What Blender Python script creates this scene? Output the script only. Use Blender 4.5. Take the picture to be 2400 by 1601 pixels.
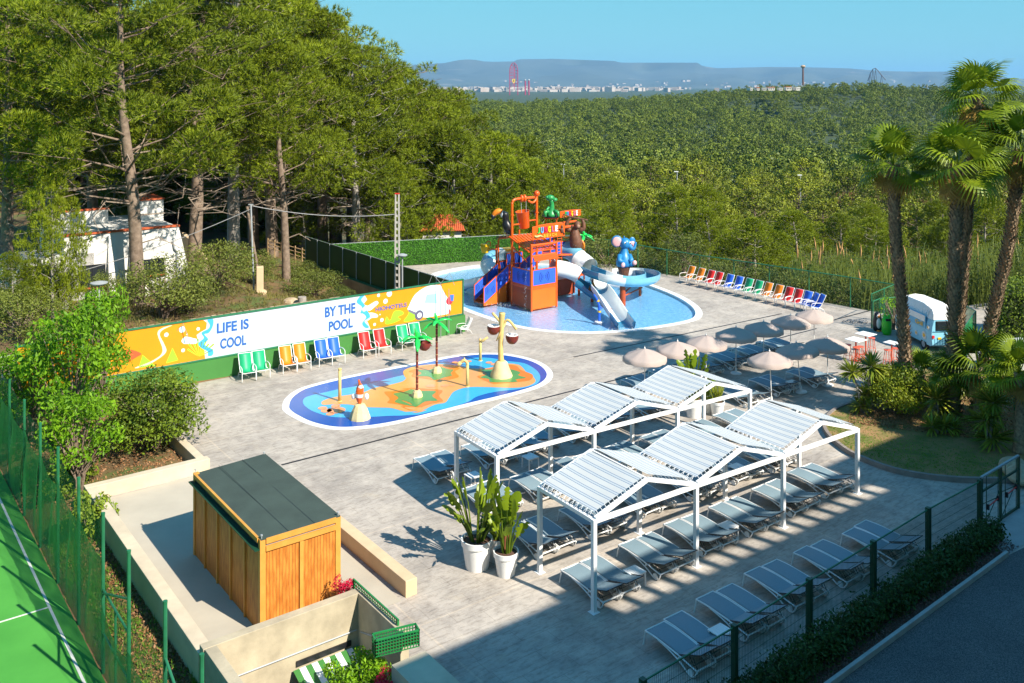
import bpy, math, random
import numpy as np
from mathutils import Vector, Matrix

for o in list(bpy.data.objects): bpy.data.objects.remove(o)
SC = bpy.context.scene
COL = SC.collection
R = math.radians
rng = np.random.default_rng(7)
random.seed(7)

# ------------------------------------------------------------------ camera
F, H, HY, CX = 2200.0, 14.0, 195.0, 1200.0     # focal length in photo pixels, eye height, horizon row, centre column
cd = bpy.data.cameras.new('camera'); cam = bpy.data.objects.new('camera', cd); COL.objects.link(cam)
cam.location = (0, 0, H); cam.rotation_euler = (R(90), 0, 0)
cd.sensor_width = 36.0; cd.lens = 36.0 * F / 2400.0
cd.shift_y = -(800.5 - HY) / 2400.0
cd.clip_start = 0.3; cd.clip_end = 60000
SC.camera = cam

# ------------------------------------------------------------------ sky, sun, exposure
SUN_H = Vector((0.78, -0.626, 0)).normalized(); EL = R(39.9)
sdir = Vector((SUN_H.x*math.cos(EL), SUN_H.y*math.cos(EL), math.sin(EL)))
w = bpy.data.worlds.new('World'); SC.world = w; w.use_nodes = True
nt = w.node_tree; bg = nt.nodes['Background']
sky = nt.nodes.new('ShaderNodeTexSky'); sky.sky_type = 'NISHITA'; sky.sun_disc = False
sky.sun_elevation = EL; sky.sun_rotation = math.atan2(sdir.x, sdir.y)
sky.air_density = 1.0; sky.dust_density = 0.0; sky.ozone_density = 1.0
# clear-day sky: soften the very bright band at the horizon, deepen the cyan
def vm(op, a, b_):
    q = nt.nodes.new('ShaderNodeVectorMath'); q.operation = op; nt.links.new(a, q.inputs[0])
    if isinstance(b_, tuple): q.inputs[1].default_value = b_
    else: nt.links.new(b_, q.inputs[1])
    return q.outputs[0]
sky_c = vm('MULTIPLY', vm('DIVIDE', sky.outputs[0], vm('ADD', sky.outputs[0], (5.0, 3.0, 1.1))), (2.6, 5.35, 5.2))
nt.links.new(sky_c, bg.inputs[0]); bg.inputs[1].default_value = 0.10
ld = bpy.data.lights.new('sun', 'SUN'); ld.energy = 5.0; ld.angle = R(0.5); ld.color = (1.0, 0.92, 0.80)
sun = bpy.data.objects.new('sun', ld); COL.objects.link(sun)
sun.rotation_euler = (-sdir).to_track_quat('-Z', 'Y').to_euler(); sun.location = (30, -30, 60)
SC.view_settings.view_transform = 'Standard'; SC.view_settings.look = 'None'
SC.view_settings.exposure = 0.88; SC.view_settings.gamma = 1.0
SC.render.engine = 'CYCLES'
SC.cycles.max_bounces = 5; SC.cycles.diffuse_bounces = 3; SC.cycles.glossy_bounces = 2
SC.cycles.transmission_bounces = 2; SC.cycles.transparent_max_bounces = 12; SC.cycles.volume_bounces = 0
SC.cycles.use_denoising = True
SC.cycles.caustics_reflective = False; SC.cycles.caustics_refractive = False

# ------------------------------------------------------------------ frames of reference
AX, AY = 0.8, 0.6           # the pool deck's main direction on the ground
def at(px, py, z=0.0):      # a point of the photograph's ground at height z
    y = (H - z) * F / (py - HY)
    return Vector(((px - CX) / F * y, y, z))
def ray(px, py, y):         # a point of the photograph at a known distance
    return Vector(((px - CX) / F * y, y, H - (py - HY) / F * y))
def uv(u, v, z=0.0): return Vector((AX*u - AY*v, AY*u + AX*v, z))
def touv(x, y): return AX*x + AY*y, -AY*x + AX*y
ANG = math.atan2(AY, AX)

# ------------------------------------------------------------------ mesh builder
class MB:
    def __init__(s): s.v = []; s.f = []; s.n = 0
    def add(s, vs, fs):
        s.v.extend([tuple(p) for p in vs]); s.f.extend([tuple(i + s.n for i in f) for f in fs]); s.n = len(s.v); return s
    def box(s, c, d, rz=0.0, M=None):
        x, y, z = d[0]/2, d[1]/2, d[2]/2
        P = [(-x,-y,-z),(x,-y,-z),(x,y,-z),(-x,y,-z),(-x,-y,z),(x,-y,z),(x,y,z),(-x,y,z)]
        m = M if M is not None else Matrix.Rotation(rz, 4, 'Z')
        P = [m @ Vector(p) + Vector(c) for p in P]
        return s.add(P, [(0,3,2,1),(4,5,6,7),(0,1,5,4),(1,2,6,5),(2,3,7,6),(3,0,4,7)])
    def bar(s, a, b, w, h=None, up=(0,0,1)):      # square bar from a to b
        a = Vector(a); b = Vector(b); h = h or w; d = (b-a)
        if d.length < 1e-6: return s
        d.normalize(); u = Vector(up)
        if abs(d.dot(u)) > .98: u = Vector((0,1,0))
        x = d.cross(u).normalized(); z = x.cross(d)
        P = []
        for q in (a, b):
            for sx, sz in ((-1,-1),(1,-1),(1,1),(-1,1)): P.append(q + x*sx*w/2 + z*sz*h/2)
        return s.add(P, [(3,2,1,0),(4,5,6,7),(0,1,5,4),(1,2,6,5),(2,3,7,6),(3,0,4,7)])
    def cyl(s, a, b, r0, r1=None, n=10, caps=True):
        return s.tube([a, b], [r0, r0 if r1 is None else r1], n, caps)
    def tube(s, pts, rad, n=8, caps=True, closed=False):
        pts = [Vector(p) for p in pts]; m = len(pts)
        if not hasattr(rad, '__len__'): rad = [rad]*m
        x = None; V = []
        for i, p in enumerate(pts):
            if closed: t = pts[(i+1) % m] - pts[i-1]
            else: t = pts[min(i+1, m-1)] - pts[max(i-1, 0)]
            if t.length < 1e-9: t = Vector((0,0,1))
            t.normalize()
            if x is None:
                x = t.orthogonal().normalized()
            else:
                x = x - t*x.dot(t)
                x = x.normalized() if x.length > 1e-6 else t.orthogonal().normalized()
            y = t.cross(x)
            for k in range(n):
                a = 2*math.pi*k/n; V.append(p + (x*math.cos(a) + y*math.sin(a))*rad[i])
        Fs = []
        for i in range(m if closed else m-1):
            j = (i+1) % m
            for k in range(n):
                l = (k+1) % n; Fs.append((i*n+k, i*n+l, j*n+l, j*n+k))
        if caps and not closed:
            Fs.append(tuple(range(n-1, -1, -1))); Fs.append(tuple((m-1)*n + k for k in range(n)))
        return s.add(V, Fs)
    def lathe(s, c, prof, n=16, M=None, cap=True):
        c = Vector(c); V = []; m = len(prof)
        for r, z in prof:
            for k in range(n):
                a = 2*math.pi*k/n; p = Vector((r*math.cos(a), r*math.sin(a), z))
                V.append((M @ p if M is not None else p) + c)
        Fs = [(i*n+k, i*n+(k+1)%n, (i+1)*n+(k+1)%n, (i+1)*n+k) for i in range(m-1) for k in range(n)]
        if cap: Fs += [tuple(range(n-1, -1, -1)), tuple((m-1)*n+k for k in range(n))]
        return s.add(V, Fs)
    def ball(s, c, r, n=12, M=None, sq=1.0):
        if not hasattr(r, '__len__'): r = (r, r, r)
        c = Vector(c); V = []; m = max(6, n//2+2)
        for i in range(m+1):
            t = math.pi*i/m
            for k in range(n):
                a = 2*math.pi*k/n
                p = Vector((r[0]*math.sin(t)*math.cos(a), r[1]*math.sin(t)*math.sin(a), -r[2]*math.cos(t)))
                V.append((M @ p if M is not None else p) + c)
        return s.add(V, [(i*n+k, i*n+(k+1)%n, (i+1)*n+(k+1)%n, (i+1)*n+k) for i in range(m) for k in range(n)])
    def prism(s, poly, z0, z1):                  # plan polygon (x, y) from z0 to z1
        n = len(poly); V = [(p[0], p[1], z0) for p in poly] + [(p[0], p[1], z1) for p in poly]
        return s.add(V, [tuple(range(n-1, -1, -1)), tuple(range(n, 2*n))] + [(i, (i+1)%n, n+(i+1)%n, n+i) for i in range(n)])
    def plate(s, pts, nrm, th):                  # planar outline pts, thickened along nrm
        nrm = Vector(nrm).normalized()*th; n = len(pts); P = [Vector(p) for p in pts]
        V = P + [p + nrm for p in P]
        return s.add(V, [tuple(range(n-1, -1, -1)), tuple(range(n, 2*n))] + [(i, (i+1)%n, n+(i+1)%n, n+i) for i in range(n)])
    def build(s, name, m, parent=None, smooth=False, bevel=0.0):
        me = bpy.data.meshes.new(name); me.from_pydata(s.v, [], s.f); me.update()
        return link(name, me, m, parent, smooth, bevel)

def link(name, me, m, parent=None, smooth=False, bevel=0.0):
    o = bpy.data.objects.new(name, me); COL.objects.link(o)
    for x in (m if isinstance(m, (list, tuple)) else [m]): me.materials.append(x)
    if smooth:
        me.polygons.foreach_set('use_smooth', [True]*len(me.polygons))
        if smooth != 'all':
            try: me.set_sharp_from_angle(angle=R(40))
            except Exception: pass
    if parent is not None: o.parent = parent
    if bevel:
        b = o.modifiers.new('bevel', 'BEVEL'); b.width = bevel; b.segments = 2; b.limit_method = 'ANGLE'
    return o

def npmesh(name, V, Fq, m, parent=None):         # V (n,3), faces (k,3) or (k,4) arrays
    V = np.asarray(V, dtype=np.float32); Fq = np.asarray(Fq, dtype=np.int32); k = Fq.shape[1]
    me = bpy.data.meshes.new(name); me.vertices.add(len(V)); me.vertices.foreach_set('co', V.ravel())
    me.loops.add(Fq.size); me.loops.foreach_set('vertex_index', Fq.ravel())
    me.polygons.add(len(Fq)); me.polygons.foreach_set('loop_start', np.arange(0, Fq.size, k, dtype=np.int32))
    try: me.polygons.foreach_set('loop_total', np.full(len(Fq), k, dtype=np.int32))
    except Exception: pass
    me.update(calc_edges=True)
    return link(name, me, m, parent)

def tag(o, label=None, cat=None, group=None, kind=None):
    if label: o['label'] = label
    if cat: o['category'] = cat
    if group: o['group'] = group
    if kind: o['kind'] = kind
    return o
def thing(name, label, cat, loc=(0,0,0), rz=0.0, group=None):
    o = bpy.data.objects.new(name, None); COL.objects.link(o); o.empty_display_size = 0.3
    o.location = loc; o.rotation_euler = (0, 0, rz)
    return tag(o, label, cat, group)
KIDS = {}
def kids(o):
    return [c for c in o.children]
def dup(o, label=None, loc=None, rz=None, group=None, scale=None, parent=None):
    c = o.copy(); COL.objects.link(c)
    if parent is not None: c.parent = parent
    if label: c['label'] = label
    if group: c['group'] = group
    if loc is not None: c.location = loc
    if rz is not None: c.rotation_euler = (0, 0, rz)
    if scale is not None: c.scale = scale if hasattr(scale, '__len__') else (scale,)*3
    for ch in o.children: dup(ch, parent=c)
    return c
def struct(o): o['kind'] = 'structure'; return o

# ------------------------------------------------------------------ materials
def mat(name, col, rough=0.6, var=0.12, scale=3.0, bump=0.0, metal=0.0, col2=None, spec=0.5, bscale=None, island=0.0):
    m = bpy.data.materials.new(name); m.use_nodes = True; n = m.node_tree; b = n.nodes['Principled BSDF']
    b.inputs['Roughness'].default_value = rough; b.inputs['Metallic'].default_value = metal
    b.inputs['Specular IOR Level'].default_value = spec
    tc = n.nodes.new('ShaderNodeTexCoord'); nz = n.nodes.new('ShaderNodeTexNoise')
    nz.inputs['Scale'].default_value = scale; nz.inputs['Detail'].default_value = 5; nz.inputs['Roughness'].default_value = .6
    n.links.new(tc.outputs['Object'], nz.inputs['Vector'])
    mx = n.nodes.new('ShaderNodeMix'); mx.data_type = 'RGBA'
    c = Vector(col[:3]); c2 = Vector(col2[:3]) if col2 else c*(1+var)
    c1 = c if col2 else c*(1-var)
    mx.inputs[6].default_value = (*c1, 1); mx.inputs[7].default_value = (*[min(1, x) for x in c2], 1)
    rp = n.nodes.new('ShaderNodeMapRange'); rp.inputs[1].default_value = .3; rp.inputs[2].default_value = .7
    n.links.new(nz.outputs[0], rp.inputs[0]); n.links.new(rp.outputs[0], mx.inputs[0])
    n.links.new(mx.outputs[2], b.inputs['Base Color'])
    if bump:
        nb = n.nodes.new('ShaderNodeTexNoise'); nb.inputs['Scale'].default_value = bscale or scale*6; nb.inputs['Detail'].default_value = 4
        n.links.new(tc.outputs['Object'], nb.inputs['Vector'])
        bp = n.nodes.new('ShaderNodeBump'); bp.inputs['Strength'].default_value = bump; bp.inputs['Distance'].default_value = .02
        n.links.new(nb.outputs[0], bp.inputs['Height']); n.links.new(bp.outputs[0], b.inputs['Normal'])
    return m

def leafmat(name, dark, light, trans=0.25, rough=0.55, scale=0.35):
    m = bpy.data.materials.new(name); m.use_nodes = True; n = m.node_tree; b = n.nodes['Principled BSDF']
    out = n.nodes['Material Output']; b.inputs['Roughness'].default_value = rough; b.inputs['Specular IOR Level'].default_value = .25
    tc = n.nodes.new('ShaderNodeTexCoord'); nz = n.nodes.new('ShaderNodeTexNoise'); nz.inputs['Scale'].default_value = scale; nz.inputs['Detail'].default_value = 3
    oi = n.nodes.new('ShaderNodeObjectInfo'); ge = n.nodes.new('ShaderNodeNewGeometry')
    n.links.new(tc.outputs['Object'], nz.inputs['Vector'])
    a = n.nodes.new('ShaderNodeMath'); a.operation = 'MULTIPLY_ADD'; a.inputs[1].default_value = .5; n.links.new(ge.outputs['Random Per Island'], a.inputs[0])
    n.links.new(nz.outputs[0], a.inputs[2])
    c = n.nodes.new('ShaderNodeMath'); c.operation = 'MULTIPLY_ADD'; c.inputs[1].default_value = .35
    n.links.new(oi.outputs['Random'], c.inputs[0]); n.links.new(a.outputs[0], c.inputs[2])
    rp = n.nodes.new('ShaderNodeMapRange'); rp.inputs[1].default_value = .45; rp.inputs[2].default_value = 1.25
    n.links.new(c.outputs[0], rp.inputs[0])
    mx = n.nodes.new('ShaderNodeMix'); mx.data_type = 'RGBA'; mx.inputs[6].default_value = (*dark, 1); mx.inputs[7].default_value = (*light, 1)
    n.links.new(rp.outputs[0], mx.inputs[0]); n.links.new(mx.outputs[2], b.inputs['Base Color'])
    if trans:
        t = n.nodes.new('ShaderNodeBsdfTranslucent'); s = n.nodes.new('ShaderNodeMixShader'); s.inputs[0].default_value = trans
        n.links.new(mx.outputs[2], t.inputs[0]); n.links.new(b.outputs[0], s.inputs[1]); n.links.new(t.outputs[0], s.inputs[2])
        n.links.new(s.outputs[0], out.inputs[0])
    return m

def netmat(name, col, alpha, rough=.5, grid=None):   # knotted or woven netting: part of the light passes between the threads
    m = mat(name, col, rough); n = m.node_tree; out = n.nodes['Material Output']; b = n.nodes['Principled BSDF']
    t = n.nodes.new('ShaderNodeBsdfTransparent'); s = n.nodes.new('ShaderNodeMixShader'); s.inputs[0].default_value = alpha
    tc = n.nodes.new('ShaderNodeTexCoord'); nz = n.nodes.new('ShaderNodeTexNoise'); nz.inputs['Scale'].default_value = 1.2
    n.links.new(tc.outputs['Object'], nz.inputs['Vector'])
    r = n.nodes.new('ShaderNodeMapRange'); r.inputs[1].default_value = .3; r.inputs[2].default_value = .7
    r.inputs[3].default_value = max(0, alpha-.12); r.inputs[4].default_value = min(1, alpha+.12)
    n.links.new(nz.outputs[0], r.inputs[0]); n.links.new(r.outputs[0], s.inputs[0])
    n.links.new(t.outputs[0], s.inputs[1]); n.links.new(b.outputs[0], s.inputs[2]); n.links.new(s.outputs[0], out.inputs[0])
    return m

W = {}
W['white_metal'] = mat('white_metal', (.80,.80,.79), .35, .04)
W['white_plastic'] = mat('white_plastic', (.78,.78,.76), .4, .05)
W['sling_grey'] = mat('sling_grey', (.19,.27,.31), .75, .10, 40)
W['grey_tube'] = mat('grey_tube', (.35,.37,.38), .4, .08)
W['black_wire'] = mat('black_wire', (.02,.02,.025), .5, .1)
W['green_metal'] = mat('green_metal', (.02,.155,.07), .45, .2)
W['dark_green_metal'] = mat('dark_green_metal', (.010,.055,.025), .45, .2)
W['green_paint'] = mat('green_paint', (.045,.19,.035), .6, .10, .8, .1)
W['bright_green'] = mat('bright_green', (.02,.55,.08), .3, .1)
W['orange_metal'] = mat('orange_metal', (.72,.105,.008), .35, .12, 1.5)
W['orange_panel'] = mat('orange_panel', (.80,.14,.008), .5, .08, 1.0, .1)
W['rust_panel'] = mat('rust_panel', (.38,.06,.012), .5, .2, 1.0)
W['blue_panel'] = mat('blue_panel', (.035,.12,.62), .3, .06)
W['slide_blue'] = mat('slide_blue', (.16,.42,.56), .22, .06)
W['slide_dark'] = mat('slide_dark', (.04,.22,.36), .22, .08)
W['slide_white'] = mat('slide_white', (.78,.80,.78), .22, .04)
W['yellow'] = mat('yellow', (.85,.50,.01), .35, .08)
W['red'] = mat('red', (.65,.02,.015), .5, .06)
W['blue'] = mat('blue', (.02,.12,.60), .5, .06)
W['green'] = mat('green', (.01,.36,.15), .5, .06)
W['orange'] = mat('orange', (.80,.22,.005), .5, .06)
W['black'] = mat('black', (.012,.012,.015), .35, .2)
W['grey'] = mat('grey', (.25,.25,.25), .5, .1)
W['brown'] = mat('brown', (.13,.05,.022), .6, .3, 6, .3)
W['coconut'] = mat('coconut', (.16,.02,.012), .5, .3, 6, .3)
W['sand_wood'] = mat('sand_wood', (.62,.45,.16), .6, .12, 4, .3)
W['sand_rock'] = mat('sand_rock', (.66,.54,.28), .7, .15, 3, .6)
W['concrete'] = mat('concrete', (.55,.46,.33), .85, .14, 1.2, .25)
W['concrete_raw'] = mat('concrete_raw', (.42,.36,.25), .9, .22, 1.5, .3)
W['concrete_grey'] = mat('concrete_grey', (.40,.39,.36), .9, .18, 2.0, .3)
W['beige_wall'] = mat('beige_wall', (.60,.44,.27), .85, .08, 2, .15)
W['white_render'] = mat('white_render', (.66,.64,.60), .9, .12, .8, .2)
W['stone'] = mat('stone', (.30,.21,.12), .9, .3, 3, .6, col2=(.55,.43,.28))
W['bark'] = mat('bark', (.11,.075,.05), .9, .3, 3, .9, col2=(.30,.22,.16), bscale=9)
W['grey_bark'] = mat('grey_bark', (.22,.19,.16), .9, .3, 3, .7, col2=(.42,.38,.33), bscale=9)
W['palm_bark'] = mat('palm_bark', (.13,.09,.06), .9, .3, 7, .9, col2=(.52,.37,.22), bscale=14)
W['terracotta'] = mat('terracotta', (.50,.10,.03), .8, .2, 4, .3)
W['glass_dark'] = mat('glass_dark', (.02,.025,.03), .08, .2)
W['mulch'] = mat('mulch', (.06,.028,.018), .95, .3, 25, 1.0, col2=(.17,.09,.055))
W['soil_red'] = mat('soil_red', (.16,.065,.02), .95, .3, 9, 1.0, col2=(.38,.18,.07), bscale=40)
W['pine'] = leafmat('pine_needles', (.026,.050,.003), (.28,.34,.012), .14)
W['pine_far'] = leafmat('pine_needles_far', (.035,.062,.005), (.27,.30,.014), .10, scale=.12)
W['pine_wood_far'] = leafmat('wood_far', (.030,.058,.008), (.19,.235,.018), .06, scale=.08)
W['lime_leaf'] = leafmat('lime_leaf', (.06,.17,.005), (.24,.44,.012), .3)
W['olive_leaf'] = leafmat('olive_leaf', (.035,.058,.010), (.19,.22,.035), .15)
W['bush_leaf'] = leafmat('bush_leaf', (.028,.065,.005), (.22,.30,.02), .2)
W['dark_leaf'] = leafmat('dark_leaf', (.018,.045,.010), (.06,.13,.025), .2)
W['reed_leaf'] = leafmat('reed_leaf', (.06,.10,.012), (.20,.23,.04), .25)
W['plume'] = mat('plume', (.42,.24,.09), .9, .25, 4)
W['palm_leaf'] = leafmat('palm_leaf', (.04,.09,.006), (.25,.33,.015), .25, .45)
W['dry_frond'] = leafmat('dry_frond', (.28,.15,.03), (.55,.36,.10), .3, .6)
W['banana_leaf'] = leafmat('banana_leaf', (.05,.11,.005), (.26,.34,.015), .3, .35)
W['yucca_leaf'] = leafmat('yucca_leaf', (.13,.20,.02), (.48,.50,.06), .2, .4)
W['fake_grass'] = leafmat('fake_grass', (.02,.10,.006), (.10,.30,.02), .1)
W['fake_grass_dark'] = leafmat('fake_grass_dark', (.008,.03,.006), (.03,.09,.015), .1)
W['red_flower'] = leafmat('red_flower', (.45,.01,.05), (.75,.02,.08), .3)
W['dead_twig'] = mat('dead_twig', (.26,.20,.15), .9, .2, 4)
W['chain_link'] = netmat('chain_link', (.03,.18,.08), .24)
W['shade_net'] = netmat('shade_net', (.015,.20,.05), .74)
W['fence_wire'] = netmat('fence_wire', (.03,.16,.07), .14)
W['clipped_leaf'] = leafmat('clipped_leaf', (.07,.12,.006), (.38,.42,.025), .2)
# ================================================================== SETTING
from mathutils.geometry import tessellate_polygon
def catmull(P, n=6, closed=True):
    P = [Vector(p) for p in P]; m = len(P); out = []
    rngi = range(m) if closed else range(m-1)
    for i in rngi:
        p0, p1, p2, p3 = (P[(i-1) % m], P[i], P[(i+1) % m], P[(i+2) % m]) if closed else (P[max(i-1,0)], P[i], P[i+1], P[min(i+2,m-1)])
        for k in range(n):
            t = k/n; out.append(.5*((2*p1)+(p2-p0)*t+(2*p0-5*p1+4*p2-p3)*t*t+(3*p1-p0-3*p2+p3)*t**3))
    if not closed: out.append(P[-1])
    return out
def area2(P): return sum(P[i].x*P[(i+1)%len(P)].y - P[(i+1)%len(P)].x*P[i].y for i in range(len(P)))
def offset(P, d):            # shrink (d > 0) a closed counter-clockwise outline
    n = len(P); s = 1 if area2(P) > 0 else -1; out = []
    for i in range(n):
        t = (P[(i+1)%n] - P[i-1]); t.z = 0; t.normalize(); out.append(P[i] + Vector((-t.y, t.x, 0))*d*s)
    return out
def sheet(name, outer, z, m, holes=(), thick=0.0):
    rings = [[Vector((p[0], p[1], 0)) for p in r] for r in ([outer] + list(holes))]
    tr = tessellate_polygon(rings); V = [Vector((p.x, p.y, z)) for r in rings for p in r]
    F_ = []
    for t in tr:
        a, b, c = (V[i] for i in t)
        F_.append(t if (b-a).cross(c-a).z > 0 else (t[0], t[2], t[1]))
    mb = MB(); mb.add(V, F_)
    if thick:
        off = 0
        for r in rings:
            n = len(r)
            base = mb.n; mb.add([Vector((p.x, p.y, z - thick)) for p in r], [])
            for i in range(n): mb.f.append((off+i, off+(i+1)%n, base+(i+1)%n, base+i))
            off += n
    return mb.build(name, m)

# ---- outlines on the ground, traced from the photograph
pool_px = [(1011,643),(1040,634),(1099,623.5),(1180,618.5),(1260,618),(1330,622),(1400,633),(1470,648),(1536,669),(1590,690),(1625,709),(1644,727),(1644,743),(1622,754),(1560,766),(1481,776.5),(1379,782),(1277,777.5),(1202,765.6),(1140,747),(1072,721),(1020,690),(1000,664)]
POOL = catmull([at(*p) for p in pool_px], 5)
if area2(POOL) < 0: POOL.reverse()
pad_px = [(661,955),(668,935),(690,917),(716.6,905.8),(773,891),(839,876.7),(931,859),(1000,845.5),(1058,834.5),(1118,828),(1177,828.5),(1236,838.4),(1276,854),(1295,873),(1292,890),(1271,905),(1236,917.5),(1177,933),(1118,947),(1058,962),(1000,977.5),(931,993),(870,1003),(808,1007.6),(762,1004.5),(716,993),(684,977.5),(667,966)]
PAD = catmull([at(*p) for p in pad_px], 4)
if area2(PAD) < 0: PAD.reverse()

def smooth(a, b, x):
    t = np.clip((x-a)/(b-a), 0, 1); return t*t*(3-2*t)
def hgt(x, y):               # height of the land
    x = np.asarray(x, float); y = np.asarray(y, float)
    u = AX*x + AY*y; v = -AY*x + AX*y
    far = np.interp(y, [55, 72, 100, 150, 250, 420, 650, 850, 1100, 1600, 3000, 6000, 9000, 12000], [-1.2, -3.5, -6, -10.5, -17, -21.5, -18, -13, -17, -28, -32, -36, -40, -42])
    far = far + 17*np.exp(-((x-320)/170)**2 - ((y-900)/230)**2) + 1.6*np.sin(x*.013+1)*np.sin(y*.011)*smooth(150, 400, y)
    far = far - 2.0*smooth(52, 60, u)*smooth(120, 60, y)*0
    hill = 1.1 + .02*(v-45) - 2.3*smooth(20, 30.5, u)
    hill = hill + .25*np.sin(x*.7)*np.sin(y*.6)
    sl = smooth(31.2, 42, u)*smooth(62, 70, v) + smooth(44, 60, u)
    sl = np.maximum(sl, smooth(-2, 12, x + .12*(y-100)) * smooth(66, 80, y)); sl = np.clip(np.maximum(sl, smooth(130, 260, y)), 0, 1)
    z = hill*(1-sl) + far*sl
    # deck area
    deck = (v < 44.1) & (u > 11.3) & (u < 52.2)
    deck |= (u > 31.0) & (u < 46.5) & (v < 64.5 - (u-31.3)*.352 + .2) & (v > 40)
    deck |= (u >= 46) & (u < 52.4) & (v < 59.5 - (u-46)*1.7) & (v > 20)
    deck |= (u > 50) & (v < 31.0)
    z = np.where(deck, -.35, z)
    # planted strip and soil left of the deck
    strip = (u <= 11.3) & (v < 43.9)
    zs = np.interp(u, [5.9, 6.15, 6.6, 7.3, 9.5, 11.3], [-1.15, -1.0, -.72, -.32, -.1, -.05]) * np.where(v > 33.4, 1, 1)
    z = np.where(strip, zs, z)
    z = np.where((u > 7.6) & (u < 13) & (v < 33.5) & (v >= 21.9), -.35, z)
    z = np.where((u > 7.4) & (u < 11.6) & (v < 21.9), -3.1, z)
    z = np.where((u <= 5.9) & (v < 60), -1.15, z)
    return z
def hz(x, y): return float(hgt(x, y))

def axis(lo, hi, step, far_lo, far_hi, g=1.13):
    a = list(np.arange(lo, hi+1e-6, step)); s = step
    while a[-1] < far_hi: s *= g; a.append(a[-1]+s)
    s = step; b = [lo]
    while b[-1] > far_lo: s *= g; b.append(b[-1]-s)
    return np.array(b[:0:-1] + a)
us = axis(3, 58, .45, -9000, 13000); vs = axis(8, 75, .7, -3000, 13000)
U, V_ = np.meshgrid(us, vs, indexing='ij')
X = AX*U - AY*V_; Y = AY*U + AX*V_
Z = hgt(X, Y)
nu, nv = U.shape; idx = np.arange(nu*nv).reshape(nu, nv)
quads = np.stack([idx[:-1,:-1], idx[1:,:-1], idx[1:,1:], idx[:-1,1:]], -1).reshape(-1, 4)

gm = mat('ground', (.075,.055,.022), .95, .2, .35, .6, col2=(.20,.11,.045), bscale=6)
n = gm.node_tree; b = n.nodes['Principled BSDF']; src = b.inputs['Base Color'].links[0].from_socket
tc = n.nodes.new('ShaderNodeTexCoord'); nz = n.nodes.new('ShaderNodeTexNoise'); nz.inputs['Scale'].default_value = .55; nz.inputs['Detail'].default_value = 8; nz.inputs['Roughness'].default_value = .75
n.links.new(tc.outputs['Object'], nz.inputs['Vector'])
rp = n.nodes.new('ShaderNodeMapRange'); rp.inputs[1].default_value = .5; rp.inputs[2].default_value = .6
n.links.new(nz.outputs[0], rp.inputs[0]); mx = n.nodes.new('ShaderNodeMix'); mx.data_type = 'RGBA'; mx.inputs[7].default_value = (.075,.11,.02,1)
n.links.new(rp.outputs[0], mx.inputs[0]); n.links.new(src, mx.inputs[6]); n.links.new(mx.outputs[2], b.inputs['Base Color'])
gq = n.nodes.new('ShaderNodeNewGeometry'); sq = n.nodes.new('ShaderNodeSeparateXYZ'); n.links.new(gq.outputs['Position'], sq.inputs[0])
rq = n.nodes.new('ShaderNodeMapRange'); rq.inputs[1].default_value = 110; rq.inputs[2].default_value = 260; n.links.new(sq.outputs[1], rq.inputs[0])
m3 = n.nodes.new('ShaderNodeMix'); m3.data_type = 'RGBA'; m3.inputs[7].default_value = (.035,.055,.018,1); n.links.new(rq.outputs[0], m3.inputs[0]); n.links.new(mx.outputs[2], m3.inputs[6]); n.links.new(m3.outputs[2], b.inputs['Base Color'])
g = npmesh('ground', np.stack([X, Y, Z], -1).reshape(-1, 3), quads, gm); struct(g)
g.data.polygons.foreach_set('use_smooth', [True]*len(g.data.polygons))

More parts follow.
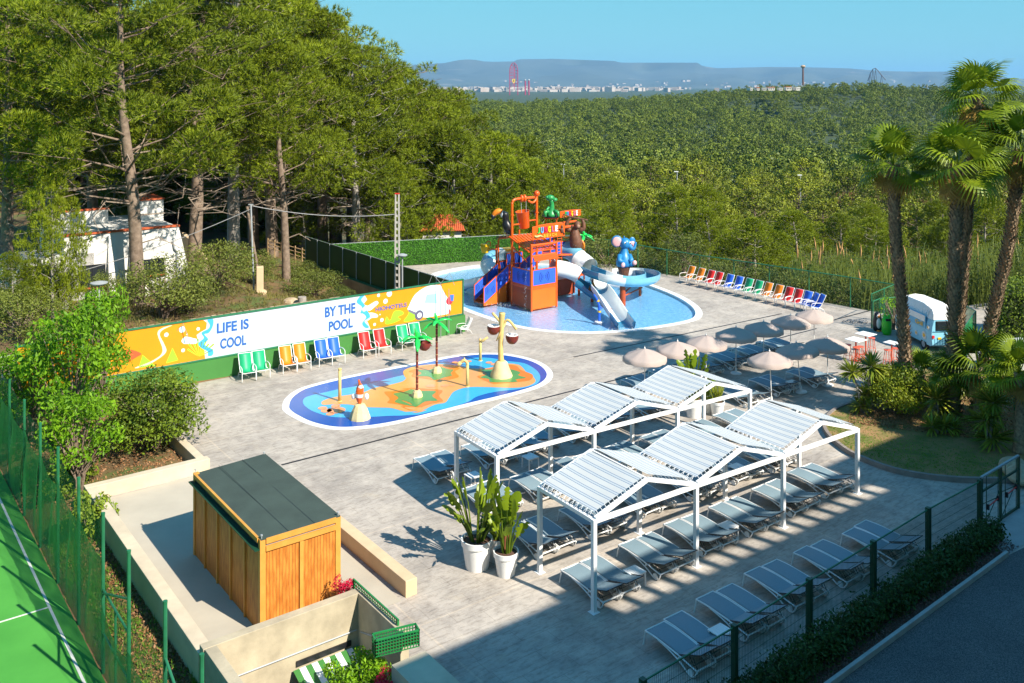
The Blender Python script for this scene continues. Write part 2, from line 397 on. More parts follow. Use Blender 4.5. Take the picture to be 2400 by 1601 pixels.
# ---- stamped concrete deck
def deckmat():
    m = bpy.data.materials.new('stamped_concrete'); m.use_nodes = True; n = m.node_tree; b = n.nodes['Principled BSDF']; L = n.links.new
    tc = n.nodes.new('ShaderNodeTexCoord'); mp = n.nodes.new('ShaderNodeMapping'); mp.vector_type = 'POINT'; mp.inputs['Rotation'].default_value = (0, 0, -ANG)
    L(tc.outputs['Object'], mp.inputs['Vector'])
    br = n.nodes.new('ShaderNodeTexBrick'); br.inputs['Scale'].default_value = 1; br.inputs['Brick Width'].default_value = 1.35; br.inputs['Row Height'].default_value = .55
    br.inputs['Mortar Size'].default_value = .008; br.inputs['Mortar Smooth'].default_value = .4; br.offset = .37; br.offset_frequency = 2
    br.squash = 1.6; br.squash_frequency = 3
    br.inputs['Color1'].default_value = (.975,.975,.975,1); br.inputs['Color2'].default_value = (1.02,1.02,1.01,1); br.inputs['Mortar'].default_value = (.70,.69,.67,1); br.inputs['Bias'].default_value = 0
    L(mp.outputs[0], br.inputs['Vector'])
    br2 = n.nodes.new('ShaderNodeTexBrick'); br2.inputs['Scale'].default_value = 1; br2.inputs['Brick Width'].default_value = 6.3; br2.inputs['Row Height'].default_value = 5.2; br2.offset = 0
    br2.inputs['Mortar Size'].default_value = .035; br2.inputs['Mortar Smooth'].default_value = .3
    br2.inputs['Color1'].default_value = (1,1,1,1); br2.inputs['Color2'].default_value = (1,1,1,1); br2.inputs['Mortar'].default_value = (1.18,1.14,1.08,1)
    L(mp.outputs[0], br2.inputs['Vector'])
    def noise(s, d, r, stretch=None):
        z = n.nodes.new('ShaderNodeTexNoise'); z.inputs['Scale'].default_value = s; z.inputs['Detail'].default_value = d; z.inputs['Roughness'].default_value = r
        if stretch:
            m2 = n.nodes.new('ShaderNodeMapping'); m2.inputs['Scale'].default_value = stretch; L(mp.outputs[0], m2.inputs['Vector']); L(m2.outputs[0], z.inputs['Vector'])
        else: L(mp.outputs[0], z.inputs['Vector'])
        return z
    n1 = noise(.28, 6, .65); n2 = noise(5, 7, .78, (.55, 1.6, 1)); n3 = noise(1.3, 6, .7)
    r1 = n.nodes.new('ShaderNodeValToRGB'); r1.color_ramp.elements[0].position = .38; r1.color_ramp.elements[1].position = .62
    r1.color_ramp.elements[0].color = (.29,.26,.23,1); r1.color_ramp.elements[1].color = (.50,.45,.39,1)
    a = n.nodes.new('ShaderNodeMath'); a.operation = 'MULTIPLY_ADD'; a.inputs[1].default_value = .5; L(n1.outputs[0], a.inputs[0])
    a2 = n.nodes.new('ShaderNodeMath'); a2.operation = 'MULTIPLY'; a2.inputs[1].default_value = .5; L(n3.outputs[0], a2.inputs[0]); L(a2.outputs[0], a.inputs[2])
    L(a.outputs[0], r1.inputs[0])
    r2 = n.nodes.new('ShaderNodeValToRGB'); r2.color_ramp.elements[0].position = .34; r2.color_ramp.elements[1].position = .52
    r2.color_ramp.elements[0].color = (.66,.64,.62,1); r2.color_ramp.elements[1].color = (1.04,1.03,1.02,1); L(n2.outputs[0], r2.inputs[0])
    def mul(x, y):
        q = n.nodes.new('ShaderNodeMix'); q.data_type = 'RGBA'; q.blend_type = 'MULTIPLY'; q.inputs[0].default_value = 1; q.clamp_result = False
        L(x, q.inputs[6]); L(y, q.inputs[7]); return q.outputs[2]
    c = mul(mul(mul(r1.outputs[0], r2.outputs[0]), br.outputs[0]), br2.outputs[0])
    # yellowish traces of dried water
    n4 = noise(.9, 9, .75); rr = n.nodes.new('ShaderNodeMapRange'); rr.inputs[1].default_value = .56; rr.inputs[2].default_value = .70; rr.inputs[4].default_value = .45; L(n4.outputs[0], rr.inputs[0])
    q = n.nodes.new('ShaderNodeMix'); q.data_type = 'RGBA'; q.inputs[7].default_value = (.46,.38,.27,1); L(rr.outputs[0], q.inputs[0]); L(c, q.inputs[6])
    L(q.outputs[2], b.inputs['Base Color']); b.inputs['Roughness'].default_value = .72; b.inputs['Specular IOR Level'].default_value = .3
    bp = n.nodes.new('ShaderNodeBump'); bp.inputs['Strength'].default_value = .35; bp.inputs['Distance'].default_value = .02; L(r2.outputs[0], bp.inputs['Height']); L(bp.outputs[0], b.inputs['Normal'])
    return m
W['deck'] = deckmat()
UVP = lambda L: [uv(*p) for p in L]
deck_out = UVP([(11.45,5),(11.45,21.9),(7.6,21.9),(7.6,33.7),(11.5,33.7),(11.5,43.95),(29.3,43.95),(29.3,47.4),(31.3,47.5),(31.3,64.3),(46.1,59.2),(49.6,53.6),(52.1,34.1),(52.4,31.2),(90,24),(90,-35),(11.45,-35)])
struct(sheet('pool_deck', deck_out, 0, W['deck'], [POOL]))

# ---- hut yard: smooth beige screed
struct(sheet('concrete_yard', UVP([(7.85,22.1),(12.85,22.1),(12.85,33.5),(7.85,33.5)]), .004, mat('screed', (.40,.355,.28), .85, .12, .7, .1, col2=(.47,.42,.33))))

# ---- asphalt road, kerb, mulch bed, concrete apron (lower right)
K0 = at(1900,1643); K1 = at(2357,1305.5); kd = (K1-K0).normalized(); kn = Vector((kd.y, -kd.x, 0))
road = [K0 - kd*14, K1, K1 + kd*2.2 + kn*.25, K1 + kd*40 + kn*.25, K1 + kd*40 + kn*30, K0 - kd*14 + kn*30]
am = mat('asphalt', (.075,.078,.08), .9, .1, .5, .5, col2=(.105,.105,.105), bscale=60)
nn = am.node_tree; vv = nn.nodes.new('ShaderNodeTexNoise'); vv.inputs['Scale'].default_value = 45; vv.inputs['Detail'].default_value = 2
bb = nn.nodes['Principled BSDF']; s0 = bb.inputs['Base Color'].links[0].from_socket; t0 = nn.nodes.new('ShaderNodeTexCoord'); nn.links.new(t0.outputs['Object'], vv.inputs['Vector'])
r0 = nn.nodes.new('ShaderNodeValToRGB'); r0.color_ramp.elements[0].position = .4; r0.color_ramp.elements[0].color = (.6,.6,.6,1); r0.color_ramp.elements[1].position = .62; r0.color_ramp.elements[1].color = (1.8,1.75,1.65,1)
nn.links.new(vv.outputs[0], r0.inputs[0]); q0 = nn.nodes.new('ShaderNodeMix'); q0.data_type = 'RGBA'; q0.blend_type = 'MULTIPLY'; q0.inputs[0].default_value = 1; q0.clamp_result = False
nn.links.new(s0, q0.inputs[6]); nn.links.new(r0.outputs[0], q0.inputs[7]); nn.links.new(q0.outputs[2], bb.inputs['Base Color'])
struct(sheet('road', road, .008, am))
mb = MB(); mb.bar(K0 - kd*14 + Vector((0,0,.07)), K1 + kd*.1 + Vector((0,0,.07)), .10, .16)
struct(mb.build('kerb', W['concrete_grey'], bevel=.01))
FP = [at(1508,1790), at(1722,1446), at(1898,1324), at(2046,1221), at(2175.6,1139), at(2296.5,1060)]   # guessed feet, replaced below
FEET = [Vector((2.70,19.35,0)), Vector((5.05,21.3,0)), Vector((7.38,23.3,0)), Vector((9.72,25.25,0)), Vector((12.06,27.2,0)), Vector((14.5,29.1,0))]
fd = (FEET[-1]-FEET[0]).normalized(); fn = Vector((fd.y, -fd.x, 0))
bed = [FEET[0]-fd*6, FEET[-1]+fd*.1, K1 + kd*.05, K0 - kd*14]
struct(sheet('mulch_bed', bed, .03, W['mulch'], thick=.06))
ap = [FEET[-1]+fd*.1, FEET[-1]+fd*9, K1+kd*9+kn*.2, K1+kd*.1]
struct(sheet('path', ap, .012, mat('apron_concrete', (.34,.35,.34), .9, .10, 2, .3)))

# ---- lawn with kerb (right)
lawn_px = [(2014,946),(1968,962),(1943,979),(1931,1000),(1940,1024),(1963,1046),(2002,1072),(2075,1101.5),(2143,1118),(2222,1128),(2294,1131.5),(2400,1132)]
LC = catmull([at(*p) for p in lawn_px], 5, closed=False)
lawn_poly = LC + [at(2520,1130), at(2560,900), at(2330,872), at(2180,868), at(2090,890)]
lm = mat('lawn', (.085,.13,.018), .95, .2, 1.1, .9, col2=(.34,.19,.08), bscale=40)
struct(sheet('lawn', lawn_poly, .14, lm))
mb = MB()
for i in range(len(LC)-1):
    a, c = LC[i], LC[i+1]; mb.bar(a + Vector((0,0,.09)), c + (c-a).normalized()*.02 + Vector((0,0,.09)), .13, .20)
kb = mb.build('kerb', mat('kerb_stone', (.26,.22,.19), .9, .2, 3, .3)); struct(kb)

# ---- line drains in the deck
dm = mat('drain_steel', (.035,.035,.04), .5, .3, 30, metal=.6)
def drain(a, b, label):
    mb = MB(); mb.bar(a + Vector((0,0,.004)), b + Vector((0,0,.004)), .10, .012); o = mb.build('line_drain', dm)
    tag(o, label, 'drain', 'slotted line drains in the deck')
d0 = at(1345,837); d1 = at(1832,735.5); drain(d0, d1, 'long dark slotted drain line running between the large pool and the parasols')
d2 = at(660,1090); drain(d2, uv(46, touv(d2.x, d2.y)[1]-.2), 'long dark slotted drain line running past the splash pad and behind the striped pergola')
d4 = at(1955,750); d5 = at(2040,728); drain(d4, d5, 'short dark slotted drain at the far right corner of the deck')

# ---- tennis court (lower left)
cz = -.98
cm = mat('court_green', (.045,.25,.028), .85, .10, .4, .1, col2=(.075,.34,.045))
struct(sheet('tennis_court', UVP([(-40,0),(5.95,0),(5.95,62),(-40,62)]), cz, cm))
lw = mat('line_paint', (.62,.62,.56), .8, .12, 6)
mb = MB(); a, c = uv(5.52,2,cz+.006), uv(5.52,58,cz+.006); mb.bar(a, c, .07, .008)
a = uv(5.48, 29.4, cz+.006); mb.bar(a, uv(-10, 29.4, cz+.006), .06, .008)
struct(mb.build('court_lines', lw))

# ---- main pool
tm = mat('pool_tiles', (.13,.40,.72), .35, .1, 5, col2=(.34,.66,.93))
mb = MB(); inner = offset(POOL, .42)
floor = sheet('pool_floor', inner, -.16, tm); struct(floor)
mb = MB(); nP = len(POOL)
for ringA, ringB, z0, z1 in ((POOL, inner, .012, .012), (inner, inner, .012, -.16), (POOL, POOL, -.2, .012)):
    o0 = mb.n; mb.add([Vector((p.x, p.y, z0)) for p in ringA] + [Vector((p.x, p.y, z1)) for p in ringB], [(o0-mb.n+i, 0, 0) for i in []])
    for i in range(nP): mb.f.append((o0+i, o0+(i+1)%nP, o0+nP+(i+1)%nP, o0+nP+i))
cop = mb.build('pool_coping', mat('coping', (.72,.72,.70), .6, .08, 2)); struct(cop)
wm = bpy.data.materials.new('water'); wm.use_nodes = True; n = wm.node_tree; n.nodes.remove(n.nodes['Principled BSDF']); out = n.nodes['Material Output']
tr = n.nodes.new('ShaderNodeBsdfTransparent'); tr.inputs[0].default_value = (.93,.98,1,1); gl = n.nodes.new('ShaderNodeBsdfGlossy'); gl.inputs['Roughness'].default_value = .06
fr = n.nodes.new('ShaderNodeLayerWeight'); fr.inputs[0].default_value = .5; pw = n.nodes.new('ShaderNodeMath'); pw.operation = 'POWER'; pw.inputs[1].default_value = 4.5; n.links.new(fr.outputs['Facing'], pw.inputs[0]); pa = n.nodes.new('ShaderNodeMath'); pa.operation = 'MULTIPLY_ADD'; pa.inputs[1].default_value = .9; pa.inputs[2].default_value = .03; n.links.new(pw.outputs[0], pa.inputs[0]); mxs = n.nodes.new('ShaderNodeMixShader')
tc = n.nodes.new('ShaderNodeTexCoord'); nz = n.nodes.new('ShaderNodeTexNoise'); nz.inputs['Scale'].default_value = 4.5; nz.inputs['Detail'].default_value = 6; nz.inputs['Roughness'].default_value = .65
bp = n.nodes.new('ShaderNodeBump'); bp.inputs['Strength'].default_value = .6; bp.inputs['Distance'].default_value = .06
n.links.new(tc.outputs['Object'], nz.inputs['Vector']); n.links.new(nz.outputs[0], bp.inputs['Height'])
n.links.new(bp.outputs[0], gl.inputs['Normal']); n.links.new(bp.outputs[0], fr.inputs['Normal'])
n.links.new(pa.outputs[0], mxs.inputs[0]); n.links.new(tr.outputs[0], mxs.inputs[1]); n.links.new(gl.outputs[0], mxs.inputs[2]); n.links.new(mxs.outputs[0], out.inputs[0])
struct(sheet('pool_water', offset(POOL, .425), -.03, wm))

# ---- painted splash pad
def poly(pts, k=4): return catmull([at(*p) for p in pts], k)
def Z5(L): return [(940+x/5.058, 700+y/5.058) for x, y in L]
def Z6(L): return [(640+x/6.531, 820+y/6.531) for x, y in L]
pm = lambda nm, c: mat(nm, c, .22, .06, 1.5)
struct(sheet('splash_pad_rim', PAD, .010, W['white_plastic'], thick=.02))
struct(sheet('splash_pad', offset(PAD, .30), .014, pm('pad_deep_blue', (.006,.075,.36))))
lb = Z6([(462,830),(480,745),(600,700),(800,655),(1040,600),(1300,560),(1500,520),(1750,450),(2000,390),(2200,345),(2351,315)])
lb += Z5([(300,790),(460,772),(600,762),(740,748),(860,706),(1060,708),(1250,742),(1450,768),(1560,820),(1630,880),(1650,950),(1600,1020),(1400,1075),(1100,1112),(900,1165),(800,1225),(600,1292),(400,1335),(200,1380),(0,1388)])
lb += Z6([(2200,1000),(2000,1012),(1800,1016),(1500,1032),(1200,1042),(900,1032),(700,980),(560,920)])
struct(sheet('pad_light_blue', poly(lb), .018, pm('pad_light_blue', (.04,.37,.66))))
tan = Z6([(738,820),(770,850),(900,843),(1150,842),(1350,880),(1600,890),(1800,897),(1950,935),(2100,972),(2250,962),(2351,925)])
tan += Z5([(120,1358),(250,1332),(400,1262),(520,1240),(570,1180),(620,1112),(720,1070),(850,1052),(1100,1056),(1350,1062),(1500,1042),(1592,990),(1565,930),(1500,895),(1440,822),(1380,785),(1250,775),(1150,800),(1000,832),(850,832),(720,812),(600,792),(450,780),(200,800),(60,840),(25,880),(50,940)])
tan += Z6([(2040,430),(1980,490),(1750,550),(1550,590),(1400,650),(1250,682),(1000,720),(850,752),(760,790)])
struct(sheet('pad_tan', poly(tan), .022, pm('pad_tan', (.68,.31,.08))))
def star(L5, L6, z, nm, mt):
    struct(sheet(nm, poly(Z5(L5) + Z6(L6), 4), z, mt))
om = pm('pad_orange', (.66,.18,.006)); grm = pm('pad_green', (.075,.26,.06))
star([(0,1078),(150,1062),(230,1068),(400,1080),(482,1092),(488,1115),(452,1160),(500,1222),(420,1240),(270,1282),(180,1332),(100,1332),(0,1282)], [(2200,930),(2050,910),(1950,850),(1750,820),(1785,760),(1700,655),(1850,642),(2050,612)], .026, 'pad_orange', om)
star([(130,1082),(230,1100),(412,1105),(368,1160),(432,1216),(290,1226),(172,1292),(100,1240),(0,1212)], [(2150,872),(1870,812),(1920,742),(1840,682),(2000,652),(2110,612)], .030, 'pad_green', grm)
star([(90,870),(160,840),(300,800),(430,785),(560,810),(695,830),(640,870),(685,930),(600,960),(450,980),(330,962),(130,932),(142,890)], [], .026, 'pad_orange', om)
star([(180,850),(330,852),(440,812),(560,842),(622,850),(590,890),(602,920),(520,940),(400,972),(330,932),(200,926),(242,890)], [], .030, 'pad_green', grm)
star([(900,860),(1050,830),(1200,790),(1360,800),(1420,850),(1552,902),(1555,950),(1500,980),(1300,1002),(1100,1015),(1000,980),(900,930),(992,900)], [], .026, 'pad_orange', om)
star([(945,850),(1080,846),(1280,842),(1412,880),(1390,915),(1482,945),(1360,965),(1380,990),(1250,1000),(1060,996),(1040,960),(938,940),(1022,900)], [], .030, 'pad_green', grm)
mb = MB()
for px, py, r in ((1066,851,.17),(1081,850,.15),(1098,848,.17),(1146,851,.17),(1159,855,.2),(1010,906,.24),(1043,905,.2),(1060,904,.15),(756,958,.2),(765,964,.24),(774,972,.18),(787,953,.2),(788,963,.4)):
    c = at(px, py); mb.lathe((c.x, c.y, .0285), [(r*.98, 0), (r, .002)], 14)
struct(mb.build('pad_dots', pm('pad_salmon', (.80,.30,.12))))

# ---- mountains and the far town
prof = [(-1200,170),(300,160),(700,157),(830,152),(870,150),(930,154),(1000,150),(1060,147),(1120,143),(1150,145),(1205,144),(1215,139),(1300,138),(1380,141),(1440,143),(1455,147),(1550,147),(1637,147),(1646,155),(1680,160),(1800,157),(1900,158),(1980,160),(2060,166),(2130,168),(2240,168),(2350,183),(2480,187),(3400,190)]
px = np.linspace(-900, 3200, 420); ry = np.interp(px, *zip(*prof))
px0 = (px-CX)/F
rows = [(9500, 0.0), (10500, .10), (11500, .22), (12500, .42), (13300, .62), (13900, .86), (14200, .985), (14400, 1.0), (15500, .7), (17000, .2)]
V = []
rr = np.random.default_rng(3)
wob = np.convolve(rr.normal(size=len(px)+40), np.hanning(14), 'same')[20:-20]
for k, (dY, f) in enumerate(rows):
    top = H + (HY - ry)/F*14400; base = -42
    wob2 = np.convolve(rr.normal(size=len(px)+40), np.hanning(9+2*k), 'same')[20:-20]
    z = base + (top-base)*f + wob2*14*np.sin(np.pi*min(1, f))**.5 * (1 if f < .98 else 0)
    yy = dY + wob*90*(1 if 0 < f < .98 else 0)
    V.append(np.stack([px0*yy, yy*np.ones_like(px), z], -1))
V = np.array(V); nr, nc = V.shape[:2]; idx = np.arange(nr*nc).reshape(nr, nc)
Q = np.stack([idx[:-1,:-1], idx[:-1,1:], idx[1:,1:], idx[1:,:-1]], -1).reshape(-1, 4)
mm = mat('mountain_scrub', (.035,.055,.05), 1, .2, .0009, 0, col2=(.09,.11,.09))
n = mm.node_tree; b = n.nodes['Principled BSDF']; s0 = b.inputs['Base Color'].links[0].from_socket
ge = n.nodes.new('ShaderNodeNewGeometry'); mp = n.nodes.new('ShaderNodeMapping'); mp.inputs['Scale'].default_value = (.0009, .0009, .012)
nz = n.nodes.new('ShaderNodeTexNoise'); nz.inputs['Detail'].default_value = 8; nz.inputs['Scale'].default_value = 1; nz.inputs['Roughness'].default_value = .7
n.links.new(ge.outputs['Position'], mp.inputs['Vector']); n.links.new(mp.outputs[0], nz.inputs['Vector'])
rp = n.nodes.new('ShaderNodeMapRange'); rp.inputs[1].default_value = .60; rp.inputs[2].default_value = .68; rp.inputs[4].default_value = .7; n.links.new(nz.outputs[0], rp.inputs[0])
mx = n.nodes.new('ShaderNodeMix'); mx.data_type = 'RGBA'; mx.inputs[7].default_value = (.30,.26,.22,1); n.links.new(rp.outputs[0], mx.inputs[0]); n.links.new(s0, mx.inputs[6]); n.links.new(mx.outputs[2], b.inputs['Base Color'])
mo = npmesh('mountains', V.reshape(-1, 3), Q, mm); struct(mo); mo.data.polygons.foreach_set('use_smooth', [True]*len(mo.data.polygons))

rr = np.random.default_rng(5); mb = MB()
for k in range(440):
    if k < 360: yy = rr.uniform(5200, 8800); pxx = rr.normal(1285, 150)
    else: yy = rr.uniform(9600, 11600); pxx = rr.normal(1700, 260)
    x = (pxx-CX)/F*yy; zz = hz(x, min(yy, 9400)) + (0 if yy < 9500 else (yy-9500)*.035)
    hh = rr.uniform(8, 26); mb.box((x, yy, zz+hh/2), (rr.uniform(15, 60), rr.uniform(15, 40), hh), rr.uniform(0, 3))
o = mb.build('distant_town', mat('town_walls', (.36,.27,.22), .9, .2, .01, col2=(.50,.46,.42)))
tag(o, 'far-off pale town spread at the foot of the blue mountains', 'town', kind='stuff')
# ================================================================== VEGETATION
def unit(n_, r): 
    d = r.normal(size=(n_, 3)); return d/np.linalg.norm(d, axis=1, keepdims=True)
def tufts(C, D, blades, ln, wd, r, spread=.9):
    """needle tufts: thin triangles fanning out of each centre C around the direction D"""
    N = len(C); C = np.repeat(C, blades, 0); D = np.repeat(D, blades, 0)
    d = D + unit(N*blades, r)*spread; d /= np.linalg.norm(d, axis=1, keepdims=True)
    s = np.cross(d, unit(N*blades, r)); s /= np.linalg.norm(s, axis=1, keepdims=True)
    L = ln*r.uniform(.6, 1.25, (N*blades, 1)); w_ = wd*r.uniform(.7, 1.3, (N*blades, 1))
    V = np.stack([C - s*w_*.5, C + s*w_*.5, C + d*L], 1).reshape(-1, 3)
    return V, np.arange(len(V)).reshape(-1, 3)
def leaves(C, size, r, D=None, up=0.3, aspect=.5):
    """small rhombic leaves"""
    N = len(C); nrm = unit(N, r) + np.array([0, 0, up])
    if D is not None: nrm = nrm + D*.7
    nrm /= np.linalg.norm(nrm, axis=1, keepdims=True)
    t = np.cross(nrm, unit(N, r)); t /= np.linalg.norm(t, axis=1, keepdims=True); s = np.cross(nrm, t)
    L = size*r.uniform(.6, 1.3, (N, 1))
    V = np.stack([C - t*L*.5, C + s*L*aspect*.5, C + t*L*.5, C - s*L*aspect*.5], 1).reshape(-1, 3)
    return V, np.arange(len(V)).reshape(-1, 4)
def blob_points(cl, per, r, shell=.35, low=-.55):
    """points in the outer shell of ellipsoid clusters; returns centres and outward directions"""
    P, D = [], []
    for c, rad in cl:
        k = max(3, int(per*np.prod(rad)**(2/3))); d = unit(k, r); d = d[d[:, 2] > low]
        q = 1 - shell*r.random((len(d), 1))**1.5
        P.append(np.array(c) + d*q*np.array(rad)); D.append(d)
    return np.concatenate(P), np.concatenate(D)

def pine(name, r, Hc, crown0, Rad, ncl, per, blades, ln, wd, lean=0.0, bark='bark', leafm='pine', dead=14, flat=.62, fork=True, shell=None, cs=.25):
    """pine: tapered trunk, limbs running to every foliage pad, dead twigs below, crown of needle tufts"""
    root = thing(name, 'x', 'tree')
    ax = [Vector((0,0,-.6)), Vector((lean*.3, 0, Hc*.3)), Vector((lean*.7+r.normal()*.2, r.normal()*.2, Hc*.6)), Vector((lean, r.normal()*.3, Hc*.93))]
    def trunk_at(z):
        z = max(0, min(z, Hc*.93)); 
        for a, b_ in zip(ax[:-1], ax[1:]):
            if a.z <= z <= b_.z: return a.lerp(b_, (z-a.z)/(b_.z-a.z+1e-6))
        return ax[-1]
    r0 = .016*Hc + .05
    mb = MB(); mb.tube(catmull(ax, 4, False), list(np.linspace(r0*1.15, r0*.25, 13)), 9)
    cl = []
    for i in range(ncl):
        t = (i+.5)/ncl; z = crown0 + (Hc-crown0)*t**.9
        tt = (z-crown0)/(Hc-crown0); env = Rad*(math.sin(math.pi*min(1, .18+.80*tt))**.75)
        a = i*2.39996 + r.normal()*.4; q = env*math.sqrt(r.uniform(.03, 1)); c = trunk_at(z) + Vector((q*math.cos(a), q*math.sin(a), r.normal()*.35))
        s = Rad*cs*r.uniform(.7, 1.25)*(1.12-.35*tt); cl.append((np.array(c), (s, s, s*flat)))
        a0 = trunk_at(max(crown0*.75, c.z - q*.55)); mid = a0.lerp(c, .5) + Vector((r.normal()*.2, r.normal()*.2, -.12*q))
        if i % 2 == 0 or shell: mb.tube([a0, mid, c], [r0*.20, r0*.12, r0*.05], 5, False)
        for _ in range(2):
            e = c + Vector((r.normal()*s, r.normal()*s, r.uniform(-.3, .5)*s)); mb.tube([c.lerp(mid, .3), e], [r0*.07, r0*.03], 4, False)
    mb.build('trunk', W[bark], root, smooth='all')
    db = MB()
    for i in range(dead):
        z = r.uniform(crown0*.45, crown0*1.25); a = r.uniform(0, 6.28); L = r.uniform(1.0, Rad*.8); a0 = trunk_at(z)
        p1 = a0 + Vector((math.cos(a)*L*.55, math.sin(a)*L*.55, r.uniform(-.1, .5))); p2 = a0 + Vector((math.cos(a+.2)*L, math.sin(a+.2)*L, r.uniform(-.5, .4)))
        db.tube([a0, p1, p2], [.055, .035, .012], 4, False)
        for _ in range(5):
            q = p1.lerp(p2, r.random()); db.tube([q, q + Vector((r.normal()*.6, r.normal()*.6, r.normal()*.35))], [.02, .007], 3, False)
    if dead: db.build('dead_branch', W['dead_twig'], root)
    P, D = blob_points(cl, per, r)
    if shell: V, Fc = leaves(P, shell, r, D*2.2, .15, .8)
    else: D = D*1.0 + np.array([0, 0, .45]); V, Fc = tufts(P, D, blades, ln, wd, r)
    npmesh('crown', V, Fc, W[leafm], root)
    return root

# ---- prototypes
PNEAR = [pine('pine_tree', np.random.default_rng(10+k), 18.0, 6.8, 5.6, 92, 150, 9, .32, .045, cs=.205, flat=.55, lean=.9*(k % 3 - 1), bark=['bark','grey_bark','bark','bark'][k], dead=16) for k in range(4)]
PLOW = [pine('pine_tree', np.random.default_rng(30+k), 11.0, 1.2, 4.4, 62, 170, 8, .30, .050, lean=.5*(k-1), leafm='pine', bark='grey_bark', dead=8, flat=.8) for k in range(3)]
PFAR = [pine('pine_tree', np.random.default_rng(50+k), 7.0, .5, 3.9, 64, 260, 4, .55, .16, leafm='pine_far', dead=0, flat=.9, shell=.21, cs=.20) for k in range(4)]
PWOOD = [pine('pine_tree', np.random.default_rng(70+k), 6.8, .4, 4.2, 26, 85, 3, .95, .42, leafm='pine_wood_far', dead=0, flat=.9, shell=.42, cs=.22) for k in range(3)]
used = set()
def place_tree(protos, i, x, y, z, rz, sc, label, group=None):
    p = protos[i % len(protos)]
    o = p if p.name not in used else dup(p)
    used.add(p.name)
    o.location = (x, y, z); o.rotation_euler = (0, 0, rz); o.scale = sc if hasattr(sc, '__len__') else (sc,)*3
    o['label'] = label
    if group: o['group'] = group
    return o

# ---- the grove of tall pines on the left: (px of trunk, distance, height of the top, width factor, label)
rr = np.random.default_rng(21)
G1 = 'tall pines of the grove on the left'
grove = [
 (14,54,20.5,1.0,0,'tall pine with thick brown trunk at the far left edge of the grove'),
 (118,61,19.5,1.0,1,'tall pine second from the left edge, behind the left part of the white house'),
 (222,67,21.5,1.05,2,'tall pine rising behind the flat roof of the white house'),
 (326,54,21.5,1.0,0,'tall pine with bare leaning trunk crossing the front of the white house'),
 (452,63,22.5,1.1,3,'tall pine with slanting trunk at the right corner of the white house'),
 (548,73,23.5,1.1,1,'tall pine behind the thin metal pole, trunk bare to half height'),
 (596,80,23,1.0,2,'slender pine standing behind the metal pole and leaning wooden post'),
 (672,67,17.5,.85,0,'pine with short thick trunk and low round crown on the scrubby bank'),
 (640,79,22.5,1.1,3,'tall pine with leaning trunk behind the rustic path fence'),
 (760,84,21.0,1.05,2,'tall pine whose crown makes the high right shoulder of the grove'),
 (835,79,17.3,1.0,1,'pine with pale bare forked branches behind the dark hedge fence'),
 (905,90,16.2,1.05,0,'pine above the corner of the two hedge fences'),
 (975,88,14.6,.95,3,'pine directly behind the tall concrete utility pole'),
 (1050,95,13.9,.95,2,'pine with rounded top above the small red-roofed pump house'),
]
for i, (px, Yd, top, wf, k, lab) in enumerate(grove):
    x = (px-CX)/F*Yd; z0 = hz(x, Yd); hh = top - z0
    place_tree(PNEAR, k, x, Yd, z0, rr.uniform(0, 6.28), (wf*hh/18*1.02, wf*hh/18*1.02, hh/18), lab, G1)
# darker trees filling the wood behind
k = 0
for i in range(46):
    px = -60 + 24*i + rr.uniform(-9, 9); Yd = rr.uniform(92, 128)
    top = np.interp(px, [0, 640, 700, 780, 850, 950, 1040, 1100], [24, 25, 21, 16.5, 15, 13.6, 12, 9])*(1 if px > 600 else rr.uniform(.85, 1))
    x = (px-CX)/F*Yd; z0 = hz(x, Yd); hh = top - z0
    place_tree(PNEAR, i, x, Yd, z0, rr.uniform(0, 6.28), (hh/18*1.05, hh/18*1.05, hh/18), 'pine standing deep in the shade of the wood behind the tall front pines', 'pines in the depth of the grove')
low = [
 (940,80,7.2,1.0,'low bushy pine between the concrete pole and the red-roofed pump house'),
 (1062,86,9.8,1.0,'leafy pine just right of the red-roofed pump house'),
 (1132,91,9.2,1.1,'pine behind the tipping bucket frame, left of it'),
 (1196,97,8.3,1.1,'pine behind the tipping bucket frame, right above its top beam'),
 (1252,90,5.8,1.0,'pine behind the green lizard figure of the water play tower'),
 (1300,98,4.6,1.05,'pine at the right foot of the falling tree line, near the street lamps'),
 (1180,86,3.4,.9,'low pine right behind the water play tower'),
 (1345,88,1.2,.9,'low pine behind the orange sign of the water play tower'),
]
for i, (px, Yd, top, wf, lab) in enumerate(low):
    x = (px-CX)/F*Yd; z0 = hz(x, Yd); hh = top - z0
    place_tree(PLOW, i, x, Yd, z0, rr.uniform(0, 6.28), (wf*hh/11, wf*hh/11, hh/11), lab)
for i in range(30):
    px = -40 + 26*i + rr.uniform(-8, 8); Yd = rr.uniform(84, 106); x = (px-CX)/F*Yd; q = rr.uniform(.55, .9)
    place_tree(PLOW, i, x, Yd, hz(x, Yd)-.3, rr.uniform(0, 6.28), (q*1.1, q*1.1, q*.8), 'low dark undergrowth pine in the shade of the wood behind the house', 'undergrowth pines in the grove')
# ragged low pine in front of the white house, and two young ones
for i, (px, Yd, top, wf, lab) in enumerate([(125,50,9.4,.54,'light green ragged pine in front of the left window of the white house'),(30,48,5.2,.8,'young dark pine behind the low end of the painted wall, far left')]):
    x = (px-CX)/F*Yd; z0 = hz(x, Yd); hh = top - z0
    place_tree(PLOW, i, x, Yd, z0, 1.0+i, (wf*hh/11, wf*hh/11, hh/11), lab)

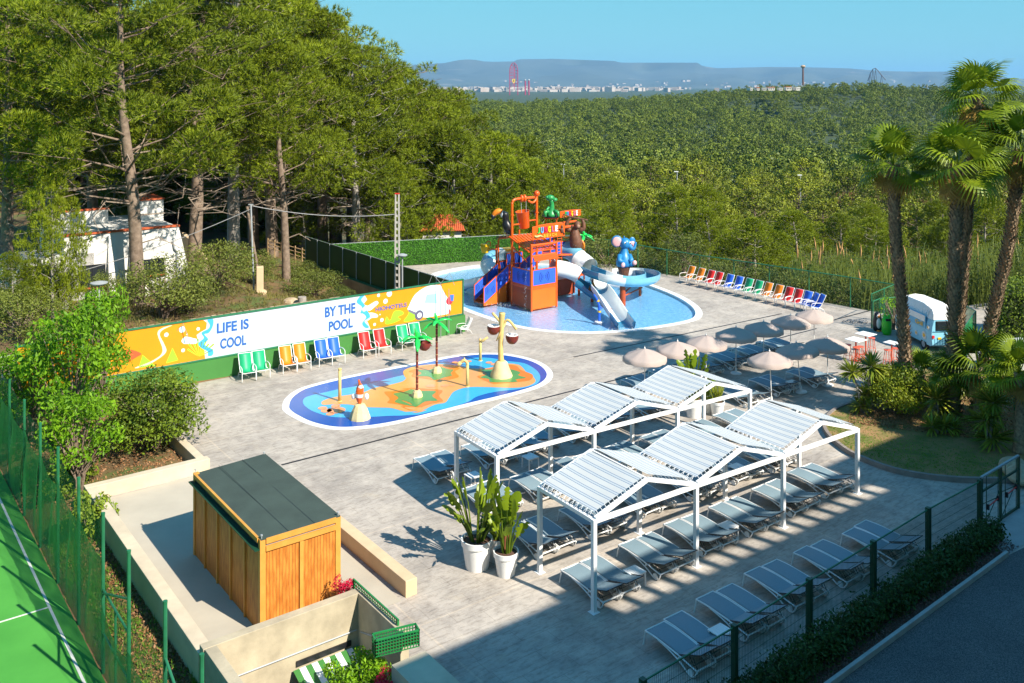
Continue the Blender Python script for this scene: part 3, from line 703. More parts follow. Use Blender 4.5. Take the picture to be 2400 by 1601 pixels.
# ---- valley trees: single pines up to ~210 m
pts = []
cand = 0
while len(pts) < 262 and cand < 60000:
    cand += 1
    Yd = 74 + (225-74)*rr.random()**1.15; px = rr.uniform(1010, 2560); x = (px-CX)/F*Yd
    u_, v_ = touv(x, Yd)
    if u_ < 60 and Yd < 78: continue
    if v_ < 40 and u_ < 78: continue
    if px < 1330 and Yd < 108 + 0*px: continue
    md = 5.4 + Yd*.022
    if any((x-a)**2 + (Yd-b_)**2 < md*md for a, b_ in pts): continue
    pts.append((x, Yd))
pts.sort(key=lambda p: p[1])
for i, (x, Yd) in enumerate(pts):
    z0 = hz(x, Yd); s = rr.uniform(.70, 1.22)*np.interp(Yd, [74, 110, 220], [.85, 1.15, 1.45])
    px = CX + F*x/Yd
    if Yd < 100: lab, gp = 'bushy yellow-green pine in the first rows beyond the deck fence', 'first rows of valley pines'
    elif Yd < 150: lab, gp = 'rounded green pine in the middle of the wooded valley', 'middle rows of valley pines'
    else: lab, gp = 'small rounded pine on the valley floor near the line of street lamps', 'far rows of valley pines'
    place_tree(PLOW if Yd < 104 else PFAR, i, x, Yd, z0-.3, rr.uniform(0, 6.28), (s*(.75 if Yd < 104 else 1), s*(.75 if Yd < 104 else 1), s*(.68 if Yd < 104 else 1)*rr.uniform(.9, 1.15)), lab, gp)

# ---- the far wood as one mass: instances of the valley pines' crowns on points
P = []; sc = []; hsel = []
for Yd0 in np.arange(226, 1120, 1.0):
    step = 10.5 + Yd0*.0035
    wd = Yd0*(1380/F) + 40
    nn_ = rr.poisson(wd/(step*step)*1.0)
    for _ in range(nn_):
        px = rr.uniform(820, 2560); y = Yd0 + rr.random(); x = (px-CX)/F*y
        # clearings
        if 395 < y < 425 and rr.random() < .85: continue
        if 655 < y < 685 and 215 < x < 300 and rr.random() < .7: continue
        if 565 < y < 580 and x > 220 and rr.random() < .5: continue
        if y > 705 and 180 < x < 235 and y < 745: continue
        P.append((x, y, hz(x, y)-.5)); sc.append(rr.uniform(.95, 1.85))
P = np.array(P, dtype=np.float32); sc = np.array(sc, dtype=np.float32)
me = bpy.data.meshes.new('far_wood'); me.vertices.add(len(P)); me.vertices.foreach_set('co', P.ravel())
at_ = me.attributes.new('sc', 'FLOAT', 'POINT'); at_.data.foreach_set('value', sc)
fw = bpy.data.objects.new('far_wood', me); COL.objects.link(fw)
tag(fw, 'dense pine wood covering the far valley and the ridge', 'wood', kind='stuff')
ng = bpy.data.node_groups.new('scatter', 'GeometryNodeTree')
ng.interface.new_socket('Geometry', in_out='INPUT', socket_type='NodeSocketGeometry'); ng.interface.new_socket('Geometry', in_out='OUTPUT', socket_type='NodeSocketGeometry')
gi = ng.nodes.new('NodeGroupInput'); go = ng.nodes.new('NodeGroupOutput'); ip = ng.nodes.new('GeometryNodeInstanceOnPoints'); g2 = ng.nodes.new('GeometryNodeJoinGeometry')
for p in PWOOD:
    cr = [c for c in p.children if c.name.startswith('crown')][0]
    oi = ng.nodes.new('GeometryNodeObjectInfo'); oi.inputs['Object'].default_value = cr; oi.inputs['As Instance'].default_value = True; oi.transform_space = 'ORIGINAL'
    ng.links.new(oi.outputs['Geometry'], g2.inputs[0])
na = ng.nodes.new('GeometryNodeInputNamedAttribute'); na.data_type = 'FLOAT'; na.inputs['Name'].default_value = 'sc'
rv = ng.nodes.new('FunctionNodeRandomValue'); rv.data_type = 'FLOAT_VECTOR'; rv.inputs[0].default_value = (0,0,0); rv.inputs[1].default_value = (0,0,6.28)
ng.links.new(gi.outputs[0], ip.inputs['Points']); ng.links.new(g2.outputs[0], ip.inputs['Instance']); ip.inputs['Pick Instance'].default_value = True
ng.links.new(rv.outputs[0], ip.inputs['Rotation']); ng.links.new(na.outputs[0], ip.inputs['Scale'])
ng.links.new(ip.outputs[0], go.inputs[0]); md = fw.modifiers.new('scatter', 'NODES'); md.node_group = ng
# the three source trees stand among the last single trees of the valley
for i, (px, Yd) in enumerate([(1500,222),(1760,226),(1960,221)]):
    x = (px-CX)/F*Yd; place_tree(PWOOD, i, x, Yd, hz(x, Yd)-.4, i, 1.0, 'small rounded pine on the valley floor near the line of street lamps', 'far rows of valley pines')

# ---- broadleaf shrubs and small trees
def shrub(name, r, R_, Hh, ncl, per, size, leafm, stem=True, cat='shrub', trunk_h=0.0, bark='bark', aspect=.45, low=-.5, up=.4):
    root = thing(name, 'x', cat); cl = []; mb = MB()
    for i in range(ncl):
        a = i*2.39996; t = r.uniform(.15, 1)**.5; zz = trunk_h + Hh*r.uniform(.22, .86)
        env = R_*math.sin(math.pi*min(.95, max(.08, (zz-trunk_h)/Hh*.85+.12)))**.6*.8
        c = Vector((env*t*math.cos(a), env*t*math.sin(a), zz)); s = R_*r.uniform(.28, .42); cl.append((np.array(c), (s, s, s*.8)))
        mid = c*.5 + Vector((0, 0, .1)); mid.z = c.z*.45
        mb.tube([Vector((r.normal()*.05, r.normal()*.05, -.3)), Vector((mid.x*.4, mid.y*.4, mid.z)), c], [.03+.012*R_+.02*trunk_h, .02+.01*R_, .012], 5, False)
    mb.build('stem', W[bark], root, smooth='all')
    P, D = blob_points(cl, per, r, shell=.5, low=low); V, Fc = leaves(P, size, r, D, up, aspect); npmesh('foliage', V, Fc, W[leafm], root)
    return root
def put(o, x, y, z, rz=0, s=1, label=None, group=None, cat=None):
    o.location = (x, y, z); o.rotation_euler = (0, 0, rz); o.scale = s if hasattr(s, '__len__') else (s,)*3
    if label: o['label'] = label
    if group: o['group'] = group
    if cat: o['category'] = cat
    return o
def gp(px, Yd): x = (px-CX)/F*Yd; return x, Yd, hz(x, Yd)
r = np.random.default_rng(101)
# bright green young trees at the lower left
T = [shrub('young_tree', np.random.default_rng(110+k), 2.0, 4.6, 26, 420, .22, 'lime_leaf', cat='tree', trunk_h=.7, aspect=.42, up=.2) for k in range(2)]
put(T[0], *uv(8.1, 38.9, -.3), 0, (.92,.92,1.12), 'bright lime-green young tree in front of the left end of the painted wall')
put(T[1], *uv(7.55, 35.3, -.5), 1, (.72,.72,.80), 'bright lime-green young tree nearest the corner of the pale yard wall')
put(dup(T[0]), *uv(9.9, 41.9, -.2), 2, (.62,.62,1.08), 'slim lime-green young tree with visible thin trunk before the painted orange swirl')
put(dup(T[1]), *uv(7.2, 42.3, -.5), 3, (.9,.9,.85), 'lime-green young tree at the far left, next to the court netting')
S = shrub('round_bush', np.random.default_rng(120), 2.3, 3.6, 34, 800, .15, 'bush_leaf', cat='bush', aspect=.5)
put(S, *uv(10.7, 37.3, -.15), 0, (.92,.92,.92), 'large round green bush at the left corner of the deck by the painted wall')
D1 = shrub('dark_shrub', np.random.default_rng(121), .8, 1.3, 14, 2600, .12, 'bush_leaf', cat='bush')
put(D1, *uv(7.2, 32.2, -.9), 0, (1.0,1.0,1.5), 'small dense green shrub outside the corner of the pale yard wall')
put(dup(D1), *uv(7.35, 36.0, -.9), 2, (1.2,1.2,1.2), 'small green shrub between the court fence and the lime-green tree')
# bushes on the bank between house and banner
B = [shrub('bank_bush', np.random.default_rng(130+k), 2.2, 3.2, 26, 620, .13, 'olive_leaf', cat='bush') for k in range(2)]
for i, (px, Yd, s, lab) in enumerate([
 (385,50.5,(1.25,1.2,1.1),'large olive-green bush in front of the right window of the white house'),
 (505,56.5,(1.2,1.1,1.0),'olive-green bush right of the white house above the stone terrace'),
 (440,52,(.8,.8,.7),'smaller olive-green bush between the two big ones on the bank'),
 (255,49,(.5,.5,.9),'thin upright bush under the leaning pine trunk before the house'),
 (600,62,(.8,.8,.75),'low bush behind the broken gate pillar on the bank'),
 (735,63,(.95,.8,.6),'low green bush on the slope below the retaining wall'),
 (700,70,(.8,.7,.6),'green bush against the rustic path fence'),
 (50,46,(1.0,1.0,.8),'dark leafy bush behind the far left end of the painted wall'),
 (110,52,(.8,.8,1.0),'dark leafy bush beside the entrance steps of the white house'),
 (795,60,(.5,.5,.4),'small dry-tipped bush low on the slope near the hedge fence')]):
    o = B[i % 2] if i < 2 else dup(B[i % 2]); x, y, z = gp(px, Yd); put(o, x, y, z, i*1.3, s, lab, 'bushes on the bank behind the painted wall')
# undergrowth along the outside of the right deck fence
E = [shrub('thicket_bush', np.random.default_rng(140+k), 2.0, 2.6, 22, 480, .14, 'olive_leaf', cat='bush', low=-.9) for k in range(2)]
fenceline = [(7.2,74.8),(10,71.9),(12.6,69.9),(15,67.4),(17.2,65.1),(19.4,62.6),(21.4,61),(24.0,60.5)]
ql = ['at its far end behind the water play tower','behind the blue elephant figure','right of the blue elephant figure','behind the first orange deck chairs','behind the blue and green deck chairs','behind the second pair of orange deck chairs','behind the last blue deck chairs','at the outer fence corner']
for i, (x, y) in enumerate(fenceline):
    o = E[i % 2] if i < 2 else dup(E[i % 2]); put(o, x+.3, y+.5, hz(x, y)+.4 if hz(x,y) > -1.5 else -1.4, i*2.1, (1.0+.1*(i % 3), 1, 1.0), 'tangled bush hanging on the deck fence ' + ql[i], 'bushes along the outside of the deck fence')

for i in range(34):
    px = 1385 + 17.5*i + rr.uniform(-6, 6); Yd = rr.uniform(70, 78) if px < 1700 else rr.uniform(64, 74); x = (px-CX)/F*Yd; u_, v_ = touv(x, Yd)
    if u_ < 53.5 and v_ < 57 - (u_-46)*1.2: continue
    put(dup(E[i % 2]), x, Yd, max(-3.4, hz(x, Yd)-.3), i, (rr.uniform(.9,1.4), rr.uniform(.9,1.4), rr.uniform(.9,1.35)), 'olive-green bush in the wild thicket beyond the deck fence', 'thicket bushes beyond the deck fence')
# ---- giant reeds beyond the fence (uncountable)
r = np.random.default_rng(150); VV = []; FF = []; off = 0; pl = MB()
n_ = 0
while n_ < 1300:
    px = r.uniform(1860, 2520); Yd = r.uniform(57, 72); x = (px-CX)/F*Yd; u_, v_ = touv(x, Yd)
    if u_ < 53.2 and not (v_ < 30): continue
    if v_ < 33 and u_ < 58: continue
    n_ += 1
    z0 = max(-2.4, hz(x, Yd)); Hh = r.uniform(2.6, 4.4); lx, ly = r.normal()*.35, r.normal()*.35
    pts_ = np.array([[x + lx*t*t, Yd + ly*t*t, z0 + Hh*t] for t in np.linspace(0, 1, 5)])
    w_ = .03
    for a_, b_ in zip(pts_[:-1], pts_[1:]):
        VV.append([a_ - [w_,0,0], a_ + [w_,0,0], b_ + [w_*.8,0,0], b_ - [w_*.8,0,0]])
    for t in np.linspace(.3, .97, 13):
        c = pts_[0]*(1-t) + pts_[-1]*t; a = r.uniform(0, 6.28); L = r.uniform(.35, .75); d = np.array([math.cos(a), math.sin(a), .55]); s = np.array([-math.sin(a), math.cos(a), 0])*.03
        m_ = c + d*L*.5; e = c + d*L + np.array([0,0,-.35*L]); VV.append([c, m_ - s, e, m_ + s])
    if n_ % 24 == 0:
        tp = Vector(pts_[-1]); pl.tube([tp - Vector((0,0,.1)), tp + Vector((lx*.2, 0, .35)), tp + Vector((lx*.4, 0, .85))], [.02, .075, .01], 5)
VV = np.array(VV).reshape(-1, 3)
rd = npmesh('reeds', VV, np.arange(len(VV)).reshape(-1, 4), W['reed_leaf']); tag(rd, 'thick belt of tall green reeds beyond the right deck fence', 'reeds', kind='stuff')
pl.build('reed_plumes', W['plume'], rd)

# ---- fan palms with shaggy trunks
def frond(r, L, curl, n=26, leafw=.045):
    """fan leaf: petiole plus a pleated half disc of blades with drooping tips; along +x, returns verts, quads"""
    V = []; R0 = L*.55; base = np.array([L*.55, 0, 0])
    for k in range(n):
        a = math.radians(-125 + 250*k/(n-1)); d = np.array([math.cos(a), math.sin(a), 0]); s = np.array([-math.sin(a), math.cos(a), 0])
        l = R0*(1-.30*abs(a)/2.2)*r.uniform(.92, 1.06); w_ = l*math.tan(math.radians(250/(n-1)/2))*.95*.62
        p1 = base + d*l*.58 + np.array([0,0,.05*l]); p2 = base + d*l*.85 + np.array([0,0,-curl*.10*l]); p3 = base + d*l*1.05 + np.array([0, 0, -curl*.42*l])
        V.append([base, p1 - s*w_, p1 + s*w_*.0 + np.array([0,0,.02]), p1 + s*w_]); V.append([p1 - s*w_, p2 - s*w_*.55, p2 + s*w_*.55, p1 + s*w_]); V.append([p2 - s*w_*.55, p3, p3 + s*.01, p2 + s*w_*.55])
    V = np.array(V).reshape(-1, 3)
    pv = np.array([[0,-.035,0],[0,.035,0],[L*.55,.02,0],[L*.55,-.02,0]]); return np.concatenate([V, pv])
def fan_palm(name, r, path, rad, crown_r, nfr, ndry, label, leafm='palm_leaf', boots=True):
    root = thing(name, label, 'palm tree', path[0], 0, None); p0 = Vector(path[0])
    pts_ = catmull([Vector(p)-p0 for p in path], 8, False); m_ = len(pts_)
    rads = [rad*(1.25 - .35*min(1, i/m_*3)) * (1+.04*math.sin(i*2.1)) for i in range(m_)]
    mb = MB(); mb.tube(pts_, rads, 12); mb.build('trunk', W['palm_bark'], root, smooth='all')
    if boots:
        V = []; tot = sum((pts_[i+1]-pts_[i]).length for i in range(m_-1)); nb = int(tot/.085)*8
        for k in range(nb):
            t = k/nb*(m_-1); i = min(int(t), m_-2); c = pts_[i].lerp(pts_[i+1], t-i); q = rads[i]
            a = k*2.39996; d = Vector((math.cos(a), math.sin(a), 0)); s = Vector((-math.sin(a), math.cos(a), 0))*(.055+.02*r.random())
            b0 = c + d*q*.93; tip = c + d*(q*1.0+r.uniform(.07, .15)) + Vector((0,0,r.uniform(.10, .20))); bl = b0 + Vector((0,0,-.05))
            V.append([b0 - s, b0 + s, tip + s*.45, tip - s*.45]); V.append([bl - s, bl + s, tip + s*.45, tip - s*.45])
        V = np.array([[list(p) for p in q] for q in V]).reshape(-1, 3); npmesh('leaf_bases', V, np.arange(len(V)).reshape(-1, 4), W['palm_bark'], root)
    top = pts_[-1]
    def make(nm, nf, m, el_lo, el_hi, Lr, curl):
        A = []
        for k in range(nf):
            L = Lr*r.uniform(.85, 1.12); fv = frond(r, L, curl*r.uniform(.7, 1.4)); el = el_lo + (el_hi-el_lo)*(k+.5)/nf; az = k*2.39996 + r.normal()*.2
            M = Matrix.Rotation(az, 3, 'Z') @ Matrix.Rotation(-el, 3, 'Y') @ Matrix.Rotation(r.normal()*.35, 3, 'X')
            A.append(fv @ np.array(M).T + np.array(top))
        V = np.concatenate(A); npmesh(nm, V, np.arange(len(V)).reshape(-1, 4), m, root)
    make('crown', nfr, W[leafm], R(-38), R(80), crown_r, 1.0)
    if ndry: make('dry_fronds', ndry, W['dry_frond'], R(-78), R(-45), crown_r*.8, .7)
    return root
r = np.random.default_rng(160)
fan_palm('fan_palm', r, [(17.25,41.0,.1),(17.05,41.0,4.0),(16.75,41.0,7.4),(16.65,41.0,10.4)], .22, 1.85, 22, 6, 'tall fan palm with dark trunk nearest the parasols, left of the blue van')
fan_palm('fan_palm', r, [(18.15,38.7,.1),(18.2,38.7,3.5),(18.27,38.7,7),(18.4,38.7,10.6)], .235, 1.95, 24, 8, 'tall fan palm with thick shaggy trunk in front of the blue van rear')
fan_palm('fan_palm', r, [(19.3,41.2,.1),(19.75,41.2,5),(20.1,41.2,9.5),(20.45,41.2,13.3)], .19, 1.9, 22, 14, 'tallest fan palm with hanging dry fronds, behind the thick-trunked one')
fan_palm('fan_palm', r, [(19.75,39.7,.1),(20.2,39.7,3.5),(21.0,39.7,7.2),(21.5,39.7,11.1)], .23, 1.95, 23, 8, 'tall fan palm leaning right at the right edge of the picture')
fan_palm('fan_palm', r, [(21.9,35.4,.1),(21.8,35.4,5),(21.7,35.4,10.6)], .23, 2.0, 24, 6, 'fan palm at the far right whose trunk stands outside the picture')
# low ones in the bed
def lowp(px, py, h_, cr, lab, rad=.22, dry=6, z0=.1):
    p = at(px, py, z0); return fan_palm('low_fan_palm', r, [(p.x, p.y, z0), (p.x+.05, p.y, z0+h_*.5), (p.x, p.y, z0+h_)], rad, cr, 22, dry, lab, boots=False)
lowp(2293, 992, 2.3, 1.7, 'low fan palm with smooth grey trunk in the middle of the planted bed', dry=9)
lowp(2228, 985, 1.9, 1.0, 'low fan palm beneath the thick shaggy trunk, fronds half yellow', .20, 5)
lowp(2160, 915, .7, 1.25, 'low yellowing fan palm in front of the blue van', .18, 8)
lowp(2388, 1062, 3.0, 1.3, 'small fan palm with dark trunk at the right edge before the yellow kerb', .20, 5)
# ---- yuccas
def yucca(label, heads, px, py, z0=.14, nb=60, L=.62):
    L = L*1.25; nb = int(nb*1.3)
    p = at(px, py, z0); root = thing('yucca', label, 'yucca', p); mb = MB(); A = []
    for (dx, dz, s) in heads:
        mb.tube([Vector((dx*.25, 0, -.1)), Vector((dx*.5, r.normal()*.05, dz*.5)), Vector((dx, 0, dz))], [.06, .05, .045], 7)
        d = unit(nb, r); d[:, 2] = d[:, 2]*.75 + .28; d /= np.linalg.norm(d, axis=1, keepdims=True)
        for q in d:
            l = L*s*r.uniform(.8, 1.1); sd = np.cross(q, [0,0,1]); sd /= (np.linalg.norm(sd)+1e-6); c = np.array([dx, 0, dz]); m_ = c + q*l*.5
            w_ = .042*s; A.append([c - sd*w_*.6, m_ - sd*w_, c + q*l + np.array([0,0,-.08*l]), m_ + sd*w_])
    mb.build('stem', W['grey_bark'], root, smooth='all'); V = np.array(A).reshape(-1, 3); npmesh('leaf_rosette', V, np.arange(len(V)).reshape(-1, 4), W['yucca_leaf'], root)
    return root
yucca('yucca with three spiky heads at the left tip of the planted bed', [(-.55,1.7,1.0),(.25,1.95,1.1),(.0,.75,.8),(-.2,.3,.8)], 2028, 968, nb=80)
yucca('bright yellow-green spiky yucca right of the round clipped bush', [(0,.85,1.1),(.35,.3,.8)], 2195, 985, nb=80, L=.8)
yucca('tall yucca with spiky head between the round bush and the fan palm', [(0,2.1,1.0),(.5,1.2,.9)], 2222, 978, nb=70, L=.75)
yucca('low spreading yucca clump at the edge of the lawn', [(-.35,.25,.9),(.15,.3,1.0),(.5,.2,.8)], 2205, 1015, nb=50)
yucca('yucca with stacked spiky rosettes at the right of the lawn', [(.15,1.75,1.1),(-.15,1.1,1.0),(.15,.4,1.1)], 2318, 1052, nb=70, L=.72)
# ---- clipped shrubs and low hedge
C1 = shrub('clipped_bush', np.random.default_rng(170), 1.35, 2.15, 34, 1500, .12, 'clipped_leaf', cat='bush', low=-.9)
q = at(2098, 968, .14); put(C1, q.x, q.y, .1, 0, (1.05,1.0,1.0), 'big rounded clipped bush at the tip of the lawn beside the yucca')
def hedge(name, corners, h, label, leafm, dens, size, z0=0, round_=.12):
    r = np.random.default_rng(len(label)); a, b_, c, d = [Vector(p) for p in corners]; P, D = [], []
    A1 = (b_-a).length*h; A2 = (b_-a).length*(d-a).length; n1, n2 = int(A1*dens), int(A2*dens); ne = int((d-a).length*h*dens)
    nrm1 = (b_-a).cross(Vector((0,0,1))).normalized()
    for k in range(n1): t, q = r.random(2); P.append(a.lerp(b_, t) + Vector((0,0,q*h))); D.append(nrm1)
    for k in range(n1//2): t, q = r.random(2); P.append(d.lerp(c, t) + Vector((0,0,q*h))); D.append(-nrm1)
    for k in range(n2): t, q = r.random(2); P.append(a.lerp(b_, t).lerp(d.lerp(c, t), q) + Vector((0,0,h))); D.append(Vector((0,0,1)))
    for e0, e1, dr in ((a, d, -1), (b_, c, 1)):
        for k in range(ne): t, q = r.random(2); P.append(e0.lerp(e1, t) + Vector((0,0,q*h))); D.append((b_-a).normalized()*dr)
    P = np.array([list(p) for p in P]); D = np.array([list(p) for p in D])
    jit = .07*np.sin(P[:, :1]*3.1)*np.cos(P[:, 1:2]*2.3) + r.normal(size=(len(P), 1))*round_*.45
    P = P + D*jit; P[:, 2] += z0; P[:, 2] -= 0*P[:, 2]; V, Fc = leaves(P, size, r, D, .2, .5)
    root = thing(name, label, 'hedge'); npmesh('foliage', V, Fc, W[leafm], root)
    mb = MB(); ins = .10; k_ = (b_-a).normalized()*ins; w_ = (d-a).normalized()*ins
    mb.prism([a+k_+w_, b_-k_+w_, c-k_-w_, d+k_-w_], z0, z0+h-.12); mb.build('twig_core', mat(name+'_core', (.03,.045,.012), 1, .3, 8), root)
    return root
hw = fn*.18
H0 = hedge('low_hedge', [FEET[0]-fd*4+fn*.62, FEET[-1]+fd*.2+fn*.62, FEET[-1]+fd*.2+fn*.05, FEET[0]-fd*4+fn*.05], .5, 'low dark green hedge at the foot of the near wire fence', 'dark_leaf', 900, .10, 0, .25)
q = [at(2345,826), at(2600,838), at(2640,790), at(2340,778)]
hedge('tall_hedge', q, 3.1, 'tall clipped dark hedge at the right edge behind the palms', 'bush_leaf', 260, .15, 0, .3)

# ---- ground litter and grass tufts
r = np.random.default_rng(180)
def litter(name, gen, nn_, size, m, label, cat, z=.02, up=1.2):
    P = np.array([gen(r) for _ in range(nn_)]); V, Fc = leaves(P, size, r, None, up, .5); o = npmesh(name, V, Fc, m); return tag(o, label, cat, kind='stuff')
def in_strip(r):
    u_, v_ = r.uniform(6.2, 7.45), r.uniform(12, 34); p = uv(u_, v_); return (p.x, p.y, hz(p.x, p.y)+.04)
def blades(name, gen, nn_, h_, m, label, wd=.02):
    C = np.array([gen(r) for _ in range(nn_)]); V, Fc = tufts(C, np.tile([0,0,1.0], (nn_, 1)), 5, h_, wd, r, .8); return tag(npmesh(name, V, Fc, m), label, 'grass', kind='stuff')
W['grass_blade'] = leafmat('grass_blade', (.06,.16,.012), (.22,.40,.04), .3)
cent = [(r.uniform(6.3, 7.3), r.uniform(12, 33)) for _ in range(26)]
def gstrip(r):
    c = cent[r.integers(len(cent))]; p = uv(min(7.4, c[0]+r.normal()*.25), c[1]+r.normal()*.6); return (p.x, p.y, hz(p.x, p.y))
blades('grass', gstrip, 2600, .16, W['grass_blade'], 'green grass tufts on the strip between court fence and yard wall')
lc = [at(px, py) for px, py in ((1975,1030),(2010,1040),(1960,1010),(2050,1080),(2120,1090),(2200,1105),(2290,1110),(2260,1080),(2150,1060),(2020,1065),(2080,1050),(1990,985),(2350,1110))]
def glawn(r):
    c = lc[r.integers(len(lc))]; return (c.x+r.normal()*.7, c.y+r.normal()*.7, .14)
def inpoly(x, y, Pp):
    c = False; j = len(Pp)-1
    for i in range(len(Pp)):
        if (Pp[i].y > y) != (Pp[j].y > y) and x < (Pp[j].x-Pp[i].x)*(y-Pp[i].y)/(Pp[j].y-Pp[i].y)+Pp[i].x: c = not c
        j = i
    return c
LI = offset([Vector(p) for p in lawn_poly], .12)
def glawn2(r):
    while True:
        p = glawn(r)
        if inpoly(p[0], p[1], LI): return p
blades('lawn_grass', glawn2, 2300, .06, W['grass_blade'], 'short patchy green grass growing on the lawn', .012)
W['dry_leaf'] = leafmat('dry_leaf', (.12,.05,.02), (.42,.22,.10), .1)
def bedp(r):
    while True:
        px, py = r.uniform(1990, 2420), r.uniform(945, 1075); 
        if py > 1000 + .14*(px-1990)*.9: continue
        p = at(px, py)
        if inpoly(p.x, p.y, LI): return (p.x, p.y, .16)
litter('bark_litter', bedp, 9000, .09, W['dry_leaf'], 'brown dead leaves and bark chips under the palms', 'leaf litter')
def mulp(r):
    a = FEET[0].lerp(FEET[-1], r.uniform(-.25, 1.03)); b_ = K0.lerp(K1, r.uniform(0,1)); t = r.uniform(.0, 1)
    q = FEET[0]-fd*4 + fd*r.uniform(0, (FEET[-1]-FEET[0]).length+4.1) + fn*r.uniform(.45, 1.12); return (q.x, q.y, .045)
W['chip'] = leafmat('bark_chip', (.04,.02,.015), (.22,.13,.10), 0)
litter('bark_chips', mulp, 9000, .06, W['chip'], 'reddish brown bark chips covering the narrow bed beside the road', 'bark chips', up=.6)
def soilp(r):
    u_, v_ = r.uniform(6.4, 7.5), r.uniform(12, 34)
    if r.random() < .35: u_, v_ = r.uniform(6.8, 11.2), r.uniform(33.9, 42)
    p = uv(u_, v_); return (p.x, p.y, hz(p.x, p.y)+.02)
litter('pine_litter', soilp, 12000, .10, W['dry_leaf'], 'reddish leaf litter on the soil left of the yard wall', 'leaf litter', up=.8)
def bankp(r):
    px, Yd = r.uniform(250, 900), r.uniform(45, 75); x = (px-CX)/F*Yd; return (x, Yd, hz(x, Yd)+.02)
W['bank_grass'] = leafmat('bank_grass', (.05,.07,.012), (.22,.19,.05), .1)
blades('bank_grass', bankp, 6000, .28, W['bank_grass'], 'dry and green scrub grass on the bank behind the painted wall', .03)
# ================================================================== BUILT STRUCTURES
def text_mesh(s, m, parent, M, width, height, name='lettering', depth=.004, bold=.012):
    cu = bpy.data.curves.new('t', 'FONT'); cu.body = s; cu.extrude = depth; cu.offset = bold; cu.align_x = 'CENTER'; cu.align_y = 'CENTER'
    o = bpy.data.objects.new('t', cu); COL.objects.link(o); bpy.context.view_layer.update()
    me = bpy.data.meshes.new_from_object(o.evaluated_get(bpy.context.evaluated_depsgraph_get())); bpy.data.objects.remove(o)
    co = np.empty(len(me.vertices)*3, dtype=np.float32); me.vertices.foreach_get('co', co); co = co.reshape(-1, 3)
    mn, mxx = co.min(0), co.max(0); co[:, 0] = (co[:, 0]-(mn[0]+mxx[0])/2)*width/(mxx[0]-mn[0]); co[:, 1] = (co[:, 1]-(mn[1]+mxx[1])/2)*height/(mxx[1]-mn[1])
    co4 = np.c_[co, np.ones(len(co))] @ np.array(M).T; me.vertices.foreach_set('co', co4[:, :3].astype(np.float32).ravel()); me.update(); me.materials.clear()
    return link(name, me, m, parent)
def wallM(x, y, z): return Matrix.Translation((x, y, z)) @ Matrix.Rotation(R(90), 4, 'X')     # text facing -y

# ---- painted wall with the long banner
BU, BV = 7.0, 44.0
wall = thing('painted_wall', 'low green wall carrying the long painted banner, deck chairs in front', 'wall', uv(BU, BV), ANG)
def bl(px, py, dv=-.13):        # pixel on the banner plane -> local x, z
    k = (px-CX)/F; y = (BV+dv)/(.8-.6*k); return (y*(.8*k+.6) - BU, H - (py-HY)/F*y)
LB = 22.5
mb = MB(); mb.box((LB/2, 0, .46), (LB+.25, .24, .98)); mb.build('base_wall', W['green_paint'], wall)
mb = MB(); mb.box((LB-4.1+.0, -.125, .46), (.03, .012, .96)); mb.build('wall_joint', W['dark_green_metal'], wall)
mb = MB(); mb.box((LB/2, .02, 1.97), (LB, .06, 1.9)); bk = mb.build('banner', mat('banner_white', (.50,.60,.64), .45, .03, .6), wall)
mb = MB()
for z in (1.0, 2.94): mb.box((LB/2, -.01, z), (LB+.1, .10, .07))
mb.box((LB+.02, -.01, 1.97), (.07, .10, 2.0)); mb.box((-.02, -.01, 1.97), (.07, .10, 2.0))
for k in range(10): mb.box((1+k*2.3, .09, 1.9), (.06, .06, 2.0))
mb.build('banner_frame', W['green_metal'], wall)
art = {}
def paint(name, pts, col, layer):
    m = art.setdefault(col, mat('paint_%d' % len(art), col, .45, .04, 1.0)); y = -.012 - .003*layer
    P = [Vector((x, y, z)) for x, z in pts]; P.reverse() if sum(P[i].x*P[(i+1)%len(P)].z-P[(i+1)%len(P)].x*P[i].z for i in range(len(P))) < 0 else None
    tr = tessellate_polygon([[Vector((p.x, p.z, 0)) for p in P]]); mb = MB()
    Fs = []
    for t in tr:
        a, b_, c = (P[i] for i in t); Fs.append(t if (b_-a).cross(c-a).y < 0 else (t[0], t[2], t[1]))
    mb.add(P, Fs); return mb.build(name, m, bk)
def ZL(L): return [bl(290+x/3.2756, 650+y/3.2756) for x, y in L]
def ZR(L): return [bl(700+x/3.3575, 640+y/3.3575) for x, y in L]
def sm(pts, k=4): return [(p.x, p.y) for p in catmull([Vector((x, z, 0)) for x, z in pts], k)]
def circ(c, rr_, n=18): return [(c[0]+rr_*math.cos(2*math.pi*i/n), c[1]+rr_*math.sin(2*math.pi*i/n)) for i in range(n)]
ORG = (.72,.27,.004); LBL = (.55,.78,.84); BLU = (.05,.38,.68); GRN = (.30,.62,.03); INK = (.02,.11,.40)
x0, zt, zb = .03, 2.90, 1.04
e = ZL([(612,333),(645,352),(640,400),(596,425),(566,448),(575,480),(572,520),(600,546),(625,562),(632,624)])
paint('orange_field', [(x0, zb), (x0, zt)] + [(e[0][0], zt)] + e[1:-1] + [(e[-1][0], zb)], ORG, 0)
paint('blue_wave', sm(ZL([(648,332),(692,325),(690,380),(660,430),(625,442),(655,480),(622,518),(688,560),(690,600),(655,608),(650,572),(600,545),(580,510),(622,470),(604,430),(655,400),(668,370)])), BLU, 1)
paint('pale_blob', sm(ZL([(450,490),(480,460),(540,472),(582,485),(560,513),(500,515),(465,513)])), LBL, 1)
for x, y, q in ((455,405,22),(333,445,15),(578,400,12),(462,565,13),(492,442,6)): paint('pale_dot', circ(ZL([(x, y)])[0], q/3.2756/47), LBL, 1)
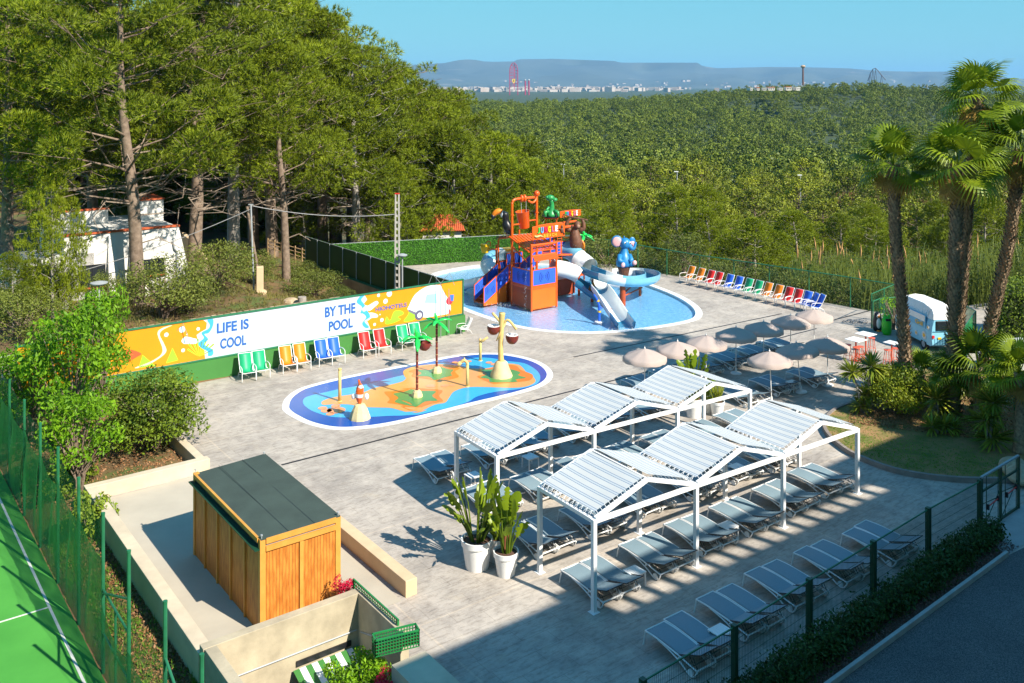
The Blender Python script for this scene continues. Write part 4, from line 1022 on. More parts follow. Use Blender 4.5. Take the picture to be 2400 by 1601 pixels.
for k in range(9):
    a = R(20+15*k); c = ZL([(585,615)])[0]; L = .85 if k % 2 else .7
    paint('palm_leaf', [c, (c[0]+L*math.cos(a)-.04*math.sin(a), c[1]+L*math.sin(a)+.04*math.cos(a)), (c[0]+L*math.cos(a)+.05*math.sin(a), c[1]+L*math.sin(a)-.05*math.cos(a))], GRN, 1) if 1.06 < c[1] else None
for p in ([(330,665),(380,545),(425,640)], [(120,700),(150,600),(250,685)]): paint('green_shape', ZL(p), GRN, 1)
paint('white_swirl', sm(ZL([(265,440),(300,395),(380,372),(310,405),(282,445),(318,520),(330,580),(250,645),(160,690),(90,700),(235,640),(305,570)])), (.75,.80,.55), 1)
paint('red_shape', sm(ZL([(18,570),(60,560),(140,590),(100,620),(40,655),(20,640)])), (.70,.10,.03), 1)
e = ZR([(527,180),(548,212),(516,250),(556,262),(572,292),(545,305),(560,345),(545,378),(556,400),(575,432)])
zt2 = zt
paint('orange_field', [(e[0][0], zt2)] + e[1:-1] + [(e[-1][0], zb), (LB-.03, zb), (LB-.03, zt2)], ORG, 0)
paint('blue_wave', sm(ZR([(492,186),(525,180),(500,215),(530,258),(505,285),(520,308),(548,300),(570,350),(525,382),(562,428),(532,434),(508,400),(540,352),(515,322),(494,318),(508,272),(465,232)])), BLU, 2)
for P in ([(548,268),(575,248),(620,223),(636,240),(608,268),(565,300)], [(560,318),(600,318),(632,335),(625,352),(580,358),(552,378),(545,350)]): paint('pale_splash', sm(ZR(P)), LBL, 1)
for x, y, q in ((722,166,22),(637,178,12),(692,225,18),(663,373,14),(606,408,11),(648,330,5)): paint('pale_dot', circ(ZR([(x, y)])[0], q/3.3575/41), LBL, 1)
paint('green_leaf', sm(ZR([(690,404),(700,345),(728,375),(760,305),(815,300),(835,325),(790,350),(812,368),(750,398)])), GRN, 1)
paint('green_leaf', sm(ZR([(835,385),(870,330),(880,300),(925,330),(915,372)])), GRN, 1)
paint('van_body', sm(ZR([(872,300),(880,255),(912,190),(950,150),(1030,104),(1120,100),(1150,150),(1200,240),(1195,318),(1090,340),(990,352)]), 3), (.62,.80,.82), 1)
paint('van_roof', sm(ZR([(945,155),(1030,104),(1125,98),(1120,130),(1020,158)]), 3), (.75,.80,.82), 2)
paint('van_window', ZR([(935,185),(998,176),(985,222),(922,228)]), (.72,.86,.87), 3)
paint('van_window', ZR([(1015,172),(1090,165),(1095,240),(1000,238)]), (.30,.66,.68), 3)
paint('van_bumper', ZR([(872,288),(930,312),(930,335),(872,305)]), (.16,.15,.22), 3)
paint('van_wheel', circ(ZR([(957,334)])[0], .27), (.10,.10,.17), 4); paint('van_wheel_rim', circ(ZR([(959,335)])[0], .14), (.75,.78,.80), 5)
paint('red_tray', circ(ZR([(1195,222)])[0], .22), (.70,.03,.05), 3); paint('blue_cup', ZR([(1198,175),(1230,172),(1226,222),(1204,224)]), (.04,.16,.55), 4)
paint('red_mark', ZR([(1190,290),(1202,288),(1200,325),(1188,326)]), (.65,.03,.03), 4)
inkm = mat('banner_ink', INK, .5, .05)
for s, z, (cx, cy), wpx, hpx in (('LIFE IS', 'L', (845,377), 245, 78), ('COOL', 'L', (848,499), 200, 78), ('BY THE', 'R', (336,294), 240, 78), ('POOL', 'R', (340,408), 188, 76), ('HIOHOTELS', 'R', (737,270), 245, 32)):
    f_ = (ZL if z == 'L' else ZR); c = f_([(cx, cy)])[0]; a = f_([(cx-wpx/2, cy)])[0]; b_ = f_([(cx+wpx/2, cy)])[0]; t = f_([(cx, cy-hpx/2)])[0]; d = f_([(cx, cy+hpx/2)])[0]
    if False: text_mesh(s, W['white_plastic'], bk, wallM(c[0], -.020, c[1]), (b_[0]-a[0])*1.02, (t[1]-d[1])*1.12, bold=.035)
    text_mesh(s, inkm, bk, wallM(c[0], -.026, c[1]), b_[0]-a[0], t[1]-d[1], bold=.026 if len(s) < 8 else .018)

# ---- the hut
hut = thing('wooden_hut', 'tall narrow timber hut with flat dark felt roof in the pale yard', 'hut', Vector((-6.38, 23.8, 0)), ANG)
HW, HL, HH = 2.22, 5.15, 2.45
wood = bpy.data.materials.new('larch_boards'); wood.use_nodes = True; n = wood.node_tree; b = n.nodes['Principled BSDF']; L = n.links.new
tc = n.nodes.new('ShaderNodeTexCoord'); sx = n.nodes.new('ShaderNodeSeparateXYZ'); L(tc.outputs['Object'], sx.inputs[0])
ad = n.nodes.new('ShaderNodeMath'); L(sx.outputs[0], ad.inputs[0]); L(sx.outputs[1], ad.inputs[1])
ml = n.nodes.new('ShaderNodeMath'); ml.operation = 'MULTIPLY'; ml.inputs[1].default_value = 1/.088; L(ad.outputs[0], ml.inputs[0])
fr = n.nodes.new('ShaderNodeMath'); fr.operation = 'FRACT'; L(ml.outputs[0], fr.inputs[0]); fl = n.nodes.new('ShaderNodeMath'); fl.operation = 'FLOOR'; L(ml.outputs[0], fl.inputs[0])
gt = n.nodes.new('ShaderNodeMath'); gt.operation = 'LESS_THAN'; gt.inputs[1].default_value = .12; L(fr.outputs[0], gt.inputs[0])
cb = n.nodes.new('ShaderNodeCombineXYZ'); L(fl.outputs[0], cb.inputs[0]); mz = n.nodes.new('ShaderNodeMath'); mz.operation = 'MULTIPLY'; mz.inputs[1].default_value = .25; L(sx.outputs[2], mz.inputs[0]); L(mz.outputs[0], cb.inputs[2]); L(ad.outputs[0], cb.inputs[1])
nz = n.nodes.new('ShaderNodeTexNoise'); nz.inputs['Scale'].default_value = 9; nz.inputs['Detail'].default_value = 5; L(cb.outputs[0], nz.inputs['Vector'])
rp = n.nodes.new('ShaderNodeValToRGB'); rp.color_ramp.elements[0].position = .35; rp.color_ramp.elements[0].color = (.42,.13,.012,1); rp.color_ramp.elements[1].position = .62; rp.color_ramp.elements[1].color = (.60,.235,.035,1); L(nz.outputs[0], rp.inputs[0])
q = n.nodes.new('ShaderNodeMix'); q.data_type = 'RGBA'; q.inputs[7].default_value = (.20,.055,.008,1); L(gt.outputs[0], q.inputs[0]); L(rp.outputs[0], q.inputs[6]); L(q.outputs[2], b.inputs['Base Color']); b.inputs['Roughness'].default_value = .6
beam = mat('pine_beam', (.56,.24,.035), .6, .12, 2, .1, col2=(.66,.32,.06))
mb = MB(); mb.box((HW/2, .03, 1.05), (HW-.16, .03, 2.1)); mb.build('front_boards', wood, hut)
mb = MB(); mb.box((.03, HL/2, 1.08), (.03, HL-.1, 2.16)); mb.build('side_boards', wood, hut)
mb = MB(); mb.box((HW-.03, HL/2, 1.1), (.03, HL-.1, 2.2)); mb.build('side_boards', wood, hut)
mb = MB(); mb.box((HW/2, HL-.03, 1.1), (HW-.1, .03, 2.2)); mb.build('rear_boards', wood, hut)
for x, y in ((.06,.05),(HW-.06,.05),(.06,HL-.06),(HW-.06,HL-.06)):
    mb = MB(); mb.box((x, y, (HH-.03)/2), (.15, .13, HH-.03)); mb.build('corner_post', beam, hut, bevel=.006)
for k in range(1, 5):
    mb = MB(); mb.box((-.006, k*HL/5, 1.08), (.06, .06, 2.14)); mb.build('batten', beam, hut)
mb = MB(); mb.box((HW*.5, .0, 1.05), (.10, .055, 2.08)); mb.build('batten', beam, hut)
mb = MB(); mb.box((HW/2, -.012, 2.16), (HW-.28, .07, .13)); mb.build('rail', beam, hut)
mb = MB(); mb.box((HW/2, -.012, 2.36), (HW-.28, .08, .14)); mb.build('fascia', beam, hut)
mb = MB(); mb.box((-.01, HL/2, 2.37), (.07, HL-.20, .12)); mb.build('fascia', beam, hut)
mb = MB(); mb.box((HW/2, .02, 2.265), (HW-.3, .03, .07)); mb.build('vent_gap', W['grey_tube'], hut)
mb = MB(); mb.box((.02, HL/2, 2.24), (.02, HL-.2, .14)); mb.build('vent_gap', W['black'], hut)
mb = MB(); mb.box((-.07, HL/2, 2.17), (.16, HL+.02, .03)); mb.build('gutter', W['dark_green_metal'], hut)
felt = mat('roof_felt', (.040,.062,.050), .9, .18, 1.2, .5, bscale=60)
mb = MB(); mb.add([(.0,-.02,2.43),(HW,-.02,2.43),(HW,HL,2.46),(0,HL,2.38),(.0,-.02,2.40),(HW,-.02,2.40),(HW,HL,2.43),(0,HL,2.35)], [(0,1,2,3),(7,6,5,4),(0,4,5,1),(1,5,6,2),(2,6,7,3),(3,7,4,0)])
rf = mb.build('roof', felt, hut)
mb = MB()
for x in (.75, 1.48): mb.add([(x-.006,-.02,2.436),(x+.006,-.02,2.436),(x+.006,HL,2.455),(x-.006,HL,2.455)], [(0,1,2,3)])
mb.build('felt_seam', W['black'], rf)
mb = MB()
for x, y in ((.04,.02),(HW-.05,.02),(.04,HL-.04),(HW-.05,HL-.04)): mb.cyl((x, y, 2.4), (x, y, 2.52), .012); mb.lathe((x, y, 2.50), [(.03,0),(.03,.03)], 8)
mb.build('lifting_eye', W['grey_tube'], hut)

# ---- yard walls
def wallbox(name, u0, v0, u1, v1, z0, z1, label, m, bev=.015):
    root = None; c = uv((u0+u1)/2, (v0+v1)/2, 0); mb = MB(); mb.box((0, 0, (z0+z1)/2), (abs(u1-u0), abs(v1-v0), z1-z0)); o = mb.build(name, m, bevel=bev)
    o.location = c; o.rotation_euler = (0, 0, ANG); return tag(o, label, 'wall')
wc = W['concrete']
wallbox('yard_wall', 7.42, 22.3, 7.78, 33.62, -1.0, .46, 'long pale low wall on the left side of the hut yard', wc)
wallbox('yard_wall', 7.42, 33.63, 11.6, 33.95, -.6, .46, 'pale low wall across the far end of the hut yard', wc)
wallbox('planter_wall', 11.30, 33.96, 11.6, 39.6, -.3, .34, 'thin pale border wall between the soil bed and the deck', wc)
wallbox('bench_wall', 13.0, 22.15, 13.36, 31.5, -.1, .45, 'low peach-coloured wall right of the timber hut', W['beige_wall'])
# ---- sunken stair yard at the bottom edge
pit = thing('sunken_yard_wall', 'concrete walls round the sunken service yard at the bottom edge', 'wall', uv(7.5, 21.9), ANG)
mb = MB(); mb.box((1.9, 0, -1.15), (4.1, .26, 3.96)); mb.build('back_wall', W['concrete_raw'], pit, bevel=.012)
mb = MB(); mb.box((.02, -4.2, -1.15), (.28, 8.1, 3.96)); mb.build('side_wall', W['concrete_raw'], pit, bevel=.012)
mb = MB(); mb.add([(3.86,-.13,.83),(4.10,-.13,.83),(4.10,-2.3,.83),(3.86,-2.3,.83),(3.86,-.13,-3.1),(4.10,-.13,-3.1),(4.10,-2.3,-3.1),(3.86,-2.3,-3.1)], [(3,2,1,0),(4,5,6,7),(0,1,5,4),(1,2,6,5),(2,3,7,6),(3,0,4,7)])
mb.build('side_wall', W['concrete_raw'], pit, bevel=.012)
mb = MB(); mb.box((3.98, -4.9, -1.55), (.24, 5.2, 3.1)); mb.build('side_wall', W['concrete'], pit, bevel=.012)
mb = MB(); mb.box((3.55, -3.95, .34), (.9, 1.5, .9)); mb.box((3.75, -5.9, .1), (.7, 2.3, .5)); mb.build('ledge', W['concrete'], pit, bevel=.012)
mb = MB(); mb.tube([(.2,-.16,-.08),(3.8,-.16,-.08)], .02, 6); mb.tube([(3.84,-.3,-.08),(3.84,-2.2,.5)], .018, 6); mb.build('handrail', W['grey_tube'], pit)
mb = MB(); mb.box((2.9, -.15, -.36), (1.5, .04, .13)); mb.build('vent_grille', W['black'], pit)
struct(sheet('concrete_floor', UVP([(7.6,10),(11.4,10),(11.4,21.8),(7.6,21.8)]), -2.9, W['concrete_grey']))
ck = thing('corrugated_awning', 'small green and white striped corrugated canopy over the sunken yard', 'canopy', uv(7.5, 21.9, 0), ANG)
for i in range(11):
    mb = MB(); x = 2.05 + i*.16; mb.add([(x,-.2,-.46),(x+.16,-.2,-.46),(x+.16,-1.25,-.80),(x,-1.25,-.80),(x,-.2,-.48),(x+.16,-.2,-.48),(x+.16,-1.25,-.82),(x,-1.25,-.82)], [(3,2,1,0),(4,5,6,7),(0,1,5,4),(1,2,6,5),(2,3,7,6),(3,0,4,7)])
    mb.build('slat', W['green_paint'] if i % 2 == 0 else W['white_plastic'], ck)
# green lattice screens and planter box
lat = mat('lattice_green', (.015,.20,.05), .45, .1)
def lattice(mb, o, ex, ez, w_, h_, step, t=.014, d=None):
    ex = Vector(ex).normalized(); ez = Vector(ez).normalized(); nn_ = int(round(w_/step)); mm_ = int(round(h_/step))
    for i in range(nn_+1): p = Vector(o) + ex*i*w_/nn_; mb.bar(p, p + ez*h_, t*1.6, t)
    for j in range(mm_+1): p = Vector(o) + ez*j*h_/mm_; mb.bar(p, p + ex*w_, t*1.6, t)
pb = thing('planter_box', 'green lattice planter box on the concrete ledge at the bottom edge', 'planter', uv(11.05, 19.3, .80), 0)
pd = (at(972,1479,.8)-at(873,1503,.8)).normalized(); pn = Vector((pd.y, -pd.x, 0)); Lp = 1.05
base = at(880, 1540, .8); pb.location = base
for nm, o_, dd, w_ in (('front_panel', Vector((0,0,0)), pd, Lp), ('back_panel', -pn*.28, pd, Lp), ('end_panel', pd*Lp, -pn, .28), ('end_panel', Vector((0,0,0)), -pn, .28)):
    mb = MB(); lattice(mb, o_, dd, (0,0,1), w_, .36, .07); mb.box(o_ + dd*w_/2 + Vector((0,0,.38)), (w_+.03, .03, .03), math.atan2(dd.y, dd.x)); mb.build(nm, lat, pb)
mb = MB(); mb.box(pd*Lp/2 - pn*.14 + Vector((0,0,.14)), (Lp-.04, .22, .2), math.atan2(pd.y, pd.x)); mb.build('soil', W['mulch'], pb)
ls = thing('lattice_screen', 'green lattice guard rail on top of the sunken yard side wall', 'railing', uv(11.46, 19.9, 0), ANG)
mb = MB(); lattice(mb, (0,0,.10), (0,1,0), (0,0,1), 2.3, .85, .085, .012); mb.box((0,1.15,.97), (.04, 2.35, .04)); mb.box((0,0,.5), (.05,.05,.95)); mb.box((0,2.3,.5), (.05,.05,.95)); mb.build('lattice_panel', lat, ls)
r = np.random.default_rng(200)
FB = shrub('garden_shrub', np.random.default_rng(201), .85, 1.2, 20, 4200, .10, 'lime_leaf', cat='bush')
put(FB, *at(838,1625,-.3)[:2], -.65, 0, (1,1,1.1), 'bright yellow-green shrub at the bottom edge beside the striped canopy')
RB = shrub('flowering_shrub', np.random.default_rng(202), .5, .8, 14, 5000, .07, 'red_flower', cat='bush')
put(RB, *at(908,1618,.3)[:2], -.15, 0, (.9,.9,1.1), 'red-flowering shrub at the bottom edge under the lattice planter')
put(dup(RB), *uv(11.25, 22.35, 0)[:2], .35, 1, (.7,.7,.95), 'small red bougainvillea at the front right corner of the timber hut')
LBs = shrub('laurel_bush', np.random.default_rng(203), .6, 1.0, 12, 2500, .13, 'bush_leaf', cat='bush')
put(LBs, *uv(6.9, 21.0)[:2], -1.4, 0, (1,1,1), 'leafy green bush outside the left corner of the sunken yard')

# ---- tall court fence (left)
cf = thing('court_fence', 'tall green court fence with sagging netting along the tennis court', 'fence', uv(6.02, 10.3, 0), ANG)
posts = [(.0,3.05),(2.6,3.05),(5.2,3.05),(7.6,3.05),(9.9,3.05),(12.7,3.0),(15.1,3.0),(17.8,3.0),(20.5,3.0),(23.2,2.95),(26,2.95),(29,2.9),(32,2.9)]
for y, zt_ in posts:
    mb = MB(); mb.cyl((0, y, -1.05), (0, y, zt_), .045, .045, 8); mb.lathe((0, y, zt_), [(.05,0),(.05,.05)], 8); mb.build('post', W['green_metal'], cf)
def netting(name, segs, m, nx=24, nz=8, bulge=.25, seed=0):
    rr_ = np.random.default_rng(seed); V = []; Q = []
    (y0, y1, zt0, zt1, zb0, zb1, sag) = segs
    for i in range(nx+1):
        t = i/nx; y = y0+(y1-y0)*t; zt_ = zt0+(zt1-zt0)*t - sag*math.sin(math.pi*t); zb_ = zb0+(zb1-zb0)*t
        for j in range(nz+1):
            s = j/nz; z = zb_+(zt_-zb_)*s; V.append((-.03 + bulge*.5*math.sin(t*9+s*3+seed)*math.sin(math.pi*s) + rr_.normal()*.01, y, z))
    for i in range(nx):
        for j in range(nz): a = i*(nz+1)+j; Q.append((a, a+nz+1, a+nz+2, a+1))
    return npmesh(name, V, Q, m, cf)
for i, (a, b_) in enumerate(zip(posts[:-1], posts[1:])):
    ya, yb = a[0], b_[0]
    if ya < 13: netting('shade_net', (ya, yb, .5 if i % 2 else .95, .7, -1.0, -1.0, .25), W['shade_net'], 12, 6, .15, i); netting('wire_net', (ya, yb, 2.0, 1.9, -1.0, -1.0, .5), W['chain_link'], 12, 8, .2, i+40)
    else: netting('shade_net', (ya, yb, 1.9, 2.1, -1.0, -1.0, .2), W['shade_net'], 12, 6, .25, i); netting('wire_net', (ya, yb, 2.9, 2.9, -1.0, -1.0, .1), W['chain_link'], 8, 6, .1, i+40)
mb = MB(); mb.cyl((0,12.7,1.1),(0,15.1,1.1),.03); mb.cyl((0,12.7,0),(0,15.1,0),.03); mb.cyl((0,12.7,1.9),(0,15.1,1.0),.03); mb.cyl((0,9.9,1.9),(0,7.6,1.0),.03); mb.cyl((0,13.9,1.1),(0,13.9,-1),.03); mb.build('brace', W['green_metal'], cf)

# ---- hedge fences behind the pool
def hedge_fence(label, a, b_, h, zb, m_leaf, nposts, backmat, face=-1, dens=420):
    a, b_ = Vector(a), Vector(b_); L_ = (b_-a).length; rz = math.atan2((b_-a).y, (b_-a).x); root = thing('hedge_fence', label, 'fence', a, rz); r = np.random.default_rng(int(L_*10))
    mb = MB(); mb.box((L_/2, 0, zb+h/2), (L_, .03, h-.04)); mb.build('backing_panel', W[backmat], root)
    N = int(L_*h*dens); P = np.stack([r.uniform(0, L_, N), face*(.03+r.random(N)*.05), r.uniform(zb, zb+h, N)], -1)
    V, Fc = leaves(P, .10, r, np.tile([0, face*1.0, .3], (N, 1)), .2, .55); npmesh('artificial_leaves', V, Fc, W[m_leaf], root)
    for k in range(nposts+1): mb = MB(); mb.cyl((L_*k/nposts, -face*.04, zb-.1), (L_*k/nposts, -face*.04, zb+h+.02), .03, .03, 8); mb.build('post', W['grey_tube'] if backmat == 'fake_grass_dark' else W['green_metal'], root)
    mb = MB(); mb.cyl((0, 0, zb+h), (L_, 0, zb+h), .022, .022, 6); mb.build('top_rail', W['grey_tube'], root)
    return root
hedge_fence('bright green artificial hedge fence along the far side of the pool', uv(31.4,64.3), uv(46.3,59.2), 1.95, 0, 'fake_grass', 6, 'fake_grass_dark')
hedge_fence('dark hedge-screened fence running back from the painted wall', uv(31.25,47.3), uv(31.25,68.6), 1.95, .02, 'fake_grass', 10, 'fake_grass_dark', -1)
sd = thing('retaining_wall', 'rough tan retaining wall under the dark hedge fence', 'wall', uv(31.15, 44.6), ANG)
mb = MB(); mb.box((-.08, 13.2, -1.0), (.3, 21.6, 2.0)); mb.build('wall', mat('tan_render', (.30,.22,.13), .95, .25, 1.5, .4), sd)
mb = MB(); mb.box((-.03, 13.2, .01), (.36, 21.6, .05)); mb.build('coping', W['green_metal'], sd)

# ---- mesh fence round the right of the deck
def mesh_fence(label, pts, h, n_each, mm_='green_metal', alpha='fence_wire', zb=0.0, name='wire_fence', rail=.036):
    pts = [Vector(p) for p in pts]; root = thing(name, label, 'fence', pts[0]); o = pts[0]
    for a, b_, k in zip(pts[:-1], pts[1:], n_each):
        for i in range(k):
            p = a.lerp(b_, i/k) - o; mb = MB(); mb.cyl(p + Vector((0,0,zb)), p + Vector((0,0,zb+h+.02)), .035, .035, 8); mb.build('post', W[mm_], root)
    p = pts[-1]-o; mb = MB(); mb.cyl(p + Vector((0,0,zb)), p + Vector((0,0,zb+h+.02)), .035, .035, 8); mb.build('post', W[mm_], root)
    mb = MB(); m2 = MB(); m3_ = MB()
    for a, b_ in zip(pts[:-1], pts[1:]):
        for z in (h,): mb.cyl(a-o+Vector((0,0,zb+z)), b_-o+Vector((0,0,zb+z)), rail, rail, 6)
        m3_.cyl(a-o+Vector((0,0,zb+.06)), b_-o+Vector((0,0,zb+.06)), .012, .012, 4)
        m2.add([a-o+Vector((0,0,zb+.03)), b_-o+Vector((0,0,zb+.03)), b_-o+Vector((0,0,zb+h)), a-o+Vector((0,0,zb+h))], [(0,1,2,3)])
    mb.build('top_rail', W[mm_], root); m3_.build('bottom_wire', W[mm_], root); m2.build('mesh', W[alpha], root); return root
FR = [at(1245,605), at(1340,611), at(1426,619), at(1495,633), at(1563,646), at(1640,661), at(1720,674), at(1803,688), at(1896,704), at(1993,721), at(2100,741)]
mesh_fence('long green mesh fence behind the row of coloured deck chairs', FR, 1.88, [1]*10)
mesh_fence('green mesh fence return at the far right corner of the deck', [at(2100,741), at(2042.7,769)], 1.95, [2], rail=.025)
mesh_fence('green mesh gate fence in front of the tall weeds beside the bins', [at(2046,770), at(2062,763), at(2108,758)], 1.55, [1,1], rail=.03)
mesh_fence('slanting green mesh fence right of the blue van', [at(2250,862,0), at(2287,803,0), at(2240,775)], 1.7, [2,1], alpha='shade_net', rail=.03)

# ---- near wire fence with heavy posts
nf = thing('panel_fence', 'near dark green wire panel fence running diagonally above the low hedge', 'fence', FEET[0]-fd*3.1)
o_ = nf.location.copy(); FP2 = [FEET[0]-fd*3.1] + FEET
TZ = [1.69,1.69,1.68,1.67,1.66,1.67,1.67]
for i, p in enumerate(FP2):
    mb = MB(); mb.box(p-o_+Vector((0,0,TZ[i]/2+.02)), (.13,.13,TZ[i]+.04), ANG*1.08); mb.build('post', W['dark_green_metal'], nf, bevel=.006)
for i in range(len(FP2)-1):
    a, b_ = FP2[i]-o_+fd*.07, FP2[i+1]-o_-fd*.07; mb = MB(); L_ = (b_-a).length; nn_ = int(L_/.058)
    for k in range(nn_+1): p = a.lerp(b_, k/nn_); mb.bar(p+Vector((0,0,.08)), p+Vector((0,0,TZ[i]-.04)), .0065)
    for z in (.1,.35,.6,.85,1.1,1.35): mb.bar(a+Vector((0,0,z)), b_+Vector((0,0,z)), .007)
    mb.build('wire_panel', W['dark_green_metal'], nf)
    mb = MB(); mb.bar(a+Vector((0,0,TZ[i]-.02)), b_+Vector((0,0,TZ[i+1]-.02)), .03); mb.build('top_rail', W['green_metal'], nf)
gt_ = thing('double_gate', 'dark green framed glass double gate with red push bars at the right edge', 'gate', FEET[-1]+fd*.1)
GW = 1.35; zT = 1.30
for k in range(3):
    p = fd*(k*GW+.02); mb = MB(); mb.box(p+Vector((0,0,.86)), (.07,.07,1.72), ANG); mb.build('post', W['dark_green_metal'], gt_)
mb = MB(); mb.bar(Vector((0,0,1.75)), fd*2*GW+Vector((0,0,1.75)), .07, .05); mb.build('top_bar', W['grey_tube'], gt_)
for k in range(2):
    a, b_ = fd*(k*GW+.06), fd*((k+1)*GW-.04); mb = MB()
    for z in (.06, zT): mb.bar(a+Vector((0,0,z)), b_+Vector((0,0,z)), .05, .06)
    mb.bar(a+Vector((0,0,.06)), b_+Vector((0,0,zT-.3)), .02); mb.bar(a+fd*.3+Vector((0,0,.06)), a+fd*.3+Vector((0,0,1.7)), .02); mb.bar(b_-fd*.12+Vector((0,0,.06)), b_-fd*.12+Vector((0,0,1.7)), .02); mb.bar(a+Vector((0,0,.9)), b_+Vector((0,0,.8)), .02)
    lf = mb.build('gate_leaf', W['dark_green_metal'], gt_)
    mb = MB(); q1, q2 = a+fd*.22+fn*.08+Vector((0,0,.78)), b_-fd*.3+fn*.08+Vector((0,0,.84)); mb.cyl(q1, q2, .018, .018, 6); mb.build('push_bar', W['red'], lf)
    mb = MB(); mb.box(q1, (.06,.08,.16), ANG); mb.box(q2, (.06,.08,.16), ANG); mb.build('latch_box', W['black'], lf)

# ---- white house on the bank
hs = thing('white_house', 'white flat-roofed house with sloping buttress among the pines', 'house', uv(10.2, 58.0, 0), ANG)
def hl(px, py, v=58.0):
    k = (px-CX)/F; y = v/(.8-.6*k); return (y*(.8*k+.6) - 10.2, H - (py-HY)/F*y)
xr, zt_ = hl(419, 531); xl = hl(150, 545)[0]; z0_ = -.2
wr = W['white_render']
mb = MB(); mb.add([(xl,0,z0_),(xr+1.2,0,z0_),(xr,0,zt_),(xl,0,zt_+.05),(xl,7,z0_),(xr+1.2,7,z0_),(xr,7,zt_),(xl,7,zt_+.05)], [(0,1,2,3),(5,4,7,6),(1,5,6,2),(4,0,3,7),(3,2,6,7)]); mb.build('wall', wr, hs)
mb = MB(); mb.box(((xl+xr)/2, .1, zt_+.06), (xr-xl+.1, .35, .10)); mb.build('roof_edge', W['terracotta'], hs)
a = hl(192, 508, 62); b_ = hl(252, 508, 62); mb = MB(); mb.box(((a[0]+b_[0])/2-.6, 4.0, zt_+.35), (b_[0]-a[0]+1.2, .3, 1.1)); mb.build('parapet', wr, hs)
mb = MB(); mb.box(((a[0]+b_[0])/2-.6, 4.0, zt_+.94), (b_[0]-a[0]+1.3, .4, .08)); mb.build('parapet_tiles', W['terracotta'], hs)
a = hl(328, 497, 62); b_ = hl(383, 497, 62); mb = MB(); mb.box(((a[0]+b_[0])/2, 5.2, zt_+.5), (b_[0]-a[0], 2.4, 1.5)); mb.build('roof_room', wr, hs); mb = MB(); mb.box(((a[0]+b_[0])/2, 5.2, zt_+1.3), (b_[0]-a[0]+.15, 2.6, .09)); mb.build('roof_edge', W['terracotta'], hs)
mb = MB(); mb.add([(b_[0],4.2,zt_+1.2),(xr-.1,4.2,zt_+.05),(xr-.1,4.4,zt_+.05),(b_[0],4.4,zt_+1.2),(b_[0],4.2,zt_),(xr-.1,4.2,zt_),(xr-.1,4.4,zt_),(b_[0],4.4,zt_)], [(0,1,2,3),(4,7,6,5),(0,4,5,1),(1,5,6,2),(2,6,7,3),(3,7,4,0)]); mb.build('sloping_parapet', wr, hs)
for (x1, y1, x2, y2) in ((184,624,247,669),(336,609,385,640)):
    p = hl(x1, y1); q = hl(x2, y2); w_ = q[0]-p[0]; h_ = p[1]-q[1]; cx_ = (p[0]+q[0])/2; cz_ = (p[1]+q[1])/2
    mb = MB(); mb.box((cx_, -.02, cz_), (w_, .06, h_)); wn = mb.build('window', W['black'], hs)
    mb = MB(); mb.box((cx_, -.055, cz_), (w_*.94, .01, h_*.92)); mb.build('pane', W['glass_dark'], wn)
    mb = MB(); mb.box((cx_, -.065, cz_), (.05, .02, h_)); mb.box((cx_+w_*.22, -.065, cz_), (.03, .02, h_)); mb.build('mullion', W['black'], wn)
    mb = MB(); mb.box((cx_, -.08, cz_-h_/2-.04), (w_+.1, .2, .07)); mb.build('sill', W['terracotta'], wn)
for px in (262, 312):
    x = hl(px, 600)[0]; mb = MB(); mb.add([(x-.35,-.9,z0_),(x+.35,-.9,z0_),(x+.2,-.02,zt_-.15),(x-.2,-.02,zt_-.15),(x-.35,0,z0_),(x+.35,0,z0_),(x+.2,.02,zt_-.1),(x-.2,.02,zt_-.1)], [(0,1,2,3),(0,3,7,4),(1,5,6,2),(3,2,6,7)]); mb.build('buttress', wr, hs)
x = hl(408, 600)[0]; mb = MB(); mb.tube([(x-.1,-.1,zt_-.8),(x,-.12,zt_-1.3),(x+.15,-.1,zt_-1.5),(x+.15,-.1,z0_)], .05, 6); mb.build('drain_pipe', W['grey_tube'], hs)
# lower left wing with porch
p = hl(30, 612); mb = MB(); mb.box((p[0]+1.6, 1.5, (p[1]+z0_)/2), (5.2, 3, p[1]-z0_)); mb.build('left_wing', wr, hs)
mb = MB(); mb.box((p[0]+1.3, -.03, p[1]-1.0), (1.6, .06, 1.2)); wn = mb.build('window', W['black'], hs)
x = hl(139, 660)[0]; mb = MB(); mb.box((x, -1.0, 1.6), (.45, .45, 3.2)); mb.build('porch_pillar', wr, hs); mb = MB(); mb.box((x-1.8, -.1, 1.4), (2.6, .06, 2.4)); mb.build('porch_opening', W['black'], hs)
st = thing('stone_steps', 'stone steps and paved forecourt beside the white house', 'steps', uv(10.0, 55.2, 0), ANG)
for k in range(4): mb = MB(); mb.box((-1.2, 1.5-k*.45, 1.15-k*.15), (2.4, .5, .3)); mb.build('step', W['stone'], st, bevel=.03)
